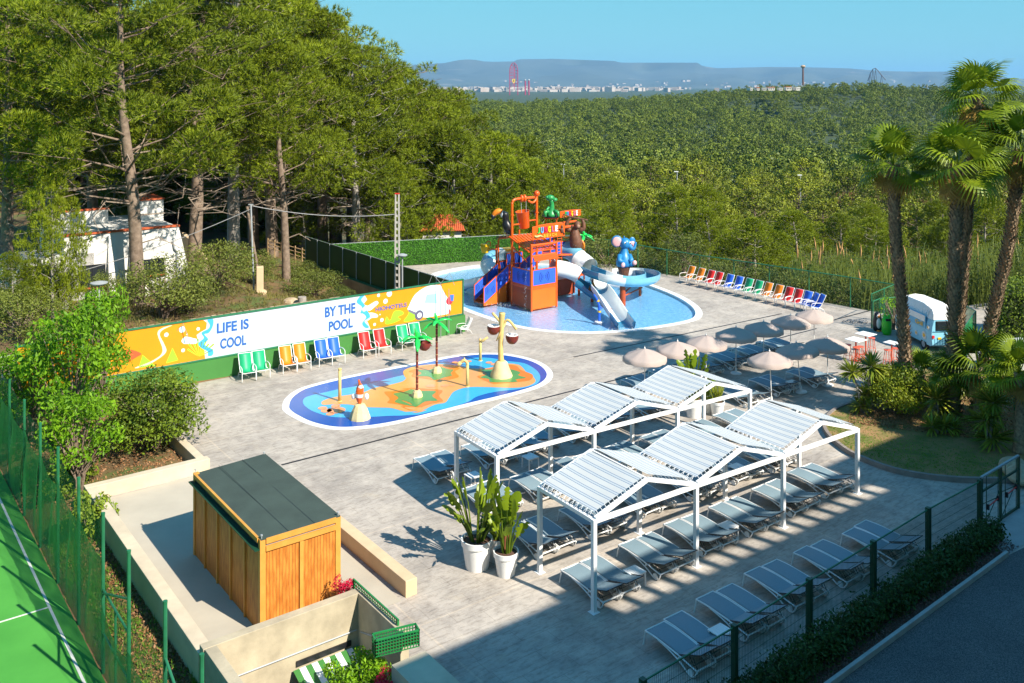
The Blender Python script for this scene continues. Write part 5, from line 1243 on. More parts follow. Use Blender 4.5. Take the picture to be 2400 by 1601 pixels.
# stone terrace wall
tw = thing('stone_wall', 'rubble stone terrace wall above the top edge of the painted banner', 'wall', uv(9, 49.4, 0), ANG); r = np.random.default_rng(9)
mb = MB()
for i in range(44):
    for j in range(5):
        w_ = r.uniform(.26, .42); mb.box((i*.36 + (j % 2)*.16, r.normal()*.03, .72 + j*.20 + r.normal()*.015), (w_, .34, .21), r.normal()*.05)
mb.build('stones', W['stone'], tw, bevel=.03)
bw = thing('boundary_wall', 'tan rendered boundary wall descending right of the white house', 'wall', uv(20.8, 61.5, 0), ANG)
mb = MB(); mb.add([(0,0,0),(.25,0,0),(.25,4.5,0),(0,4.5,0),(0,0,2.5),(.25,0,2.5),(.25,4.5,3.6),(0,4.5,3.6)], [(3,2,1,0),(4,5,6,7),(0,1,5,4),(1,2,6,5),(2,3,7,6),(3,0,4,7)]); mb.build('wall', W['beige_wall'], bw)
# white balustrade left, gate pillar, leaning post, pole and cable
bal = thing('white_railing', 'white metal railing behind the far left end of the painted wall', 'railing', uv(4.5, 45.5, 1.3), ANG); mb = MB()
for k in range(28): mb.box((k*.22, 0, .45), (.03, .03, .9))
mb.box((3, 0, .92), (6.1, .05, .05)); mb.box((3, 0, .1), (6.1, .04, .04)); mb.build('bars', W['white_metal'], bal)
x, y, z = gp(609, 57.5); pil = thing('gate_pillar', 'weathered tan gate pillar with broken foot on the bank', 'pillar', (x, y, z)); mb = MB(); mb.box((0,0,.75), (.42,.42,1.9), .3); mb.box((.1,-.1,.0), (.6,.5,.5), .5); mb.build('shaft', W['beige_wall'], pil, bevel=.03)
top = ray(588, 480, 58); bot = ray(596, 701, 58)
mp_ = thing('metal_pole', 'thin galvanised pole carrying the overhead cable on the bank', 'pole', bot); mb = MB(); mb.cyl((0,0,-.4), top-bot, .055, .05, 8); mb.build('shaft', W['grey_tube'], mp_)
mb = MB(); mb.box(top-bot+Vector((0,0,.02)), (.3,.06,.06)); mb.build('bracket', W['grey_tube'], mp_)
a = ray(579, 484, 58.4); b_ = ray(613, 668, 58.4); lp = thing('leaning_post', 'dark leaning timber post propped beside the thin metal pole', 'post', b_); mb = MB(); mb.cyl((0,0,-.5), a-b_, .10, .08, 8); mb.build('shaft', W['bark'], lp, smooth=True)
ub = ray(931, 690, 60); ut = ray(932.5, 455, 60); up = thing('utility_pole', 'tall pale concrete utility pole with rectangular holes behind the banner', 'pole', (ub.x, ub.y, -1.4)); hp = ut.z+1.4; mb = MB()
for s in (-1, 1): mb.add([(s*.15-.045,-.09,0),(s*.15+.045,-.09,0),(s*.15+.045,.09,0),(s*.15-.045,.09,0),(s*.10-.04,-.07,hp),(s*.10+.04,-.07,hp),(s*.10+.04,.07,hp),(s*.10-.04,.07,hp)], [(3,2,1,0),(4,5,6,7),(0,1,5,4),(1,2,6,5),(2,3,7,6),(3,0,4,7)])
for k in range(int(hp/.42)): mb.box((0, 0, .2+k*.42), (.24-.08*k*.42/hp, .10, .14))
mb.build('shaft', mat('pole_concrete', (.46,.43,.38), .9, .1, 2), up); mb = MB(); mb.box((0,0,hp+.03), (.30,.16,.06)); mb.build('cap', W['red'], up)
def cable(a, b_, sag, label, rad=.022):
    mb = MB(); mb.tube([a.lerp(b_, t) - Vector((0,0,sag*4*t*(1-t))) for t in np.linspace(0,1,14)], rad, 5); o = mb.build('overhead_cable', W['grey'] if rad > .02 else W['black']); return tag(o, label, 'cable')
cable(ray(588,482,58), ray(930,502,60), .35, 'overhead cable between thin metal pole and concrete pole', .03)
cable(ray(588,490,58), ray(-40,690,50), .5, 'overhead cable crossing in front of the white house')
def street_lamp(px, py, Yd, zg, label, hd=.26):
    h_ = ray(px, py, Yd); root = thing('street_lamp', label, 'street lamp', (h_.x, h_.y, zg)); mb = MB(); z = h_.z-zg; mb.cyl((0,0,0),(0,0,z-.06), .05, .04, 8); mb.build('pole', W['grey_tube'], root)
    mb = MB(); mb.lathe((0,0,z-.08), [(.06,0),(hd,.04),(hd,.08),(.1,.15),(.0,.16)], 18); mb.build('lamp_head', W['grey_tube'], root, smooth=True); mb = MB(); mb.lathe((0,0,z-.10), [(hd*.8,0),(hd*.8,.03)], 18); mb.build('lens', W['white_plastic'], root)
    return root
street_lamp(232, 662, 47.5, 1.0, 'grey disc-headed street lamp in front of the white house', .42)
street_lamp(943, 597, 59.5, -1.2, 'grey disc-headed street lamp right beside the concrete utility pole', .32)
rfz = thing('rustic_fence', 'rustic wooden pole fence along the path below the pines', 'fence', ray(628, 590, 76)); a = ray(628,590,76); b_ = ray(725,618,74); mb = MB()
for k in range(7): p = a.lerp(b_, k/6)-a; mb.cyl(p-Vector((0,0,.4)), p+Vector((0,0,1.1)), .06, .05, 6)
for z in (.35, .65, .95): mb.cyl(Vector((0,0,z)), b_-a+Vector((0,0,z)), .035, .035, 5)
mb.build('poles', mat('rustic_wood', (.40,.26,.13), .9, .2), rfz)
x, y, z = gp(708, 56); sp = thing('tree_stump', 'short cut tree stump on the scrubby bank', 'stump', (x, y, z)); mb = MB(); mb.lathe((0,0,-.2), [(.34,0),(.27,.3),(.25,.95)], 10); mb.build('stump', W['grey_bark'], sp, smooth=True)
x, y, z = gp(682, 56.5); rk = thing('bank_rock', 'orange-stained flat rock beside the tree stump', 'rock', (x, y, z)); mb = MB(); mb.ball((0,0,.1), (.55,.4,.28), 9); mb.build('rock', W['stone'], rk)
# ---- pump house
ph = thing('pump_house', 'small white hut with hipped red tile roof behind the hedge fence', 'hut', (ray(1036,560,80).x, 80, -1.5), .10)
mb = MB(); mb.box((0,1.5,1.45), (3.3,3.0,2.9)); mb.build('wall', W['white_render'], ph); mb = MB(); mb.box((-1.0,-.02,1.9), (.8,.06,.9)); mb.build('window', W['black'], ph)
mb = MB(); e_ = 2.95; mb.add([(-1.95,-.35,e_),(1.95,-.35,e_),(1.95,3.3,e_),(-1.95,3.3,e_),(-.6,1.5,e_+1.15),(.9,1.5,e_+1.15)], [(0,1,5,4),(1,2,5),(2,3,4,5),(3,0,4),(3,2,1,0)]); rf = mb.build('roof', W['terracotta'], ph)
mb = MB()
for k in range(22): t = (k+.5)/22; x = -1.9+3.8*t; xt = min(max(x, -.6), .9); q_ = 1 if -.6 < x < .9 else 1-abs(x-xt)/1.25; mb.tube([(x,-.36,e_+.03),(x+(xt-x)*0,-.36+1.85*q_,e_+.03+1.15*q_)], .045, 5)
mb.build('tile_ridges', W['terracotta'], rf)
# ---- floodlight / sprinkler stands by the banner
for (px, py, zh, lab) in ((404, 905, 2.3, 'slender stand with forked arms in front of the left end of the banner'), (1033, 792, 3.0, 'thin stand with bent forked arms at the right end of the banner'), (1052, 787, 2.6, 'thin straight metal pole at the right end of the green wall')):
    p = at(px, py); rt = thing('forked_stand', lab, 'stand', p); mb = MB(); mb.cyl((0,0,0),(0,0,zh),.025,.02,6)
    if zh != 2.6: mb.tube([(-.75,0,zh-.25),(-.45,0,zh+.5),(0,0,zh)], .018, 5); mb.tube([(.75,0,zh-.1),(.5,0,zh+.6),(0,0,zh)], .018, 5)
    mb.build('pole', W['grey'], rt)

# ---- valley lamps, far red and brown towers, coaster
for i, (px, y0, y1) in enumerate(((1321,386,432),(1428,404,434),(1587,403,437),(1876,411,440),(2053,423,470),(2389,430,462),(1975,421,450),(2180,440,470))):
    Yd = 165 if i else 150; b_ = ray(px, y1+8, Yd); t = ray(px, y0, Yd); rt = thing('road_lamp', 'slim grey lamp post beside the hidden valley road, %s from the left' % ('first','second','third','fourth','fifth','sixth','seventh','eighth')[[0,1,2,3,5,7,4,6][i]], 'street lamp', (b_.x, b_.y, b_.z-3), 0, 'lamp posts along the valley road')
    z = t.z-b_.z+3; mb = MB(); mb.cyl((0,0,0),(0,0,z), .10, .07, 6); mb.build('pole', W['grey_tube'], rt); mb = MB(); mb.box((-.15,0,z+.05), (.75,.28,.12)); mb.build('lamp_head', W['white_plastic'], rt)
Yd = 3700; rt = thing('thrill_ride', 'tall red lattice top-hat ride with yellow shield on the horizon', 'ride tower', (ray(1204, 215, Yd).x, Yd, -40)); S_ = Yd/F; zt_ = ray(1204,147,Yd).z+40; mb = MB(); hw_ = 9.5*S_
def xx(s, z): t = z/zt_; return s*hw_*(1 if t < .72 else math.sqrt(max(0, 1-((t-.72)/.28)**2))*.93+.07)
for s in (-1, 1):
    for dy in (-8, 8): mb.tube([(xx(s, zt_*t), dy*(1-t*.5), zt_*t) for t in np.linspace(0, 1, 16)], 1.5, 6)
for k in range(14): z = zt_*(.30+.047*k); mb.bar((xx(-1, z),0,z), (xx(1, z),0,z), 1.3); mb.bar((xx(-1 if k % 2 else 1, z),0,z), (xx(1 if k % 2 else -1, z+.047*zt_),0,z+.047*zt_), 1.0)
mb.tube([(xx(s, 0)*.0+s*2.5, 0, zt_*t) for s, t in ((1,.2),(1,.97))], 1.4, 5)
mb.build('lattice', mat('ride_red', (.42,.02,.08), .5, .1, .01), rt)
mb = MB(); zc = ray(1202,190,Yd).z+40; sw = 3.6*S_; mb.plate([(-sw,-12,zc+8),(sw,-12,zc+8),(sw*.95,-12,zc-2),(0,-12,zc-11),(-sw*.95,-12,zc-2)], (0,1,0), .8); sh = mb.build('shield', mat('shield_yellow', (.85,.55,.02), .5, .05), rt)
mb = MB(); mb.plate([(-1,-12.4,zc+5.5),(1.6,-12.4,zc+6),(1.2,-12.4,zc+2),(2,-12.4,zc-3),(.2,-12.4,zc-1),(-1.2,-12.4,zc-5),(-1.6,-12.4,zc)], (0,1,0), .3); mb.build('emblem', W['black'], sh)
rd_ = bpy.data.materials['ride_red']
for px, lab in ((1231, 'short red tower with ball top, left of the two beside the tall ride'), (1239.5, 'short red tower with ball top, right of the two beside the tall ride')):
    p = ray(px, 215, Yd); rt = thing('ride_tower', lab, 'ride tower', (p.x, Yd, -40), 0, 'pair of short red towers'); z = ray(px,189,Yd).z+40; mb = MB(); mb.cyl((0,0,0),(0,0,z), 2.6, 2.4, 8)
    for k in range(5): mb.cyl((0,0,z*(.5+.1*k)),(0,0,z*(.5+.1*k)+3), 3.6, 3.6, 8)
    mb.build('column', rd_, rt); mb = MB(); mb.ball((0,0,z+2), 4.2, 10); mb.build('ball', W['grey_tube'], rt)
Yd = 1600; p = ray(1882, 200, Yd); rt = thing('drop_tower', 'brown free-fall tower with broad top on the wooded ridge', 'ride tower', (p.x, Yd, p.z)); z = ray(1882,156,Yd).z-p.z; mb = MB(); mb.cyl((0,0,0),(0,0,z), 1.7, 1.4, 8); mb.build('column', W['brown'], rt)
mb = MB(); mb.lathe((0,0,z-3), [(1.5,0),(4.0,2.2),(4.2,3.6),(2.5,5.2),(0,5.6)], 12); mb.build('head', mat('tower_tan', (.45,.30,.18), .8, .1), rt)
Yd = 1700; p = ray(2050, 200, Yd); S_ = Yd/F; rt = thing('roller_coaster', 'dark roller coaster hill rising above the trees on the ridge', 'roller coaster', (p.x, Yd, p.z)); mb = MB()
pts_ = [((px-2050)*S_, 0, (200-py)*S_) for px, py in ((2034,190),(2040,172),(2046,162),(2052,160),(2058,166),(2066,176),(2076,188))]; mb.tube(pts_, .9, 5)
for px, py in ((2046,162),(2052,161),(2066,176),(2040,172)): mb.bar(((px-2050)*S_,0,(200-py)*S_), ((px-2050)*S_-4,0,-10), .8); mb.bar(((px-2050)*S_,0,(200-py)*S_), ((px-2050)*S_+4,0,-10), .6)
mb.build('track', mat('coaster_steel', (.06,.09,.14), .5, .1), rt)
r = np.random.default_rng(77)
for i, (px, w_, h_, lab) in enumerate(((1757,6,5,'small white building at the left end of the ridge row'),(1774,6,6,'low white house with red roof, second building on the ridge'),(1790,8,5,'long pale building in the middle of the ridge row'),(1806,14,7,'wide dark-fronted clubhouse on the ridge'),(1828,8,5,'small pinkish house right of the clubhouse on the ridge'),(1846,12,8,'large white building below the brown tower'),(1866,9,7,'white building at the right end of the ridge row'))):
    Yd = 740; p = ray(px, 209, Yd); S_ = Yd/F; rt = thing('ridge_building', lab, 'building', (p.x, Yd, p.z-1), r.uniform(-.2,.2)); mb = MB(); mb.box((0,0,h_*S_/2), (w_*S_, 8, h_*S_)); mb.build('wall', W['white_render'], rt)
    mb = MB(); mb.box((0,0,h_*S_+.15), (w_*S_+.6, 8.6, .3)); mb.build('roof', W['terracotta'] if i % 2 else W['white_plastic'], rt); mb = MB()
    for k in range(3): mb.box(((k-1)*w_*S_*.28, -4.02, h_*S_*.5), (w_*S_*.17, .1, h_*S_*.4))
    mb.build('window', W['black'], rt)
o = sheet('ridge_meadow', [(185,705),(225,705),(238,738),(190,740)], 0, W['lawn'] if 'lawn' in W else lm); o.location = (0,0,0)
for v_ in o.data.vertices: v_.co.z = H - (214 - HY)/F*v_.co.y - .012*(v_.co.y-690)*0
struct(o)
xs = ray(2140, 470, 150); brf = thing('slat_fence', 'long rust-brown slatted fence beside the hidden valley road', 'fence', (ray(1960,468,150).x, 150, ray(1960,468,150).z-.6)); Lf = ray(2400,468,150).x-ray(1960,468,150).x; mb = MB()
for k in range(int(Lf/.35)): mb.box((k*.35, 0, .9), (.16,.06,1.8))
mb.box((Lf/2,0,1.5),(Lf,.05,.1)); mb.build('slats', W['brown'], brf)

# ---- the hotel behind the viewer: its roof edge throws the long shadow
ho = thing('hotel_building', 'hotel block behind the viewpoint whose roof edge shades the near deck', 'building', uv(-30, -.55, 0), ANG)
hr = mat('hotel_render', (.55,.50,.42), .9, .06, .5)
sx_ = 5.5+30
def hx(u_): return u_+sx_
mb = MB(); mb.box((60, -6, 8.05), (150, 12, 16.1)); mb.build('wall', hr, ho)
mb = MB(); mb.box((hx(16)/2-12, -.3, 16.35), (hx(16)+25, .6, 2.0)); mb.build('parapet', hr, ho)
mb = MB(); mb.box((hx(29.5)+35, -.3, 16.8), (70, .6, 2.9)); mb.build('parapet', hr, ho)
mb = MB()
for z in (16.17, 16.80): mb.box((hx(22.8), .75, z), (14.2, .22, .22))
for k in range(18): mb.box((hx(16.2)+k*.80, .75, 16.15), (.26, .22, 1.4))
mb.build('roof_rail', hr, ho)
# ================================================================== WATER PLAY
A3 = Vector((AX, AY, 0)); B3 = Vector((-AY, AX, 0))
tow = thing('water_play_tower', 'orange and blue water play tower with slides standing in the large pool', 'play structure', Vector((1.2, 58.0, 0)), ANG)
# local frame: x along the deck direction, y away from the viewer
def tp(p): q = Vector(p) - Vector((1.2, 58.0, 0)); return Vector((q.x*AX + q.y*AY, -q.x*AY + q.y*AX, q.z))
def pr(px, py, Yd): return tp(ray(px, py, Yd))
om_, ob_ = W['orange_metal'], W['orange_panel']
def ppost(x, y, z0, z1, rad=.075, m=None):
    mb = MB(); mb.cyl((x,y,z0),(x,y,z1), rad, rad, 10); mb.lathe((x,y,z1-.02), [(rad*1.1,0),(rad*.9,.06),(0,.08)], 10); mb.build('post', m or om_, tow, smooth=True)
S = 2.0
for x, y, z1 in ((0,0,4.0),(S,0,4.0)): ppost(x, y, -.1, z1)
# tipping bucket frame: two tall posts with a bent top beam
mb = MB(); mb.tube(catmull([(0,S,-.1),(0,S,3),(0,S,6.1),(0.02,S,6.42),(.25,S,6.6),(1.0,S,6.62),(S-.2,S,6.62)], 5, False), .085, 10); mb.build('bucket_frame', om_, tow, smooth='all')
ppost(S, S, -.1, 6.8, .085)
mb = MB(); mb.ball((S,S,6.85), .2, 10); mb.ball((.75,S,6.62), (.12,.2,.25), 8); mb.ball((1.0,S,6.62), (.12,.2,.25), 8); mb.tube(catmull([(1.25,S-.05,6.45),(1.6,S-.08,6.3),(1.9,S-.05,6.5),(S,S,6.8)],4,False), .07, 8); mb.build('water_pipe', W['orange_metal'], tow, smooth='all')
for z in (2.6, 5.6): mb = MB(); mb.lathe((0,S,z), [(.12,0),(.12,.06)], 10); mb.lathe((S,S,z), [(.12,0),(.12,.06)], 10); mb.build('flange', om_, tow)
# bucket
Mt = Matrix.Rotation(R(-9), 4, 'Y')
mb = MB(); prof = [(.30,0),(.33,.04),(.44,1.08),(.46,1.1),(.43,1.1),(.32,.06)]; mb.lathe((1.0,S,4.72), prof, 20, Mt, False); mb.lathe((1.0,S,4.72), [(.0,.03),(.31,.05)], 20, Mt, False)
bu = mb.build('tipping_bucket', om_, tow, smooth=True)
mb = MB(); mb.cyl((0,S,5.0),(.65,S,5.0), .045); mb.cyl((1.38,S,5.15),(S,S,5.15), .045); mb.build('bucket_axle', om_, bu)
mb = MB(); mb.cyl((.78,S,5.4),(.72,S,6.55), .018); mb.cyl((1.15,S,5.4),(1.12,S,6.5), .018); mb.build('hanger_rod', W['grey_tube'], bu)
# base box, platform
mb = MB(); mb.box((S/2, 0, .66), (S, .04, 1.36)); mb.build('base_panel', ob_, tow)
mb = MB(); mb.box((0, S/2, .66), (.04, S, 1.36)); mb.build('base_panel', W['rust_panel'], tow)
mb = MB(); mb.box((S, S/2, .66), (.04, S, 1.36)); mb.build('base_panel', ob_, tow)
mb = MB(); mb.box((S/2, S/2, 1.38), (S+.06, S+.06, .08)); mb.build('platform', om_, tow)
mb = MB(); mb.box((S/2, -.035, 1.28), (S, .03, .12)); mb.box((-.035, S/2, 1.28), (.03, S, .12)); mb.build('skirt_rail', om_, tow)
def arcs(mb, c, ex, ez, r0, th, face, n_=3):
    """arched slots of the panel pattern"""
    for s in (-1, 1):
        for k in range(n_):
            rr_ = r0*(k+1)/n_
            for a, b_ in zip(np.linspace(-.85, .85, 7)[:-1], np.linspace(-.85, .85, 7)[1:]):
                p = Vector(c) + Vector(ex)*s*(math.cos(a)*rr_) + Vector(ez)*math.sin(a)*rr_; q = Vector(c) + Vector(ex)*s*(math.cos(b_)*rr_) + Vector(ez)*math.sin(b_)*rr_
                mb.bar(p+Vector(face)*.012, q+Vector(face)*.012, th, .012, up=face)
def panel(p0, p1, z0, z1, m, face, par=None, za=None, zb=None, deco=True, nm='railing_panel', th=.045):
    """rail panel from plan point p0 to p1; za, zb lift its ends"""
    za = za or 0; zb = zb if zb is not None else 0; p0 = Vector((p0[0], p0[1], 0)); p1 = Vector((p1[0], p1[1], 0)); f_ = Vector(face)
    P = [p0+Vector((0,0,z0+za)), p1+Vector((0,0,z0+zb)), p1+Vector((0,0,z1+zb)), p0+Vector((0,0,z1+za))]
    mb = MB(); mb.plate([q - f_*.015 for q in P], f_, .03); o = mb.build(nm, m, tow)
    if deco:
        c = (P[0]+P[1]+P[2]+P[3])/4; mb = MB(); ex = (p1-p0).normalized(); arcs(mb, c + f_*.004, ex, (0,0,1), min((z1-z0)*.40, (p1-p0).length*.34), th, face, 3); mb.build('cut_out', mat('cutout', (.01,.03,.14), .5) if 'cutout' not in bpy.data.materials else bpy.data.materials['cutout'], o)
    mb = MB()
    for a, b_ in ((0,1),(2,3),(1,2),(3,0)): mb.bar(P[a], P[b_], .05)
    mb.build('panel_frame', om_, o); return o
bp_ = W['blue_panel']
panel((.08,-.02), (S-.08,-.02), 1.44, 2.42, bp_, (0,-1,0)); panel((-.02,S-.08), (-.02,.08), 1.40, 2.38, bp_, (-1,0,0))
# front porch frame over the near edge
mb = MB(); mb.cyl((0,0,3.95),(S,0,3.95), .075, .075, 10); mb.cyl((0,0,3.3),(S,0,3.3), .06, .06, 8); mb.build('cross_beam', om_, tow, smooth=True)
mb = MB()
for k in range(20): mb.bar((.1+k*.095, -.02, 3.32), (.1+k*.095, -.28, 3.05), .07, .03)
mb.bar((0,-.28,3.04),(S,-.28,3.04), .05); mb.build('slatted_awning', om_, tow)
# shed roof of slats
mb = MB()
for k in range(18): x = -.12 + k*.128; mb.bar((x, S+.1, 4.28+.03*(k % 2)), (x, .1, 3.62+.03*(k % 2)), .085, .03)
rfp = mb.build('slatted_roof', om_, tow)
mb = MB(); mb.bar((-.15,S+.1,4.24),(-.15,.1,3.58), .07); mb.bar((S+.1,S+.1,4.24),(S+.1,.1,3.58), .07); mb.bar((-.15,S+.1,4.2),(S+.1,S+.1,4.2),.07); mb.bar((-.15,.1,3.56),(S+.1,.1,3.56),.07); mb.cyl((-.05,S-.2,3.6),(-.05,.4,2.9),.05); mb.build('roof_frame', om_, rfp)
# signs
def sign(c, wd, ht, two, nm='jungle_sign'):
    o = MB(); x, y, z = c; n_ = 12
    P = [(x-wd/2, z-ht/2), (x+wd/2, z-ht/2), (x+wd/2, z+ht*.42)] + [(x+wd/2-wd*k/n_, z+ht*.42+ht*.12*math.sin(math.pi*k/n_)) for k in range(1, n_)] + [(x-wd/2, z+ht*.42)]
    o.plate([(a, y, b_) for a, b_ in P], (0,-1,0), .06); sg = o.build(nm, om_, tow, bevel=.01)
    cols = [(.02,.45,.06),(.03,.40,.80),(.75,.02,.08),(.90,.70,.01),(.40,.12,.30),(.88,.88,.86)]
    lw_ = wd*.62/6; zz = z + (ht*.14 if two else 0); lh = ht*(.42 if two else .72)
    for k, ch in enumerate('JUNGLE'):
        nm_ = 'sign_col%d' % k; m_ = bpy.data.materials.get(nm_) or mat(nm_, cols[k], .4, .05)
        text_mesh(ch, m_, sg, wallM(x - wd*.33 + wd*.66*(k+.5)/6 - (.05*wd if two else 0), y-.10, zz), lw_*.74, lh, 'letter', .03, .03)
    if two:
        mg = bpy.data.materials.get('sign_gold') or mat('sign_gold', (.80,.38,.03), .5, .1)
        for k, ch in enumerate('BEACH'): text_mesh(ch, mg, sg, wallM(x - wd*.08 + wd*.42*(k+.5)/5 - wd*.10, y-.09, z-ht*.30), wd*.42/5*.75, ht*.24, 'letter', .02, .03)
        mb = MB(); mb.ball((x+wd*.40, y-.1, z+ht*.22), (.09,.08,.10), 8); mb.ball((x+wd*.40, y-.1, z-.04), (.13,.09,.17), 8); mb.tube([(x+wd*.36,y-.1,z),(x+wd*.30,y-.12,z+.1)],.03,5); mb.tube([(x+wd*.44,y-.1,z-.15),(x+wd*.47,y-.12,z-.3)],.04,5); mb.build('monkey_relief', W['brown'], sg, smooth='all')
        mb = MB(); mb.tube(catmull([(x-wd*.45,y-.1,z-ht*.22),(x-wd*.38,y-.1,z-ht*.30),(x-wd*.28,y-.1,z-ht*.26),(x-wd*.18,y-.1,z-ht*.36)],4,False),[.03,.05,.06,.07,.07,.07,.07,.06,.06,.05,.04,.03,.02],6); mb.build('reptile_relief', W['sand_wood'], sg, smooth='all')
    return sg
c = pr(1281, 541, 58.6); sign((c.x+.05, c.y-.1, c.z), 2.6, .86, True)
c = pr(1336, 500, 63.5); sign((c.x, c.y, c.z), 1.85, .44, False)
mb = MB(); mb.cyl((c.x-.4,c.y,c.z-.9),(c.x-.4,c.y,c.z-.15), .03); mb.cyl((c.x+.25,c.y,c.z-.9),(c.x+.25,c.y,c.z-.15), .03); mb.build('sign_bracket', W['black'], tow)
a = pr(1262, 530, 60.5); b_ = pr(1350, 518, 63.5); mb = MB(); mb.tube([a, b_], .07, 8); a = pr(1320, 533, 61); b_ = pr(1352, 529, 63.2); mb.tube([a, b_], .09, 8); mb.build('high_beam', om_, tow)
# stairs on the left: from (t=-4.. to platform)
sA = tp(at(1133.8, 717)); sB = tp(at(1114, 709)); wS = 1.05; x0s = sA.x; y0s = sA.y; y1s = y0s + wS; x1s = x0s + 2.15; xr_ = x0s + 2.15
for y, m_, f_ in ((y0s, bp_, (0,-1,0)), (y1s, bp_, (0,-1,0))):
    for k in range(2): xa, xb = x0s + k*1.0, x0s + (k+1)*1.0; panel((xa, y), (xb-.04, y), .12, 1.12, m_, f_, za=k*.62, zb=(k+1)*.62, th=.03)
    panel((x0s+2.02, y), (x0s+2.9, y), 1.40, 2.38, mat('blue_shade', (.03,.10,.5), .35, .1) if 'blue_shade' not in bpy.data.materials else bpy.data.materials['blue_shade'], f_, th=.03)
mb = MB()
for k in range(7): mb.box((x0s+.15+k*.29, (y0s+y1s)/2, .10+k*.185), (.30, wS-.06, .05))
mb.build('stair_tread', om_, tow)
mb = MB(); mb.plate([(x0s,y0s-.0,.0),(x0s+2.0,y0s,.0),(x0s+2.0,y0s,1.3),(x0s,y0s,.12)], (0,1,0), .04); mb.build('stair_side', ob_, tow)
mb = MB(); mb.plate([(x0s,y1s,.0),(x0s+2.0,y1s,.0),(x0s+2.0,y1s,1.3),(x0s,y1s,.12)], (0,1,0), .04); mb.build('stair_side', ob_, tow)
# rear platforms
xe = x0s+2.0
mb = MB(); mb.box(((xe+2.1)/2, 3.0, 1.38), (2.1-xe, 2.0, .08)); mb.build('platform', om_, tow)
mb = MB(); mb.box(((xe+.0)/2, y0s+.02, .66), (0-xe, .04, 1.36)); mb.box((xe, 3.0, .66), (.04, 2.0, 1.36)); mb.box((1.05, 4.0, .66), (2.1-xe, .04, 1.36)); mb.build('base_panel', W['rust_panel'], tow)
mb = MB(); mb.box((3.6, 1.95, .50), (3.2, .05, 1.0)); mb.box((5.2, 2.9, .5), (.05, 1.9, 1.0)); mb.build('base_panel', W['rust_panel'], tow)
mb = MB(); mb.box((3.6, 2.9, 1.02), (3.2, 1.9, .07)); mb.build('platform', om_, tow)
for x, y, z1 in ((xe,2.1,3.2),(xe,4.0,3.4),(2.1,4.0,4.2),(3.2,2.1,4.1),(3.2,4.0,4.1),(5.1,2.1,2.9),(5.1,4.0,3.9),(3.6,4.4,4.0)): ppost(x, y, -.1, z1, .06)
panel((xe,4.0), (2.0,4.0), 1.42, 2.35, bp_, (0,-1,0), th=.03); panel((.6,3.4), (1.9,3.4), 1.5, 2.9, bp_, (0,-1,0), th=.03)
# second flight up to the upper deck
for k in range(2): panel((1.0+k*.95, 2.5), (1.9+k*.95, 2.5), 1.35, 2.3, bp_, (0,-1,0), za=k*.55, zb=(k+1)*.55, th=.03)
mb = MB()
for k in range(7): mb.box((1.15+k*.28, 2.9, 1.5+k*.17), (.28, .8, .05))
mb.build('stair_tread', om_, tow)
mb = MB(); mb.box((4.15, 3.1, 2.62), (2.1, 2.0, .08)); mb.build('platform', om_, tow)
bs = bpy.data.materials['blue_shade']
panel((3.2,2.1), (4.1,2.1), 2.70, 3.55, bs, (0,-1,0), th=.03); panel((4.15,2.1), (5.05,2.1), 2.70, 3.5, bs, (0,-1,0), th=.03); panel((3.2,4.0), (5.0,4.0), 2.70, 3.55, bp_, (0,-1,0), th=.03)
mb = MB(); a = pr(1310, 597, 60.3); b_ = pr(1345, 597, 61.6); mb.tube([a, b_], .06, 8); a = pr(1308, 560, 60.4); b_ = pr(1308, 612, 60.4)
mb.build('spray_arm', om_, tow)
mb = MB()
for dx in (0, .38): mb.tube([pr(1306, 556, 60.5)+Vector((dx,0,0)), pr(1306, 625, 60.5)+Vector((dx,0,0))], .022, 5)
for k in range(9): p = pr(1306, 560+k*7.6, 60.5); mb.tube([p, p+Vector((.38,0,0))], .018, 5)
mb.build('rope_ladder', om_, tow)
# left crane arms with dripping buckets
a = pr(1168, 653, 61.0); mb = MB(); mb.tube(catmull([Vector((a.x,a.y,-.1)), Vector((a.x,a.y,2.5)), pr(1168,570,61), pr(1170,560,61), pr(1178,558,60.9), pr(1196,556,60.7)], 4, False), .06, 8)
mb.tube(catmull([pr(1165,584,61), pr(1150,584,61.2), pr(1146,583,61.3)], 3, False), .045, 6); mb.tube(catmull([pr(1150,578,61.3), pr(1149,567,61.3), pr(1143,566,61.3), pr(1140,571,61.3)], 4, False), .03, 6); mb.build('spray_arm', om_, tow, smooth='all')
mb = MB(); p = pr(1137, 592, 61.3); mb.lathe(p, [(.22,0),(.30,.35),(.31,.42)], 12); mb.box(p+Vector((0,0,.48)), (.42,.42,.16)); mb.build('yellow_bucket', W['yellow'], tow)
mb = MB(); p = pr(1191, 590, 60.8); mb.lathe(p, [(.0,0),(.12,.02),(.34,.20),(.36,.24)], 16); mb.build('yellow_funnel', W['yellow'], tow); mb = MB(); p = pr(1329, 560, 62.5); mb.lathe(p, [(.0,0),(.12,.02),(.32,.18),(.34,.22)], 16); mb.build('yellow_funnel', W['yellow'], tow)
mb = MB(); p = pr(1362, 573, 62.5); mb.lathe(p, [(.34,-.05),(.36,0),(.34,.05)], 16, Matrix.Rotation(R(80), 4, 'Y')); mb.build('yellow_wheel', W['orange'], tow)
mb = MB(); p = pr(1357, 655, 62.3); mb.cyl((p.x,p.y,-.1),(p.x,p.y,4.0), .085, .085, 8); mb.box((p.x,p.y,1.35),(.5,.3,.25)); mb.build('post', om_, tow)
mb = MB(); p = tp((5.2, 60.6, 1.15)); mb.lathe(p, [(.30,-.5),(.08,0)], 10); mb.build('orange_funnel', W['orange'], tow)

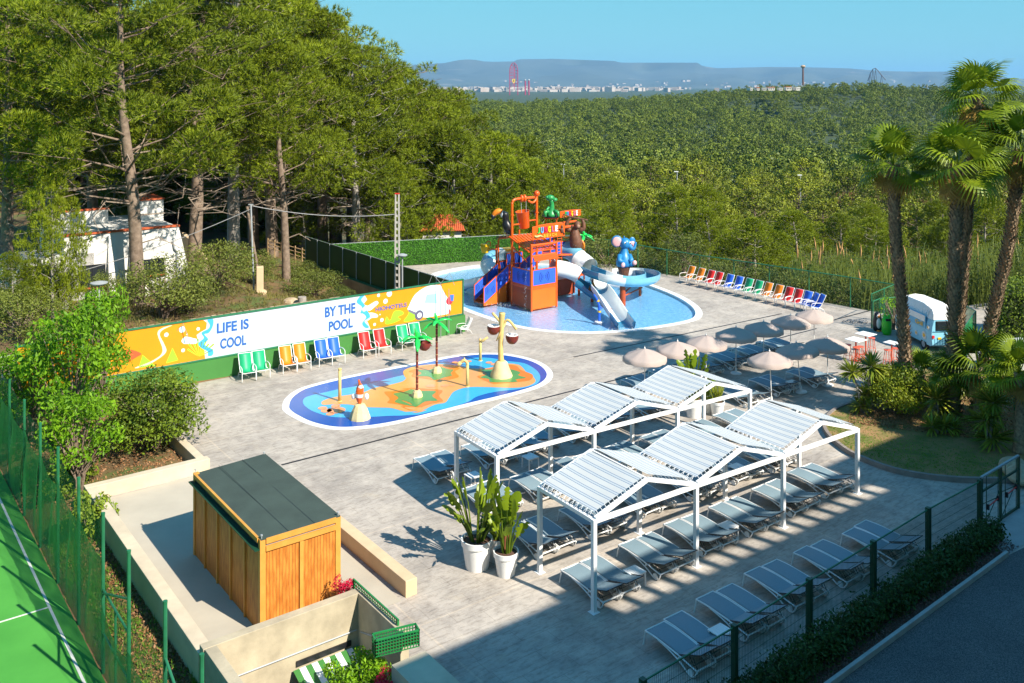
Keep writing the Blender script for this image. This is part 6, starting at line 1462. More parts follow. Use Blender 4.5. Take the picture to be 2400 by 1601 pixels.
# slides --------------------------------------------------------------------
def sweep(path, rad, kind, seg_mats, per, name, th=.05):
    """tube or half-pipe along the path (tower's frame), cut into coloured lengths"""
    pts_ = catmull([Vector(p) for p in path], 6, False); m_ = len(pts_); root = bpy.data.objects.new(name, None); COL.objects.link(root); root.parent = tow
    def ring(i, r0, r1=None):
        t = (pts_[min(i+1,m_-1)] - pts_[max(i-1,0)]).normalized(); sd = t.cross(Vector((0,0,1))).normalized(); up = sd.cross(t)
        if kind == 'tube': return [pts_[i] + sd*math.cos(a)*r0 + up*math.sin(a)*r0 for a in np.linspace(0, 2*math.pi, 17)[:-1]]
        A = np.linspace(math.pi, 2*math.pi, 11); out_ = [pts_[i] + sd*math.cos(a)*r0 + up*(math.sin(a)*r0*.8) for a in A]; inn = [pts_[i] + sd*math.cos(a)*(r0-th) + up*(math.sin(a)*(r0-th)*.8+.0) for a in A[::-1]]
        lip = .42*r0
        out_ = [out_[0] + up*lip - sd*0] + out_ + [out_[-1] + up*lip]; inn = [inn[0] + up*lip] + inn + [inn[-1] + up*lip]
        return out_ + inn
    k = 0; i = 0
    while i < m_-1:
        j = min(i+per, m_-1); mb = MB(); R_ = [ring(q, rad*(1.05 if q in (i, j) and kind == 'tube' else 1)) for q in range(i, j+1)]; nn_ = len(R_[0])
        mb.add([p for rg in R_ for p in rg], [(a*nn_+b_, a*nn_+(b_+1)%nn_, (a+1)*nn_+(b_+1)%nn_, (a+1)*nn_+b_) for a in range(len(R_)-1) for b_ in range(nn_)])
        o = mb.build('slide_section', seg_mats[k % len(seg_mats)], root, smooth=True); k += 1; i = j
    return root
SB, SD, SW = W['slide_blue'], W['slide_dark'], W['slide_white']
sweep([pr(1328,585,62.6), pr(1343,592,62.2), pr(1357,606,61.6), pr(1372,617,61.2), pr(1382,626,60.8)], .58, 'tube', [SB, SW], 12, 'tube_slide')
sweep([pr(1374,630,60.9), pr(1400,641,60.2), pr(1437,652,59.6), pr(1475,658,59.6), pr(1508,656,60.3), pr(1530,649,62.0), pr(1520,641,64.2), pr(1487,638,65.4), pr(1440,640,65.2)], .50, 'half', [SD, SW, SB, SB, SD, SW], 8, 'curved_slide')
sweep([pr(1442,663,63.5), pr(1418,660,61.8), pr(1403,663,60.0), pr(1406,675,58.9), pr(1418,690,57.7), pr(1434,715,56.2), pr(1450,740,54.9), pr(1468,764,53.8)], .56, 'half', [SW, SW, SD, SW, SW, SW, SD], 6, 'near_slide')
sweep([tp((2.6,60.4,2.15)), tp((3.3,60.6,2.0)), tp((4.0,60.7,1.75)), tp((4.35,60.65,1.55))], .52, 'tube', [SW], 18, 'short_tube_slide')
sweep([tp((4.2,60.5,1.25)), tp((4.8,60.3,.85)), tp((5.6,59.6,.42)), tp((6.2,59.2,.25))], .45, 'half', [SD], 18, 'short_slide')
sweep([pr(1198,601,62.2), pr(1175,601,63.0), pr(1152,608,63.0), pr(1146,622,62.4), pr(1157,640,61.8), pr(1172,650,62.2)], .56, 'tube', [SW, SB, SB, SW, SW], 6, 'spiral_tube_slide')
sweep([pr(1168,655,62.5), pr(1145,655,62.0), pr(1120,658,62.2), pr(1097,662,62.8), pr(1084,668,63.2)], .52, 'half', [SB, SW, SW, SB], 7, 'left_slide')
# slide supports
for px, yd, ztp, rad in ((1459.5, 59.6, 1.1, .18), (1388, 60.8, 1.3, .10), (1500, 62.5, .9, .09), (1150, 62.6, 1.3, .09), (1432, 56.6, .4, .07)):
    q = pr(px, 700, yd); mb = MB(); mb.cyl((q.x,q.y,-.15),(q.x,q.y,ztp), rad, rad, 12); mb.build('slide_support', om_ if rad < .17 else W['rust_panel'], tow)
q = pr(1459.5,684,59.6); mb = MB(); mb.tube([(q.x,q.y,.45), pr(1505,674,60.6)], .05, 6); mb.tube([(q.x,q.y,.6), pr(1484,668,60.2)], .05, 6); mb.tube([(q.x,q.y,.3), (q.x-.9,q.y+.2,.25)], .05, 6); mb.build('support_arm', W['rust_panel'], tow)

# trickling and falling water
wt = mat('falling_water', (.80,.88,.92), .2, .05); n = wt.node_tree; t_ = n.nodes.new('ShaderNodeBsdfTransparent'); s_ = n.nodes.new('ShaderNodeMixShader'); s_.inputs[0].default_value = .35
n.links.new(t_.outputs[0], s_.inputs[1]); n.links.new(n.nodes['Principled BSDF'].outputs[0], s_.inputs[2]); n.links.new(s_.outputs[0], n.nodes['Material Output'].inputs[0])
r = np.random.default_rng(300); V = []
def drops(c, spread, k, size=.03):
    for _ in range(k):
        p = np.array(c) + r.normal(size=3)*np.array(spread); s = size*r.uniform(.4, 1.2); a = unit(1, r)[0]*s; b_ = np.cross(a, unit(1, r)[0]); V.append([p-a, p-b_, p+a, p+b_])
def stream(a, b_, arc, k, jit=.02, size=.022):
    a, b_ = Vector(a), Vector(b_)
    for i in range(k): t = i/k; p = a.lerp(b_, t) + Vector((0,0,4*arc*t*(1-t))); drops(p, (jit+.03*t,)*3, 1, size)
stream(ray(1234,620,57.5), at(1230,728), 0, 160, .03)
for px in range(1172, 1204, 3): stream(ray(px, 664+(1204-px)*.25, 60), ray(px, 709, 60), 0, 16, .03, .015)
for px in range(1311, 1352, 6): stream(ray(px, 668, 61), ray(px, 700-(px-1311)*.1, 61), 0, 14, .03, .015)
drops(ray(1345,575,62), (.9,.9,.9), 500, .018); drops(ray(1370,500,63), (.9,.9,.8), 350, .018); drops(ray(1136,612,61.3), (.15,.15,.5), 300, .02); drops(at(1182,714,.05), (.7,.3,.04), 300, .03); drops(at(1230,735,.05), (.25,.2,.06), 120, .03)
drops(at(1455,772,.03), (.9,.3,.03), 200, .035)
V = np.array(V).reshape(-1, 3); o = npmesh('spray_water', V, np.arange(len(V)).reshape(-1, 4), wt); tag(o, 'thin streams and spray of water falling round the play tower', 'water', kind='stuff')
V = []
top = ray(793, 868, 43.6-.0)
pc = at(796, 941); 
for a in np.linspace(0, 6.28, 9)[:-1]: stream((pc.x,pc.y,1.62), (pc.x+.95*math.cos(a), pc.y+.95*math.sin(a), .05), .55, 60, .012, .012)
fp = at(843, 930); stream(ray(846,914,37.6), at(820,958), .3, 50, .01, .012)
drops(at(1000,860,.6), (1.5,.8,.35), 260, .014)
V = np.array(V).reshape(-1, 3); o = npmesh('fountain_water', V, np.arange(len(V)).reshape(-1, 4), wt); tag(o, 'fine fountain jets of water over the splash pad', 'water', kind='stuff')

# figures on the tower ---------------------------------------------------------
def fig(name, label, cat, p, rz=0, sc=1): 
    t = thing(name, label, cat, p, rz); t.scale = (sc,)*3; return t
tc_ = fig('toucan_figure', 'large black toucan figure with orange beak perched left of the bucket frame', 'statue', ray(1187, 549, 60.4), 0, 1.12)
mb = MB(); mb.tube(catmull([(.30,0,-.02),(.12,0,.30),(.0,0,.62),(-.05,0,.95),(-.12,0,1.22),(-.10,0,1.32)], 5, False), [.08,.12,.16,.21,.25,.27,.28,.28,.27,.26,.24,.22,.20,.19,.19,.20,.20,.21,.21,.20,.19,.17,.14,.10,.06,.03], 12); mb.build('body', W['black'], tc_, smooth='all')
mb = MB(); mb.ball((-.24,0,1.16), (.12,.17,.20), 10); mb.build('throat', W['white_plastic'], tc_, smooth='all')
mb = MB(); mb.tube(catmull([(-.25,0,1.26),(-.50,0,1.30),(-.74,0,1.12),(-.80,0,.92)], 4, False), [.13,.15,.16,.17,.17,.17,.16,.15,.13,.12,.10,.06,.03], 10); bk_ = mb.build('beak', W['orange'], tc_, smooth='all')
mb = MB(); mb.tube([(-.74,0,1.09),(-.80,0,.98),(-.82,0,.84)], [.145,.12,.03], 10); mb.build('beak_tip', W['black'], bk_, smooth='all')
mb = MB(); mb.cyl((0,-.1,-.2),(0,-.1,.35), .03); mb.cyl((.1,.1,-.2),(.06,.1,.35), .03); mb.tube([(-.6,0,-.28),(-.5,0,-.15),(.3,0,-.12)], .05, 6); mb.build('legs', W['brown'], tc_)
gor = fig('gorilla_figure', 'brown gorilla figure hanging by both arms from a bar above the tube slide', 'statue', ray(1348, 592, 62.0), 0, 1.1)
mb = MB(); mb.tube(catmull([(-.12,0,-.12),(-.05,0,.2),(.05,0,.55),(.0,0,.95),(.0,0,1.3),(.02,0,1.55)], 5, False), [.10,.13,.16,.19,.23,.27,.30,.33,.36,.38,.39,.39,.38,.37,.36,.35,.33,.31,.29,.27,.25,.22,.20,.18,.15,.10], 12)
mb.tube(catmull([(-.25,0,1.35),(-.50,0,1.45),(-.48,0,1.8),(-.28,0,2.08)], 4, False), [.14,.15,.16,.16,.15,.15,.14,.13,.12,.11,.10,.09,.08], 8); mb.tube(catmull([(.25,0,1.35),(.48,0,1.45),(.50,0,1.75),(.42,0,1.98)], 4, False), [.14,.15,.16,.16,.15,.15,.14,.13,.12,.11,.10,.09,.08], 8)
mb.tube([(.15,0,.35),(.22,-.1,.0),(.1,-.1,-.35),(.2,-.15,-.45)], [.18,.15,.10,.08], 8); mb.tube([(-.12,0,.3),(-.10,.1,-.05),(-.20,.05,-.45)], [.18,.14,.08], 8); mb.ball((.12,-.1,1.68), (.22,.20,.24), 10); mb.build('body', W['brown'], gor, smooth='all')
mb = MB(); mb.ball((.16,-.28,1.62), (.12,.08,.12), 8); mb.build('muzzle', mat('muzzle', (.30,.17,.11), .6), gor, smooth='all')
mb = MB(); mb.tube([(-.75,0,2.12),(-.7,0,2.3),(-.3,0,2.15),(.75,0,1.95)], .05, 6); mb.build('bar', W['brown'], gor)
liz = fig('reptile_figure', 'bright green sitting reptile figure on a small stand at the top of the tower', 'statue', ray(1292, 507, 62.0), 0)
mb = MB(); mb.tube(catmull([(.0,0,0),(.0,0,.3),(.04,0,.7),(.0,0,1.05)], 5, False), [.32,.33,.33,.31,.28,.25,.22,.20,.18,.17,.16,.15,.15,.15,.16,.16], 12); mb.ball((-.08,0,1.22), (.30,.22,.20), 10); mb.ball((.22,-.02,1.10), (.20,.15,.13), 10); mb.ball((-.28,-.08,1.26), (.10,.10,.10), 8)
mb.tube([(-.2,-.1,.35),(-.42,-.25,.28),(-.40,-.35,.02)], [.14,.13,.10], 8); mb.tube([(.2,-.1,.35),(.42,-.25,.28),(.45,-.3,.02)], [.14,.13,.10], 8); mb.tube([(-.15,-.1,.62),(-.32,-.2,.45),(-.30,-.25,.25)], [.08,.07,.06], 7); mb.build('body', mat('lizard_green', (.025,.27,.07), .35, .1), liz, smooth='all')
mb = MB(); mb.tube([(.1,.1,.05),(-.45,0,.02),(-.62,0,.1)], [.12,.07,.03], 7); mb.lathe((0,0,-.06), [(.50,0),(.50,.06)], 12); mb.build('base', W['black'], liz); mb = MB(); mb.box((0,0,-.12),(.9,.4,.08)); mb.cyl((-.35,0,-.9),(-.35,0,-.1),.035); mb.cyl((.35,0,-.9),(.35,0,-.1),.035); mb.build('stand', om_, liz)
eb = ray(1462, 640, 64.3); ele = fig('elephant_figure', 'blue seated elephant figure with pink ears on a wooden stump behind the curved slide', 'statue', (eb.x, eb.y, eb.z-.5), R(12), .93)
eb_m = mat('elephant_blue', (.02,.20,.45), .4, .1, 2); pk = mat('elephant_pink', (.80,.42,.42), .5, .06)
mb = MB(); mb.lathe((0,0,-.3), [(.28,0),(.34,.7),(.46,1.25),(.48,1.3)], 14); mb.build('stump', W['brown'], ele)
mb = MB(); mb.tube(catmull([(0,0,1.0),(0,0,1.35),(.02,0,1.8),(.05,0,2.15),(.05,0,2.4)], 5, False), [.40,.48,.54,.57,.58,.58,.57,.55,.52,.49,.46,.42,.38,.35,.32,.30,.28,.26,.25,.24,.22], 14)
mb.ball((.10,-.02,2.72), (.42,.40,.42), 14)
mb.tube(catmull([(.35,-.1,2.60),(.55,-.2,2.35),(.72,-.25,2.40),(.80,-.22,2.62),(.86,-.2,2.82)], 4, False), [.20,.19,.18,.17,.16,.15,.14,.13,.12,.11,.11,.10,.10,.10,.10,.09,.09], 9)
mb.tube([(-.35,-.2,1.9),(-.50,-.42,1.55),(-.22,-.55,1.42)], [.20,.19,.17], 9); mb.tube([(.35,-.2,1.9),(.45,-.45,1.55),(.25,-.55,1.5)], [.18,.17,.15], 9); mb.tube([(-.2,-.2,1.3),(-.28,-.6,1.25)], [.25,.22], 9); mb.tube([(.3,-.2,1.3),(.55,-.5,1.32)], [.25,.22], 9); mb.ball((.02,0,3.16), (.05,.05,.12), 6)
bd = mb.build('body', eb_m, ele, smooth='all')
mb = MB(); mb.ball((-.52,.05,2.88), (.42,.07,.44), 14, Matrix.Rotation(R(-15), 4, 'Z')); mb.ball((.72,.20,2.80), (.26,.07,.34), 12); mb.build('ear', eb_m, ele, smooth='all')
mb = MB(); mb.ball((-.54,-.02,2.86), (.34,.06,.36), 14, Matrix.Rotation(R(-15), 4, 'Z')); mb.ball((.72,.14,2.62), (.20,.06,.22), 12); mb.ball((-.30,-.72,1.27), (.16,.10,.18), 9); mb.ball((.62,-.62,1.38), (.17,.12,.19), 9); mb.build('pink_ear_lining', pk, ele, smooth='all')
for x in (-.02, .36): mb = MB(); mb.ball((x,-.35,2.80), (.08,.05,.10), 8); ey = mb.build('eye', W['white_plastic'], ele, smooth='all'); mb = MB(); mb.ball((x+.02,-.40,2.79), (.035,.02,.05), 6); mb.build('pupil', W['black'], ey)
# blue nozzle
wc_ = fig('water_cannon', 'small blue and yellow water cannon standing in the pool beside the slide end', 'water cannon', at(1404.5, 754), 0)
mb = MB(); mb.cyl((0,0,0),(0,0,.95), .08, .08, 10); mb.cyl((0,0,.95),(-.15,0,1.25), .06); mb.tube([(-.02,0,1.05),(-.18,-.05,1.4),(-.32,-.1,1.62)], .055, 8); mb.tube([(.0,0,.95),(.18,0,.78)], .04, 6); mb.build('pipe', W['blue'], wc_)
mb = MB(); mb.lathe((0,0,.55), [(.10,0),(.10,.10)], 10); mb.lathe((-.08,0,1.18), [(.09,0),(.09,.1)], 10); mb.build('yellow_collar', W['yellow'], wc_); mb = MB(); mb.lathe((0,0,-.02), [(.28,0),(.26,.05)], 14); mb.build('base_plate', W['white_plastic'], wc_)

# splash pad toys -----------------------------------------------------------------
def fake_palm(label, base, h_, coco, sc=1.0, rock=True, seed=0):
    root = thing('toy_palm', label, 'toy palm', base); root.scale = (sc,)*3; mb = MB(); n_ = 14
    if rock: m2 = MB(); m2.lathe((0,0,-.02), [(.26,0),(.25,.12),(.20,.26),(.13,.34),(0,.35)], 9); m2.build('rock_base', W['sand_rock'], root)
    for k in range(n_): z = .25 + (h_-.25)*k/n_; mb.lathe((0,0,z), [(.050,0),(.060,(h_-.25)/n_*.9),(.048,(h_-.25)/n_)], 10)
    mb.build('stem', W['coconut'], root)
    m3 = MB()
    for k in range(0, n_, 2): z = .25+(h_-.25)*k/n_; m3.lathe((0,0,z+.015), [(.055,0),(.057,.02)], 10)
    m3.build('stem_ring', W['sand_wood'], root)
    for k in range(6):
        a = k*2*math.pi/6 + .35 + seed; el = .62 if k % 2 else .15; m4 = MB(); V = []; Ns = 9; Lf = .78
        for i in range(Ns):
            t = i/(Ns-1); x = Lf*t; z = math.sin(el)*x*1.2 - .55*t*t; w_ = .13*math.sin(math.pi*min(1, t*.92+.08))**.7*(1 if i % 2 else .78)+.008
            for s, dz in ((-1,-.06),(0,.0),(1,-.06)): V.append((x*math.cos(a)-s*w_*math.sin(a), x*math.sin(a)+s*w_*math.cos(a), h_+.02+z+dz*(w_/.13)))
        m4.add(V, [(i*3+q, i*3+q+1, (i+1)*3+q+1, (i+1)*3+q) for i in range(Ns-1) for q in (0,1)]); o = m4.build('palm_leaf', W['bright_green'], root, smooth='all'); sd_ = o.modifiers.new('thickness', 'SOLIDIFY'); sd_.thickness = .025
    m5 = MB(); m5.tube([(0,0,h_-.02),(-.04,0,h_+.28),(-.1,0,h_+.46)], [.07,.09,.02], 6); m5.build('leaf_shoot', W['bright_green'], root)
    if coco:
        m6 = MB(); m6.lathe((.30,-.05,h_-.52), [(.0,0),(.14,.02),(.24,.12),(.29,.26),(.28,.38),(.255,.38),(.255,.26),(.1,.06)], 16, Matrix.Rotation(R(8), 4, 'Y'), False); cc = m6.build('coconut_bucket', W['coconut'], root, smooth=True)
        m7 = MB(); m7.cyl((.05,0,h_-.02),(.05,0,h_-.3), .02); m7.cyl((.55,-.05,h_-.3),(.68,-.05,h_-.32), .02); m7.build('hinge', W['coconut'], cc)
    return root
fake_palm('toy palm with coconut bucket, nearest one on the splash pad', at(977.5, 931), 2.62, True, seed=.3)
fake_palm('toy palm without bucket, far one on the splash pad near the wall', at(1023.5, 874.5), 2.45, False, seed=1.1)
fake_palm('small toy palm behind the tube slide of the play tower', Vector((ray(1369,668,63.8).x, 63.8, -.1)), 3.9, False, .95, False, seed=2.0)
tr = thing('bucket_tree', 'yellow toy tree trunk with two hanging coconut buckets on a rock', 'toy tree', at(1174.6, 883)); mb = MB()
mb.lathe((0,0,-.02), [(.56,0),(.52,.14),(.40,.42),(.30,.70),(.22,.78),(0,.8)], 12); mb.build('rock_base', W['sand_rock'], tr, smooth=True)
mb = MB(); mb.tube(catmull([(0,0,.7),(-.03,0,1.4),(.0,0,2.1),(.02,0,2.7),(.05,0,3.05)], 4, False), [.14,.135,.13,.13,.12,.12,.125,.12,.12,.125,.13,.13,.135,.14,.145,.15,.15], 10); mb.tube(catmull([(0,0,2.6),(-.2,0,2.8),(-.42,0,3.05)],4,False), [.09,.085,.08,.08,.075,.07,.07,.07,.06], 8); mb.tube(catmull([(0,0,2.35),(.3,-.05,2.72),(.62,-.08,2.42),(.72,-.1,2.28)],4,False), .065, 8); mb.tube([(.22,-.03,2.6),(-.05,-.1,2.1),(-.22,-.12,1.75)], [.05,.05,.03], 7); mb.build('trunk', W['sand_wood'], tr, smooth='all')
for x, z in ((-.36, 2.02), (.52, 1.58)):
    mb = MB(); mb.lathe((x,-.06,z), [(0,0),(.16,.03),(.26,.14),(.31,.30),(.30,.42),(.27,.42),(.27,.3),(.12,.1),(0,.1)], 16, None, False); cc = mb.build('coconut_bucket', W['coconut'], tr, smooth=True); mb = MB(); mb.lathe((x,-.06,z), [(.30,.40),(.28,.45),(.22,.42),(.20,.30)], 16, None, False); mb.build('bucket_rim', W['white_plastic'], cc)
    mb = MB(); mb.cyl((x-.15,-.06,z+.4),(x-.15,-.06,z+.75),.012); mb.cyl((x+.15,-.06,z+.4),(x+.15,-.06,z+.75),.012); mb.build('hanger', W['grey_tube'], cc)
def toyp(label, base, h_, head):
    root = thing('spray_pole', label, 'spray pole', base); mb = MB(); mb.tube([(0,0,-.02),(0,0,h_*.5),(0,0,h_)], [.075,.07,.07], 10); mb.lathe((0,0,0),[(.12,0),(.10,.04)],12)
    if head == 'flat': mb.lathe((0,0,h_), [(.085,0),(.09,.05),(.06,.07)], 12)
    if head == 'fork': mb.tube([(0,0,h_-.05),(-.03,0,h_+.15)], .06, 8); mb.tube([(-.02,0,h_-.02),(.12,-.05,h_+.05),(.38,-.1,h_+.24)], [.07,.07,.05], 8)
    if head == 'bend': mb.tube(catmull([(0,0,h_-.1),(-.02,0,h_+.12),(-.18,0,h_+.22),(-.34,0,h_+.08),(-.36,0,h_-.0)],4,False), .07, 8); mb.tube([(-.3,0,h_+.12),(-.45,-.05,h_+.02)], [.08,.1], 8); mb.tube([(-.12,0,h_+.2),(-.15,0,h_+.34)], [.05,.03], 6)
    mb.build('pole', W['sand_wood'], root, smooth='all'); return root
toyp('plain yellowish spray pole at the left end of the splash pad', at(796.3, 941), 1.40, 'flat')
toyp('yellowish spray pole with forked top at the far edge of the splash pad', at(1125.8, 846), .98, 'fork')
toyp('yellowish spray pole with bent head in the middle of the splash pad', at(1095.4, 906.5), 1.0, 'bend')
fs = thing('clownfish_fountain', 'orange and white striped fish figure on a sandy rock at the near side', 'statue', at(843.5, 981)); mb = MB(); mb.lathe((0,0,-.02), [(.46,0),(.43,.12),(.33,.40),(.22,.60),(.15,.64),(0,.65)], 11); mb.build('rock_base', W['sand_rock'], fs)
fish = [(0,.62,.06),(-.02,.75,.11),(-.03,.90,.15),(-.02,1.05,.17),(0,1.18,.165),(.03,1.30,.13),(.03,1.40,.07),(.0,1.47,.03)]
for a, b_, m_ in ((0,2,'orange_metal'),(2,3,'white_plastic'),(3,5,'orange_metal'),(5,6,'white_plastic'),(6,7,'orange_metal')):
    mb = MB(); mb.tube([(x,0,z) for x, z, _ in fish[a:b_+1]], [q for _,_,q in fish[a:b_+1]], 12, True); mb.build('body_stripe', W[m_], fs, smooth=True)
mb = MB(); mb.tube([(.0,0,1.4),(-.05,0,1.62)], [.06,.04], 8); mb.build('mouth', W['orange_metal'], fs); mb = MB(); mb.ball((-.26,0,.92), (.10,.05,.12), 8); mb.ball((.28,0,.92), (.10,.05,.14), 8); mb.build('fin', W['white_plastic'], fs, smooth='all')
mb = MB(); mb.tube([(-.02,.12,.75),(-.14,.16,1.2),(-.05,.1,1.42)], [.03,.05,.02], 6); mb.build('dorsal_fin', W['black'], fs)
# ================================================================== FURNITURE
W['roof_stripe'] = mat('striped_canvas', (.52,.53,.51), .7, .04, 1)
m = W['roof_stripe']; n = m.node_tree; b = n.nodes['Principled BSDF']; L = n.links.new; s0 = b.inputs['Base Color'].links[0].from_socket
tc = n.nodes.new('ShaderNodeTexCoord'); sx = n.nodes.new('ShaderNodeSeparateXYZ'); L(tc.outputs['Object'], sx.inputs[0])
def mnode(op, a, b_=None, v=None):
    q = n.nodes.new('ShaderNodeMath'); q.operation = op; L(a, q.inputs[0])
    if b_ is not None: L(b_, q.inputs[1])
    if v is not None: q.inputs[1].default_value = v
    return q.outputs[0]
f_ = mnode('FRACT', mnode('MULTIPLY', sx.outputs[0], v=1/.27))
l1 = mnode('COMPARE', f_, v=.14); l1.node.inputs[2].default_value = .028
l2 = mnode('COMPARE', f_, v=.42); l2.node.inputs[2].default_value = .028
band = mnode('COMPARE', f_, v=.28); band.node.inputs[2].default_value = .12
q1 = n.nodes.new('ShaderNodeMix'); q1.data_type = 'RGBA'; q1.inputs[7].default_value = (.46,.50,.51,1); L(band, q1.inputs[0]); L(s0, q1.inputs[6])
q2 = n.nodes.new('ShaderNodeMix'); q2.data_type = 'RGBA'; q2.inputs[7].default_value = (.045,.12,.26,1); L(mnode('MAXIMUM', l1, l2), q2.inputs[0]); L(q1.outputs[2], q2.inputs[6]); L(q2.outputs[2], b.inputs['Base Color'])

def pergola(label, front, back, hs_, hk):
    root = thing('pergola', label, 'pergola', front[0]); o = front[0].copy(); wm_ = W['white_metal']; nb = len(front)-1
    Fp = [p-o for p in front]; Bp = [p-o for p in back]; dn = (Bp[0]-Fp[0]).normalized(); al = (Fp[-1]-Fp[0]).normalized()
    for i in range(nb+1):
        for p in (Fp[i], Bp[i]):
            mb = MB(); mb.box(p+Vector((0,0,hs_[i]/2)), (.12,.12,hs_[i]), ANG); mb.box(p+Vector((0,0,.006)), (.24,.24,.012), ANG); mb.build('post', wm_, root, bevel=.004)
    up = lambda p, z: p + Vector((0,0,z))
    for row in (Fp, Bp):
        for i in range(nb): mb = MB(); mb.bar(up(row[i], hs_[i]-.055)+al*.06, up(row[i+1], hs_[i+1]-.055)-al*.06, .10, .11); mb.build('beam', wm_, root)
    for i in range(nb+1): mb = MB(); mb.bar(up(Fp[i], hs_[i]-.052)+dn*.06, up(Bp[i], hs_[i]-.052)-dn*.06, .10, .105); mb.build('beam', wm_, root)
    for i in range(nb):
        pf = up((Fp[i]+Fp[i+1])/2, hk[i]); pb_ = up((Bp[i]+Bp[i+1])/2, hk[i])
        for p0, p1, pk in ((Fp[i], Fp[i+1], pf), (Bp[i], Bp[i+1], pb_)):
            mb = MB(); mb.bar(up(p0, hs_[i])+al*.05, pk, .09, .11); mb.bar(pk, up(p1, hs_[i+1])-al*.05, .09, .11); mb.build('rafter', wm_, root)
        mb = MB(); mb.bar(pf+dn*.04, pb_-dn*.04, .06, .06); mb.build('ridge_tube', wm_, root)
        for side in (0, 1):
            e0, e1 = (up(Fp[i], hs_[i]), up(Bp[i], hs_[i])) if side == 0 else (up(Fp[i+1], hs_[i+1]), up(Bp[i+1], hs_[i+1]))
            Lx = (pf-e0).length-.22; Wy = (e1-e0).length-.20; ex = (pf-e0).normalized(); ey = (e1-e0).normalized(); ez = ex.cross(ey).normalized()
            if ez.z < 0: ez = -ez
            nx = 14; ny = 4; V = []; Q = []
            for a in range(nx+1):
                for c in range(ny+1): s, t = a/nx, c/ny; V.append((Lx*s, Wy*t, -.03*math.sin(math.pi*s)*math.sin(math.pi*t)))
            for a in range(nx):
                for c in range(ny): q = a*(ny+1)+c; Q.append((q, q+ny+1, q+ny+2, q+1) if ex.cross(ey).z > 0 else (q, q+1, q+ny+2, q+ny+1))
            me_ = npmesh('canvas_roof', V, Q, W['roof_stripe'], root); st_ = e0 + ex*.13 + ey*.10 + ez*.10
            me_.matrix_basis = Matrix(((ex.x,ey.x,ez.x,st_.x),(ex.y,ey.y,ez.y,st_.y),(ex.z,ey.z,ez.z,st_.z),(0,0,0,1)))
            mb = MB(); 
            for k in range(12):
                t = (k+.5)/12*(Wy); mb.tube([(-.11, t-.03, -.04), (.02, t, .005)], .008, 3); mb.tube([(-.11, t+.05, -.04), (.02, t, .005)], .008, 3)
            for k in range(12):
                t = (k+.5)/12*Lx
                for yy, s in ((0,-1),(Wy,1)): mb.tube([(t-.03, yy+s*.09, -.04), (t, yy-s*.02, .005)], .008, 3)
            mb.build('lacing', W['white_plastic'], me_)
    return root
fr_ = [at(1392,1435), at(1631.3,1327), at(1835.6,1235.4), at(2009.4,1156.4)]; off_ = Vector((-1.37,2.03,0))
hsF = [2.46,2.39,2.30,2.22]
pergola('front white pergola with three striped canvas peaks among the loungers', fr_, [p+off_ for p in fr_], hsF, [3.02,2.94,2.86])
b0 = Vector((-.47,29.1,0)); bk_ = [b0 + Vector((3.215,2.37,0))*k for k in range(4)]
pergola('rear white pergola with three striped canvas peaks behind the front one', bk_, [p+off_ for p in bk_], [2.46,2.38,2.28,2.18], [3.0,2.90,2.80])

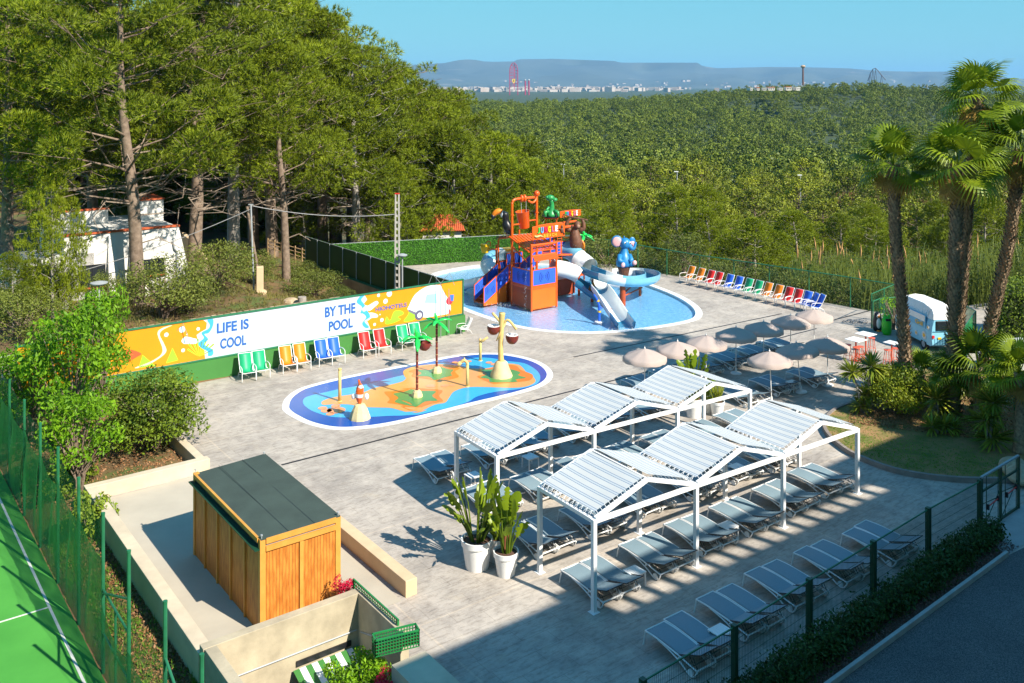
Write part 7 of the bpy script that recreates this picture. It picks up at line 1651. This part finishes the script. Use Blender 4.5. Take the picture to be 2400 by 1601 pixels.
# ---- sun lounger: local y runs from the foot end (0) to the head end (1.95)
def make_lounger():
    root = thing('sun_lounger', 'x', 'sun lounger'); wp = W['white_plastic']; Wd = .33
    for s in (-1, 1):
        mb = MB(); x = s*Wd
        mb.tube(catmull([(x,.0,.36),(x,.35,.37),(x,.75,.345),(x,1.15,.31),(x,1.45,.26),(x,1.72,.22)], 4, False), .022, 6, True)
        mb.tube(catmull([(x,.45,.355),(x,.85,.28),(x,1.2,.17),(x,1.45,.04),(x,1.56,.02),(x,1.66,.06),(x,1.74,.20)], 4, False), .022, 6, True)
        mb.bar((x,1.18,.30), (x,1.12,.21), .03); mb.build('side_frame', wp, root, smooth='all')
        mb = MB(); mb.tube([(x,.02,.36),(x*1.03,-.05,.0)], .02, 6); mb.build('leg', wp, root)
        mb = MB(); mb.lathe((x*.97,1.52,.085), [(.085,-.018),(.085,.018)], 14, Matrix.Rotation(R(90), 4, 'Y'), True); mb.build('wheel', wp, root)
    for y_, z_ in ((0,.36),(1.73,.22),(1.15,.24)): mb = MB(); mb.tube([(-Wd,y_,z_),(Wd,y_,z_)], .021, 6); mb.build('cross_bar', wp, root)
    def sling(y0, z0, y1, z1, sag, nm, m_):
        V = []; Q = []; ny = 8; nx = 4; th = .012
        for k in range(2):
            for i in range(ny+1):
                for j in range(nx+1): t, s = i/ny, j/nx; V.append((-Wd+.03+(2*Wd-.06)*s, y0+(y1-y0)*t, z0+(z1-z0)*t - sag*math.sin(math.pi*s) + (.03*math.sin(math.pi*t) if nm == 'seat_sling' else -.02*math.sin(math.pi*t)) - k*th))
        st_ = (ny+1)*(nx+1)
        for i in range(ny):
            for j in range(nx): q = i*(nx+1)+j; Q.append((q, q+1, q+nx+2, q+nx+1)); Q.append((st_+q, st_+q+nx+1, st_+q+nx+2, st_+q+1))
        return npmesh(nm, V, Q, m_, root)
    sling(.02, .375, 1.13, .335, .018, 'seat_sling', W['sling_grey'])
    bk = sling(1.14, .335, 1.86, .56, .012, 'backrest', W['sling_grey'])
    mb = MB(); mb.tube([(-Wd+.01,1.14,.325),(-Wd+.01,1.86,.55),(Wd-.01,1.86,.55),(Wd-.01,1.14,.325)], .014, 5); mb.build('back_frame', W['black_wire'], bk)
    mb = MB(); mb.tube([(-Wd+.05,1.55,.45),(-Wd+.05,1.70,.24)], .008, 4); mb.tube([(Wd-.05,1.55,.45),(Wd-.05,1.70,.24)], .008, 4); mb.tube([(-Wd+.05,1.58,.26),(Wd-.05,1.58,.26)], .008, 4); mb.tube([(-Wd+.05,1.45,.42),(-Wd+.05,1.58,.26)], .008, 4); mb.tube([(Wd-.05,1.45,.42),(Wd-.05,1.58,.26)], .008, 4); mb.build('prop', W['black_wire'], root)
    return root
L0 = make_lounger(); first = [True]
LANG = math.atan2(AY, AX) - R(180)          # +y of the lounger towards the viewer
ordn = ['first','second','third','fourth','fifth','sixth','seventh','eighth']
def lounger(p, label, group, drz=0.0, raise_=0.0):
    # p is the ground point of the left front leg; x across = +A
    o = L0 if first[0] else dup(L0); first[0] = False
    c = p + A3*.33
    o.location = (c.x, c.y, .004); o.rotation_euler = (0, 0, ANG + math.pi + drz); o.scale = (1, 1, 1)
    # rotation by ANG+pi: local +y -> -B direction (towards the viewer), local x -> -A
    o['label'] = label; o['group'] = group
    q = R(raise_) ; b_ = [c_ for c_ in o.children if c_.name.startswith('backrest')][0]
    b_.matrix_basis = Matrix.Translation((0,1.14,.335)) @ Matrix.Rotation(q, 4, 'X') @ Matrix.Translation((0,-1.14,-.335))
r = np.random.default_rng(400)
rows = [
 ('row under the near wire fence', 'loungers in the shaded row by the wire fence', [(1508.4,1510),(1632.4,1438),(1746.5,1377),(1860.5,1326),(1969.5,1278)], 'shaded row beside the near wire fence'),
 ('', 'loungers in the sunny row before the front pergola', [(1314,1367),(1447,1305.6),(1556.7,1258),(1661,1217),(1760,1172.6),(1843.5,1131.7)], 'sunny row before the front pergola'),
 ('', 'loungers shaded by the front pergola', [(1183,1264),(1309,1222),(1427,1177),(1538,1139),(1640,1104),(1728,1077)], 'row shaded by the front pergola'),
 ('', 'loungers in the row between the two pergolas', [(1075,1172),(1194.5,1145),(1301,1107),(1400,1076),(1496,1047),(1588,1020),(1668,994)], 'row between the two pergolas'),
 ('', 'loungers shaded by the rear pergola', [(969,1099),(1080,1068),(1184,1039),(1280,1011),(1372,985),(1458,962)], 'row shaded by the rear pergola'),
 ('', 'loungers in the back row under the parasols', [(1455,909),(1520,888),(1590,868),(1656,850),(1715,834),(1777,818)], 'back row under the parasols'),
 ('', 'loungers in the front row under the parasols', [(1682,934),(1754,909),(1842,890)], 'front row under the parasols'),
]
for ri, (_, gp_, L_, desc) in enumerate(rows):
    for k, (px, py) in enumerate(L_):
        p = at(px, py); dr = r.normal()*.02
        for s in (0, 1):
            lounger(p + A3*(.72*s) + B3*r.normal()*.03, '%s lounger of the %s pair from the left, %s' % (('left', 'right')[s], ordn[k], desc), gp_, dr, r.normal()*1.6 + (4 if ri == 0 else 0))
# ---- little side tables
def side_table():
    root = thing('side_table', 'x', 'table'); mb = MB()
    for k in range(7): mb.box((-.21+k*.07, 0, .40), (.062, .46, .025))
    mb.box((0,-.2,.38),(.46,.04,.03)); mb.box((0,.2,.38),(.46,.04,.03)); mb.build('table_top', W['white_plastic'], root)
    for x in (-.21,.21):
        for y in (-.2,.2): mb = MB(); mb.bar((x,y,.38),(x*1.05,y*1.05,0),.035); mb.build('leg', W['white_plastic'], root)
    return root
T0 = side_table(); ft = True
for px, py, lab in ((1109,1140,'low white slatted side table in the shade of the rear pergola, left end'),(1487,1372,'white side table right of the first pair in the sunny row'),(1706,1262,'white side table right of the third pair in the sunny row'),(1690,1516,'white side table right of the first pair in the shaded fence row'),(1858,916,'white side table in the front row under the parasols'),(1243,1096,'white side table between second and third pairs under the rear pergola'),(1728,1120,'white side table under the front pergola beside a dark lounger')):
    o = T0 if ft else dup(T0); ft = False; o.location = at(px, py); o.rotation_euler = (0,0,ANG); o['label'] = lab; o['group'] = 'white side tables'
# ---- sling deck chairs
def deck_chair(m_, nm):
    root = thing('deck_chair', 'x', 'deck chair'); fm = W['white_metal']
    for s in (-1, 1):
        x = s*.27; mb = MB(); mb.tube(catmull([(x,.42,1.02),(x,.22,.62),(x,.04,.36),(x,-.22,.36),(x,-.44,.42)], 4, False), .017, 6); mb.tube(catmull([(x*1.12,.12,.60),(x*1.12,-.10,.62),(x*1.12,-.38,.60),(x*1.12,-.46,.50),(x*1.12,-.46,.0)], 4, False), .016, 6); mb.tube(catmull([(x*1.08,-.05,.36),(x*1.08,.22,.25),(x*1.08,.38,.0)],4,False), .016, 6); mb.tube([(x*1.12,.12,.60),(x,.16,.56)], .015, 5); mb.build('side_frame', fm, root, smooth='all')
    mb = MB(); mb.tube([(-.27,.42,1.02),(.27,.42,1.02)], .016, 6); mb.tube([(-.3,-.44,.38),(.3,-.44,.38)], .014, 6); mb.tube([(-.3,.3,.15),(.3,.3,.15)], .014, 6); mb.build('cross_tube', fm, root)
    pts_ = catmull([(0,.41,1.0),(0,.22,.61),(0,.05,.35),(0,-.20,.34),(0,-.43,.41)], 4, False); V = []
    for p in pts_:
        for x in (-.25,.25): V.append((x, p.y, p.z+.008))
    k = len(pts_); o = npmesh('sling', V, [(i*2, i*2+1, i*2+3, i*2+2) for i in range(k-1)], m_, root); md_ = o.modifiers.new('thickness', 'SOLIDIFY'); md_.thickness = .012
    return root
DC = {c: deck_chair(W[c], c) for c in ('orange','red','blue','green')}; dcu = set()
def place_chair(c, p, rz, label, group):
    o = DC[c] if c not in dcu else dup(DC[c]); dcu.add(c); o.location = p; o.rotation_euler = (0,0,rz); o.scale = (1.1,)*3; o['label'] = label; o['group'] = group
for c, px, py, lab in (('green',579,889,'green deck chair against the painted wall, leftmost of all'),('green',611,883,'green deck chair, second from the left at the painted wall'),('orange',671,869,'yellow-orange deck chair against the wall, left one of the pair'),('orange',703,862,'yellow-orange deck chair against the wall, right one of the pair'),('blue',751,851,'blue deck chair against the wall, left one of the pair'),('blue',780,845,'blue deck chair against the wall, right one of the pair'),('red',846,828,'red deck chair against the wall, left one of the pair'),('red',881,821,'red deck chair against the wall, right one of the pair'),('green',931,809,'green deck chair behind the toy palm, left one of the pair'),('green',959,803,'green deck chair behind the toy palm, right one of the pair')):
    place_chair(c, uv(touv(at(px, py).x, at(px, py).y)[0], 43.05), ANG + R(-8), lab, 'deck chairs along the painted wall')
cs = ['orange','orange','red','red','blue','blue','green','green','orange','orange','red','red','blue','blue','blue']; xs_ = [1613,1636,1659,1678,1703,1725,1748,1771,1793,1818,1842,1864,1886,1900,1914]
fo = ['first','second','third','fourth','fifth','sixth','seventh','eighth','ninth','tenth','eleventh','twelfth','thirteenth','fourteenth','fifteenth']
ang2 = math.atan2(58.5-68.4, 21.1-11.3)
for i, (c, px) in enumerate(zip(cs, xs_)):
    p = at(px, 663 + (px-1613)*.235); place_chair(c, p, ang2 + R(-10) - (R(25) if i > 12 else 0), '%s deck chair, %s from the left in the row along the mesh fence' % ({'orange':'orange'}.get(c, c), fo[i]), 'coloured deck chairs along the mesh fence')
# plain white chair beyond the wall end
wcx = at(1090, 782); o = deck_chair(W['white_plastic'], 'w'); o.location = wcx; o.rotation_euler = (0,0,R(-60)); o.scale = (.85,)*3; o['label'] = 'small white plastic chair beyond the right end of the painted wall'

# ---- parasols
W['parasol'] = mat('parasol_cloth', (.52,.42,.37), .85, .06, 2); m = W['parasol']; n = m.node_tree; t_ = n.nodes.new('ShaderNodeBsdfTranslucent'); t_.inputs[0].default_value = (.5,.4,.33,1); s_ = n.nodes.new('ShaderNodeMixShader'); s_.inputs[0].default_value = .2
n.links.new(n.nodes['Principled BSDF'].outputs[0], s_.inputs[1]); n.links.new(t_.outputs[0], s_.inputs[2]); n.links.new(s_.outputs[0], n.nodes['Material Output'].inputs[0])
def parasol():
    root = thing('parasol', 'x', 'parasol'); mb = MB(); mb.cyl((0,0,.05),(0,0,2.26), .022, .02, 8); mb.lathe((0,0,2.24), [(.03,0),(.04,.03),(.015,.06),(.01,.12)], 8); mb.build('pole', W['white_metal'], root)
    mb = MB(); mb.lathe((0,0,0), [(.26,0),(.27,.03),(.24,.07),(.06,.10),(.05,.28)], 18); mb.build('base', W['white_plastic'], root, smooth=True)
    N = 8; V = []; Q = []; n_r = 7; sub = 4; M_ = N*sub
    for i in range(n_r+1):
        t = i/n_r
        for k in range(M_): a = 2*math.pi*k/M_; rib = math.cos(math.pi*((k % sub)/sub-.0)) if False else 0; fr2 = (k % sub)/sub; sagf = math.sin(math.pi*fr2); rr_ = .98*t*(1-.035*sagf); V.append((rr_*math.cos(a), rr_*math.sin(a), 2.24-.36*t**1.25-.035*sagf*t))
    for k in range(M_): a = 2*math.pi*k/M_; fr2 = (k % sub)/sub; sagf = math.sin(math.pi*fr2); rr_ = .99*(1-.035*sagf); V.append((rr_*math.cos(a), rr_*math.sin(a), 1.88-.035*sagf-.16+.012*math.sin(k*2.3)))
    for i in range(n_r+1):
        for k in range(M_): Q.append((i*M_+k, i*M_+(k+1)%M_, (i+1)*M_+(k+1)%M_, (i+1)*M_+k))
    npmesh('canopy', V, Q, W['parasol'], root)
    mb = MB()
    for k in range(N): a = 2*math.pi*k/N; mb.tube([(0,0,2.19),(.5*math.cos(a),.5*math.sin(a),2.04),(.97*math.cos(a),.97*math.sin(a),1.86)], .006, 4); mb.tube([(0,0,1.75),(.5*math.cos(a),.5*math.sin(a),2.03)], .006, 4)
    mb.build('ribs', W['white_metal'], root); return root
PS = parasol(); fp_ = True
for i, (px, py, lab, tilt) in enumerate(((1511,936,'beige parasol nearest the rear pergola, first from the left in the back row',0),(1588,916,'brownish parasol, second from the left in the back row',0),(1655,898,'shaded blue-looking parasol, third from the left in the back row',0),(1725,876,'shaded parasol, fourth from the left in the back row',0),(1790,860,'half-shaded parasol, fifth from the left in the back row',0),(1853,842,'pale pink parasol, sixth from the left in the back row',0),(1908,826,'pale pink parasol at the right end of the back row',0),(1808.5,945,'parasol with shaded top, left one of the three in the front row',4),(1878,920,'tilted dark parasol, middle one of the three in the front row',8),(1939.5,903.5,'pale parasol, right one of the three in the front row',0))):
    o = PS if fp_ else dup(PS); fp_ = False; p = at(px, py); o.location = p; o.rotation_euler = (R(tilt)*.4, R(tilt)*.6, i*.4); o.scale = (1,1,1.0); o['label'] = lab; o['group'] = 'parasols beside the pool'

# ---- bar tables and stools
def bar_table(label, p, rz):
    root = thing('bar_table', label, 'table', p, rz, 'white-topped bar tables'); mb = MB(); mb.box((0,0,1.08),(.80,.80,.03)); mb.build('table_top', W['white_plastic'], root, bevel=.01); mb = MB(); mb.cyl((0,0,.03),(0,0,1.07),.04); mb.build('column', rdm, root); mb = MB()
    for a in range(4): mb.bar((0,0,.04),(.32*math.cos(a*math.pi/2+.78),.32*math.sin(a*math.pi/2+.78),.03),.06,.03)
    mb.build('foot', rdm, root)
rdm = mat('coral_metal', (.62,.10,.045), .45, .08)
bar_table('white-topped bar table standing farther from the planted bed', at(2029,832), ANG); bar_table('white-topped bar table nearer the planted bed', at(2006,846), ANG)
def stool():
    root = thing('bar_stool', 'x', 'stool'); mb = MB(); mb.lathe((0,0,.74), [(.17,0),(.18,.02),(.17,.035)], 14); mb.build('seat', rdm, root)
    for k in range(4): a = k*math.pi/2+.78; mb = MB(); mb.cyl((.12*math.cos(a),.12*math.sin(a),.74),(.23*math.cos(a),.23*math.sin(a),0),.016,.014,6); mb.build('leg', rdm, root)
    mb = MB(); mb.tube([(.2*math.cos(k*math.pi/2+.78),.2*math.sin(k*math.pi/2+.78),.25) for k in range(4)], .012, 5, closed=True); mb.build('foot_ring', rdm, root); return root
SS = stool(); fs_ = True
for px, py, lab in ((2043,826,'red bar stool right of the farther bar table'),(2017,848,'red bar stool in front of the farther bar table'),(1987,843,'red bar stool at the left beside the parasol edge'),(2007,850,'red bar stool under the nearer bar table'),(2080,856,'red bar stool standing alone by the palm trunk'),(2098,852,'red bar stool closest to the palm trunk')):
    o = SS if fs_ else dup(SS); fs_ = False; o.location = at(px, py); o['label'] = lab; o['group'] = 'red bar stools'
bt = thing('bar_table', 'bar table half hidden behind the palm trunk', 'table', at(2090,853), ANG); mb = MB(); mb.cyl((0,0,0),(0,0,1.05),.04); mb.build('column', rdm, bt); mb = MB(); mb.box((0,0,1.06),(.6,.6,.03)); mb.build('table_top', W['white_plastic'], bt)
# ---- bins
pg = thing('penguin_bin', 'black penguin-shaped litter bin beside the mesh gate fence', 'litter bin', at(2057,775), R(20)); mb = MB(); mb.lathe((0,0,0), [(.20,0),(.25,.1),(.26,.45),(.23,.7),(.20,.85),(.17,.98),(.08,1.06),(0,1.08)], 16); mb.build('body', W['black'], pg, smooth='all')
mb = MB(); mb.ball((-.08,-.17,.45), (.14,.12,.32), 10); mb.ball((-.07,-.13,.85), (.11,.08,.10), 8); mb.build('belly', W['white_plastic'], pg, smooth='all'); mb = MB(); mb.tube([(-.08,-.16,.86),(-.18,-.34,.84)], [.07,.03], 8); mb.ball((-.12,-.2,.04),(.1,.14,.05),8); mb.ball((.1,-.2,.04),(.1,.14,.05),8); mb.build('beak_and_feet', W['orange'], pg, smooth='all')
fb = thing('frog_bin', 'bright green frog-shaped litter bin right of the penguin bin', 'litter bin', at(2078,784)); mb = MB(); mb.lathe((0,0,0), [(.20,0),(.26,.15),(.27,.6),(.24,.85),(.18,1.0),(0,1.03)], 16); mb.ball((-.12,-.08,1.05),(.08,.08,.10),8); mb.ball((.12,-.08,1.05),(.08,.08,.10),8); mb.build('body', mat('frog_green',(.03,.52,.02),.35,.08), fb, smooth='all')
mb = MB(); mb.box((0,-.20,.86),(.26,.1,.12)); mb.build('mouth', W['black'], fb)
pv = thing('grey_pebbles', 'small heap of grey pebbles on the deck by the corner fence', 'pebbles', at(2010,754)); r = np.random.default_rng(11); mb = MB()
for k in range(90): mb.ball((r.normal()*.45, r.normal()*.25, .03), (r.uniform(.03,.07), r.uniform(.03,.06), .03), 6)
mb.build('pebbles', W['grey'], pv); pv['kind'] = 'stuff'
# tall weeds behind the mesh gate
WB = shrub('weed_bush', np.random.default_rng(410), .8, 2.1, 16, 420, .16, 'lime_leaf', cat='weeds', up=.0, aspect=.3); q = at(2098,776); put(WB, q.x, q.y+.3, 0, 0, (1.2,.8,1.0), 'tall light-green weeds growing between the mesh gate fence and the van')
# ---- food van: local y runs from the rear (0) to the front
vn = thing('food_van', 'light blue food van with white ribbed roof behind the palm trunks', 'van', (21.72, 48.6, 0), R(5)); vm = mat('van_blue', (.25,.58,.76), .3, .05, 1)
def loft(rows, m_, nm, par, smooth=True):
    mb = MB(); k = len(rows[0]); mb.add([p for rw in rows for p in rw], [(i*k+j, i*k+(j+1)%k, (i+1)*k+(j+1)%k, (i+1)*k+j) for i in range(len(rows)-1) for j in range(k)] + [tuple(range(k)), tuple((len(rows)-1)*k+j for j in range(k))[::-1]]); return mb.build(nm, m_, par, smooth=smooth)
def sec(y, z0, z1, hw, inset=0.0): return [(-hw+.75,y,z0),(-hw+.72-.02,y,z0+.5),(-hw+.75,y,z1-.35),(-hw+.85+inset,y,z1),(hw+.65-inset,y,z1),(hw+.75,y,z1-.35),(hw+.78,y,z0+.5),(hw+.75,y,z0)]
loft([sec(.0,.42,1.72,.70,.0), sec(.08,.36,1.80,.76), sec(3.2,.36,1.80,.76), sec(3.75,.36,1.45,.74), sec(3.9,.40,1.2,.66)], vm, 'body', vn)
loft([[(.10,-.02,1.74),(1.40,-.02,1.74),(1.36,.04,2.02),(.14,.04,2.02)], [(.04,.12,1.74),(1.46,.12,1.74),(1.30,.3,2.22),(.20,.3,2.22)], [(.0,1.2,1.78),(1.5,1.2,1.78),(1.28,1.2,2.36),(.22,1.2,2.36)], [(.0,3.0,1.78),(1.5,3.0,1.78),(1.28,3.0,2.32),(.22,3.0,2.32)], [(.10,3.5,1.74),(1.40,3.5,1.74),(1.3,3.45,1.9),(.2,3.45,1.9)]], W['white_plastic'], 'roof', vn)
mb = MB()
for k in range(14): y = .45+k*.2; mb.tube([(.02,y,1.82),(.22,y,2.30),(.75,y,2.385),(1.28,y,2.30),(1.48,y,1.82)], .022, 5)
mb.build('roof_ribs', W['white_plastic'], vn)
mb = MB(); mb.box((.75,-.015,1.42),(1.05,.04,.50)); wn = mb.build('rear_window', W['black'], vn, bevel=.03); mb = MB(); mb.box((.75,-.04,1.42),(.96,.012,.42)); mb.build('pane', W['glass_dark'], wn)
mb = MB(); mb.box((.75,-.02,1.13),(1.34,.03,.03)); mb.box((.75,-.02,.80),(.02,.025,.7)); mb.box((.75,-.03,1.02),(.10,.03,.03)); mb.build('door_seam', mat('van_seam',(.10,.30,.42),.4), vn)
for k in range(9): 
    if k == 0: mb = MB()
    mb.box((.20+k*.14,-.012,.60),(.035,.02,.34))
mb.build('rear_ribbing', vm, vn)
mb = MB(); mb.box((.08,-.03,.86),(.12,.05,.14)); mb.box((1.42,-.03,.86),(.12,.05,.14)); mb.build('tail_light', W['red'], vn); mb = MB(); mb.box((.42,-.03,.78),(.18,.03,.10)); mb.build('plate', W['yellow'], vn)
for x in (.06,1.44):
    for y in (.75,3.05): mb = MB(); mb.lathe((x,y,.30), [(.30,-.08),(.30,.08)], 16, Matrix.Rotation(R(90),4,'Y')); wl = mb.build('wheel', W['black'], vn); mb = MB(); mb.lathe((x,y,.30), [(.16,-.10),(.16,.10)], 12, Matrix.Rotation(R(90),4,'Y')); mb.build('rim', W['grey_tube'], wl)
hx_ = -.06
mb = MB(); mb.plate([(hx_,.45,1.18),(hx_,2.55,1.18),(hx_+.02,2.55,1.86),(hx_+.02,.45,1.86)], (-1,0,0), .03); ht = mb.build('serving_hatch', mat('hatch_blue',(.10,.42,.66),.35,.08,1), vn); mb = MB(); mb.plate([(hx_-.035,.5,1.52),(hx_-.035,2.5,1.52),(hx_-.02,2.5,1.82),(hx_-.02,.5,1.82)], (-1,0,0), .01); mb.build('hatch_white_band', W['white_plastic'], ht)
text_mesh('Grill', W['yellow'], ht, Matrix.Translation((hx_-.06,1.05,1.36)) @ Matrix.Rotation(R(-90),4,'Z') @ Matrix.Rotation(R(90),4,'X'), .75, .22)
def flower(y, z, rr_):
    mb = MB(); 
    for k in range(9): a = k*.698; mb.lathe((hx_-.012, y+rr_*.62*math.cos(a), z+rr_*.62*math.sin(a)), [(rr_*.38,-.008),(rr_*.38,.008)], 10, Matrix.Rotation(R(90),4,'Y'))
    o = mb.build('painted_flower', W['white_plastic'], vn); mb = MB(); mb.lathe((hx_-.022,y,z), [(rr_*.45,-.01),(rr_*.45,.01)], 12, Matrix.Rotation(R(90),4,'Y')); mb.build('flower_centre', W['yellow'], o)
for y, z, q_ in ((.22,1.30,.11),(.60,.80,.21),(1.4,.72,.14),(3.35,1.0,.24),(2.6,.75,.16)): flower(y, z, q_)
mb = MB(); mb.plate([(hx_+.0,3.0,1.2),(hx_+.0,3.55,1.2),(hx_+.0,3.5,1.62),(hx_,3.0,1.62)], (-1,0,0), .012); mb.build('pink_patch', mat('pink_paint',(.75,.05,.30),.4), vn)

# ---- potted plants
def pot(p, rt, rb, h_, label, nm='plant_pot'):
    root = thing('potted_plant', label, 'potted plant', p); mb = MB(); mb.lathe((0,0,0), [(rb,0),(rt*.93,h_*.80),(rt,h_*.80),(rt*1.02,h_),(rt*.93,h_),(rt*.90,h_*.90)], 26, None, False); mb.lathe((0,0,.005), [(0,0),(rb,0)], 26, None, False); mb.build('pot', W['white_plastic'], root, smooth=True)
    mb = MB(); mb.lathe((0,0,h_*.90), [(rt*.90,0),(rt*.4,.03),(0,.04)], 20, None, False); mb.build('soil', W['mulch'], root); return root
def banana(root, h_, rt, nl, hl, ll, seed, extra=1.0):
    r = np.random.default_rng(seed); st_ = MB()
    for k in range(nl):
        a = k*2.39996 + r.normal()*.3; t = (k+.5)/nl; lean = (.15 + .85*(1-t))*.62*extra; H_ = hl*(.55+.55*t)*r.uniform(.9,1.08); L = ll*(.75+.35*t)*r.uniform(.9,1.1)
        b0 = Vector((rt*.35*math.cos(a), rt*.35*math.sin(a), h_*.9)); d = Vector((math.cos(a), math.sin(a), 0)); tip0 = b0 + d*lean*H_*.55 + Vector((0,0,H_*(1-.35*lean)-L*.45))
        st_.tube([b0, b0.lerp(tip0,.5)+Vector((0,0,.05)), tip0], [.035,.026,.016], 6)
        ns = 14; w0 = .15*r.uniform(.85,1.2); V = []; Q = []; tw = r.normal()*.7; dd = (tip0-b0).normalized()
        for i in range(ns+1):
            s = i/ns; up_ = dd*(1-s*.55*lean) + d*(s*.65*lean); p = tip0 + dd*L*s*.9 + d*L*.40*lean*s*s*1.3 - Vector((0,0,1))*L*.40*lean*s*s*s
            w_ = w0*math.sin(math.pi*min(1,.10+.88*s))**.55*(1 - .55*(r.random() < .22)); sd = Vector((-d.y, d.x, 0)); sd = (Matrix.Rotation(tw,3,dd) @ sd)
            nz_ = sd.cross(dd)
            V += [list(p - sd*w_ + nz_*w_*.35), list(p), list(p + sd*w_*(1 - .4*(r.random() < .15)) + nz_*w_*.35)]
        for i in range(ns): Q += [(i*3, i*3+1, i*3+4, i*3+3), (i*3+1, i*3+2, i*3+5, i*3+4)]
        npmesh('leaf', V, Q, W['banana_leaf'], root)
    st_.build('stalks', W['bush_leaf'], root)
pA = pot(at(1118,1329), .46, .33, .84, 'largest white pot with broad-leaved strelitzia in front of the pergolas'); banana(pA, .84, .46, 22, 1.75, .85, 1, 1.15)
pB = pot(at(1186,1346), .36, .25, .68, 'smaller white pot with red-stemmed broad-leaved plant, right of the large one'); banana(pB, .68, .3, 13, 1.55, .75, 2, .7)
mb = MB(); rr2 = np.random.default_rng(4)
for k in range(14): a = k*2.4; mb.tube([(.08*math.cos(a),.08*math.sin(a),.6),(.05*math.cos(a),.05*math.sin(a),1.2)], .03, 5)
mb.build('red_stems', mat('stem_red', (.28,.10,.04), .7, .2), pB)
pC = pot(at(1163,1310), .33, .25, .66, 'white pot with low foliage squeezed behind the two big pots'); banana(pC, .66, .3, 12, .8, .5, 3, 1.0)
pD = pot(at(1626,976), .40, .29, .80, 'large white pot with strelitzia behind the striped roof of the rear pergola'); banana(pD, .8, .4, 18, 1.75, .75, 5, 1.0)
pE = pot(at(1681,974), .31, .22, .62, 'white pot with grassy upright leaves at the right end of the rear pergola'); r = np.random.default_rng(12)
C = np.tile([0,0,.62], (90,1)) + r.normal(size=(90,3))*np.array([.07,.07,.02]); V, Fc = tufts(C, np.tile([0,0,1.0],(90,1)), 2, .8, .035, r, .45); npmesh('grass_leaves', V, Fc, W['yucca_leaf'], pE)
pF = pot(at(1659,965), .24, .18, .5, 'small white pot between the two larger pots at the rear pergola'); banana(pF, .5, .2, 8, .5, .4, 6, 1.0)
# parked car glimpsed at the right edge, yellow kerb
car = thing('parked_car', 'pale car roof just visible behind the palms at the right edge', 'car', at(2400,868), R(15)); loft([[(-2,-.8,.3),(2,-.8,.3),(2,.8,.3),(-2,.8,.3)],[(-2.1,-.85,.75),(2.1,-.85,.7),(2.1,.85,.7),(-2.1,.85,.75)],[(-1.6,-.72,.95),(1.0,-.72,.95),(1.0,.72,.95),(-1.6,.72,.95)],[(-1.2,-.62,1.4),(.4,-.62,1.42),(.4,.62,1.42),(-1.2,.62,1.4)]], mat('car_silver', (.55,.56,.57), .25, .05), 'body', car)
mb = MB(); mb.box((-.4,-.70,1.17),(1.5,.05,.32)); mb.box((.75,0,1.18),(.08,1.2,.34)); mb.build('window', W['glass_dark'], car)
for x in (-1.3,1.3):
    for y in (-.78,.78): mb = MB(); mb.lathe((x,y,.32), [(.31,-.1),(.31,.1)], 16, Matrix.Rotation(R(90),4,'X')); mb.build('wheel', W['black'], car)
mb = MB(); mb.bar(at(2340,912)+Vector((0,0,.1)), at(2480,960)+Vector((0,0,.1)), .18, .2); struct(mb.build('kerb', mat('yellow_kerb', (.62,.42,.06), .8, .1)))
mesh_fence('green wire fence behind the low fan palms at the right edge', [at(2338,962), at(2460,985)], 1.5, [3], mm_='green_metal', rail=.02)
for px, py, s, lab in ((2375,1110,.5,'large flat tan boulder at the right end of the lawn'),(2398,1128,.6,'tan boulder half outside the right picture edge beside the gate')):
    p = at(px, py); rk = thing('boulder', lab, 'boulder', (p.x, p.y, .15), 1.0); mb = MB(); mb.ball((0,0,.1), (s*1.5,s,.28), 10); mb.build('rock', W['stone'], rk, smooth='all')
# ================================================================== HAZE
hm = bpy.data.materials.new('haze'); hm.use_nodes = True; n = hm.node_tree; n.nodes.remove(n.nodes['Principled BSDF'])
pv_ = n.nodes.new('ShaderNodeVolumePrincipled'); pv_.inputs['Color'].default_value = (.30,.62,1,1); pv_.inputs['Density'].default_value = 0.00005; pv_.inputs['Anisotropy'].default_value = 0.0
n.links.new(pv_.outputs[0], n.nodes['Material Output'].inputs['Volume'])
mb = MB(); mb.box((2000, 7500, 200), (60000, 40000, 520)); hz_ = mb.build('haze', hm); hz_['kind'] = 'stuff'; hz_['label'] = 'thin blue air between the viewer and the far hills'
for o in list(bpy.data.objects):
    if o.parent is None and 'label' in o.keys() and o['label'] == 'x': print('UNLABELLED', o.name)
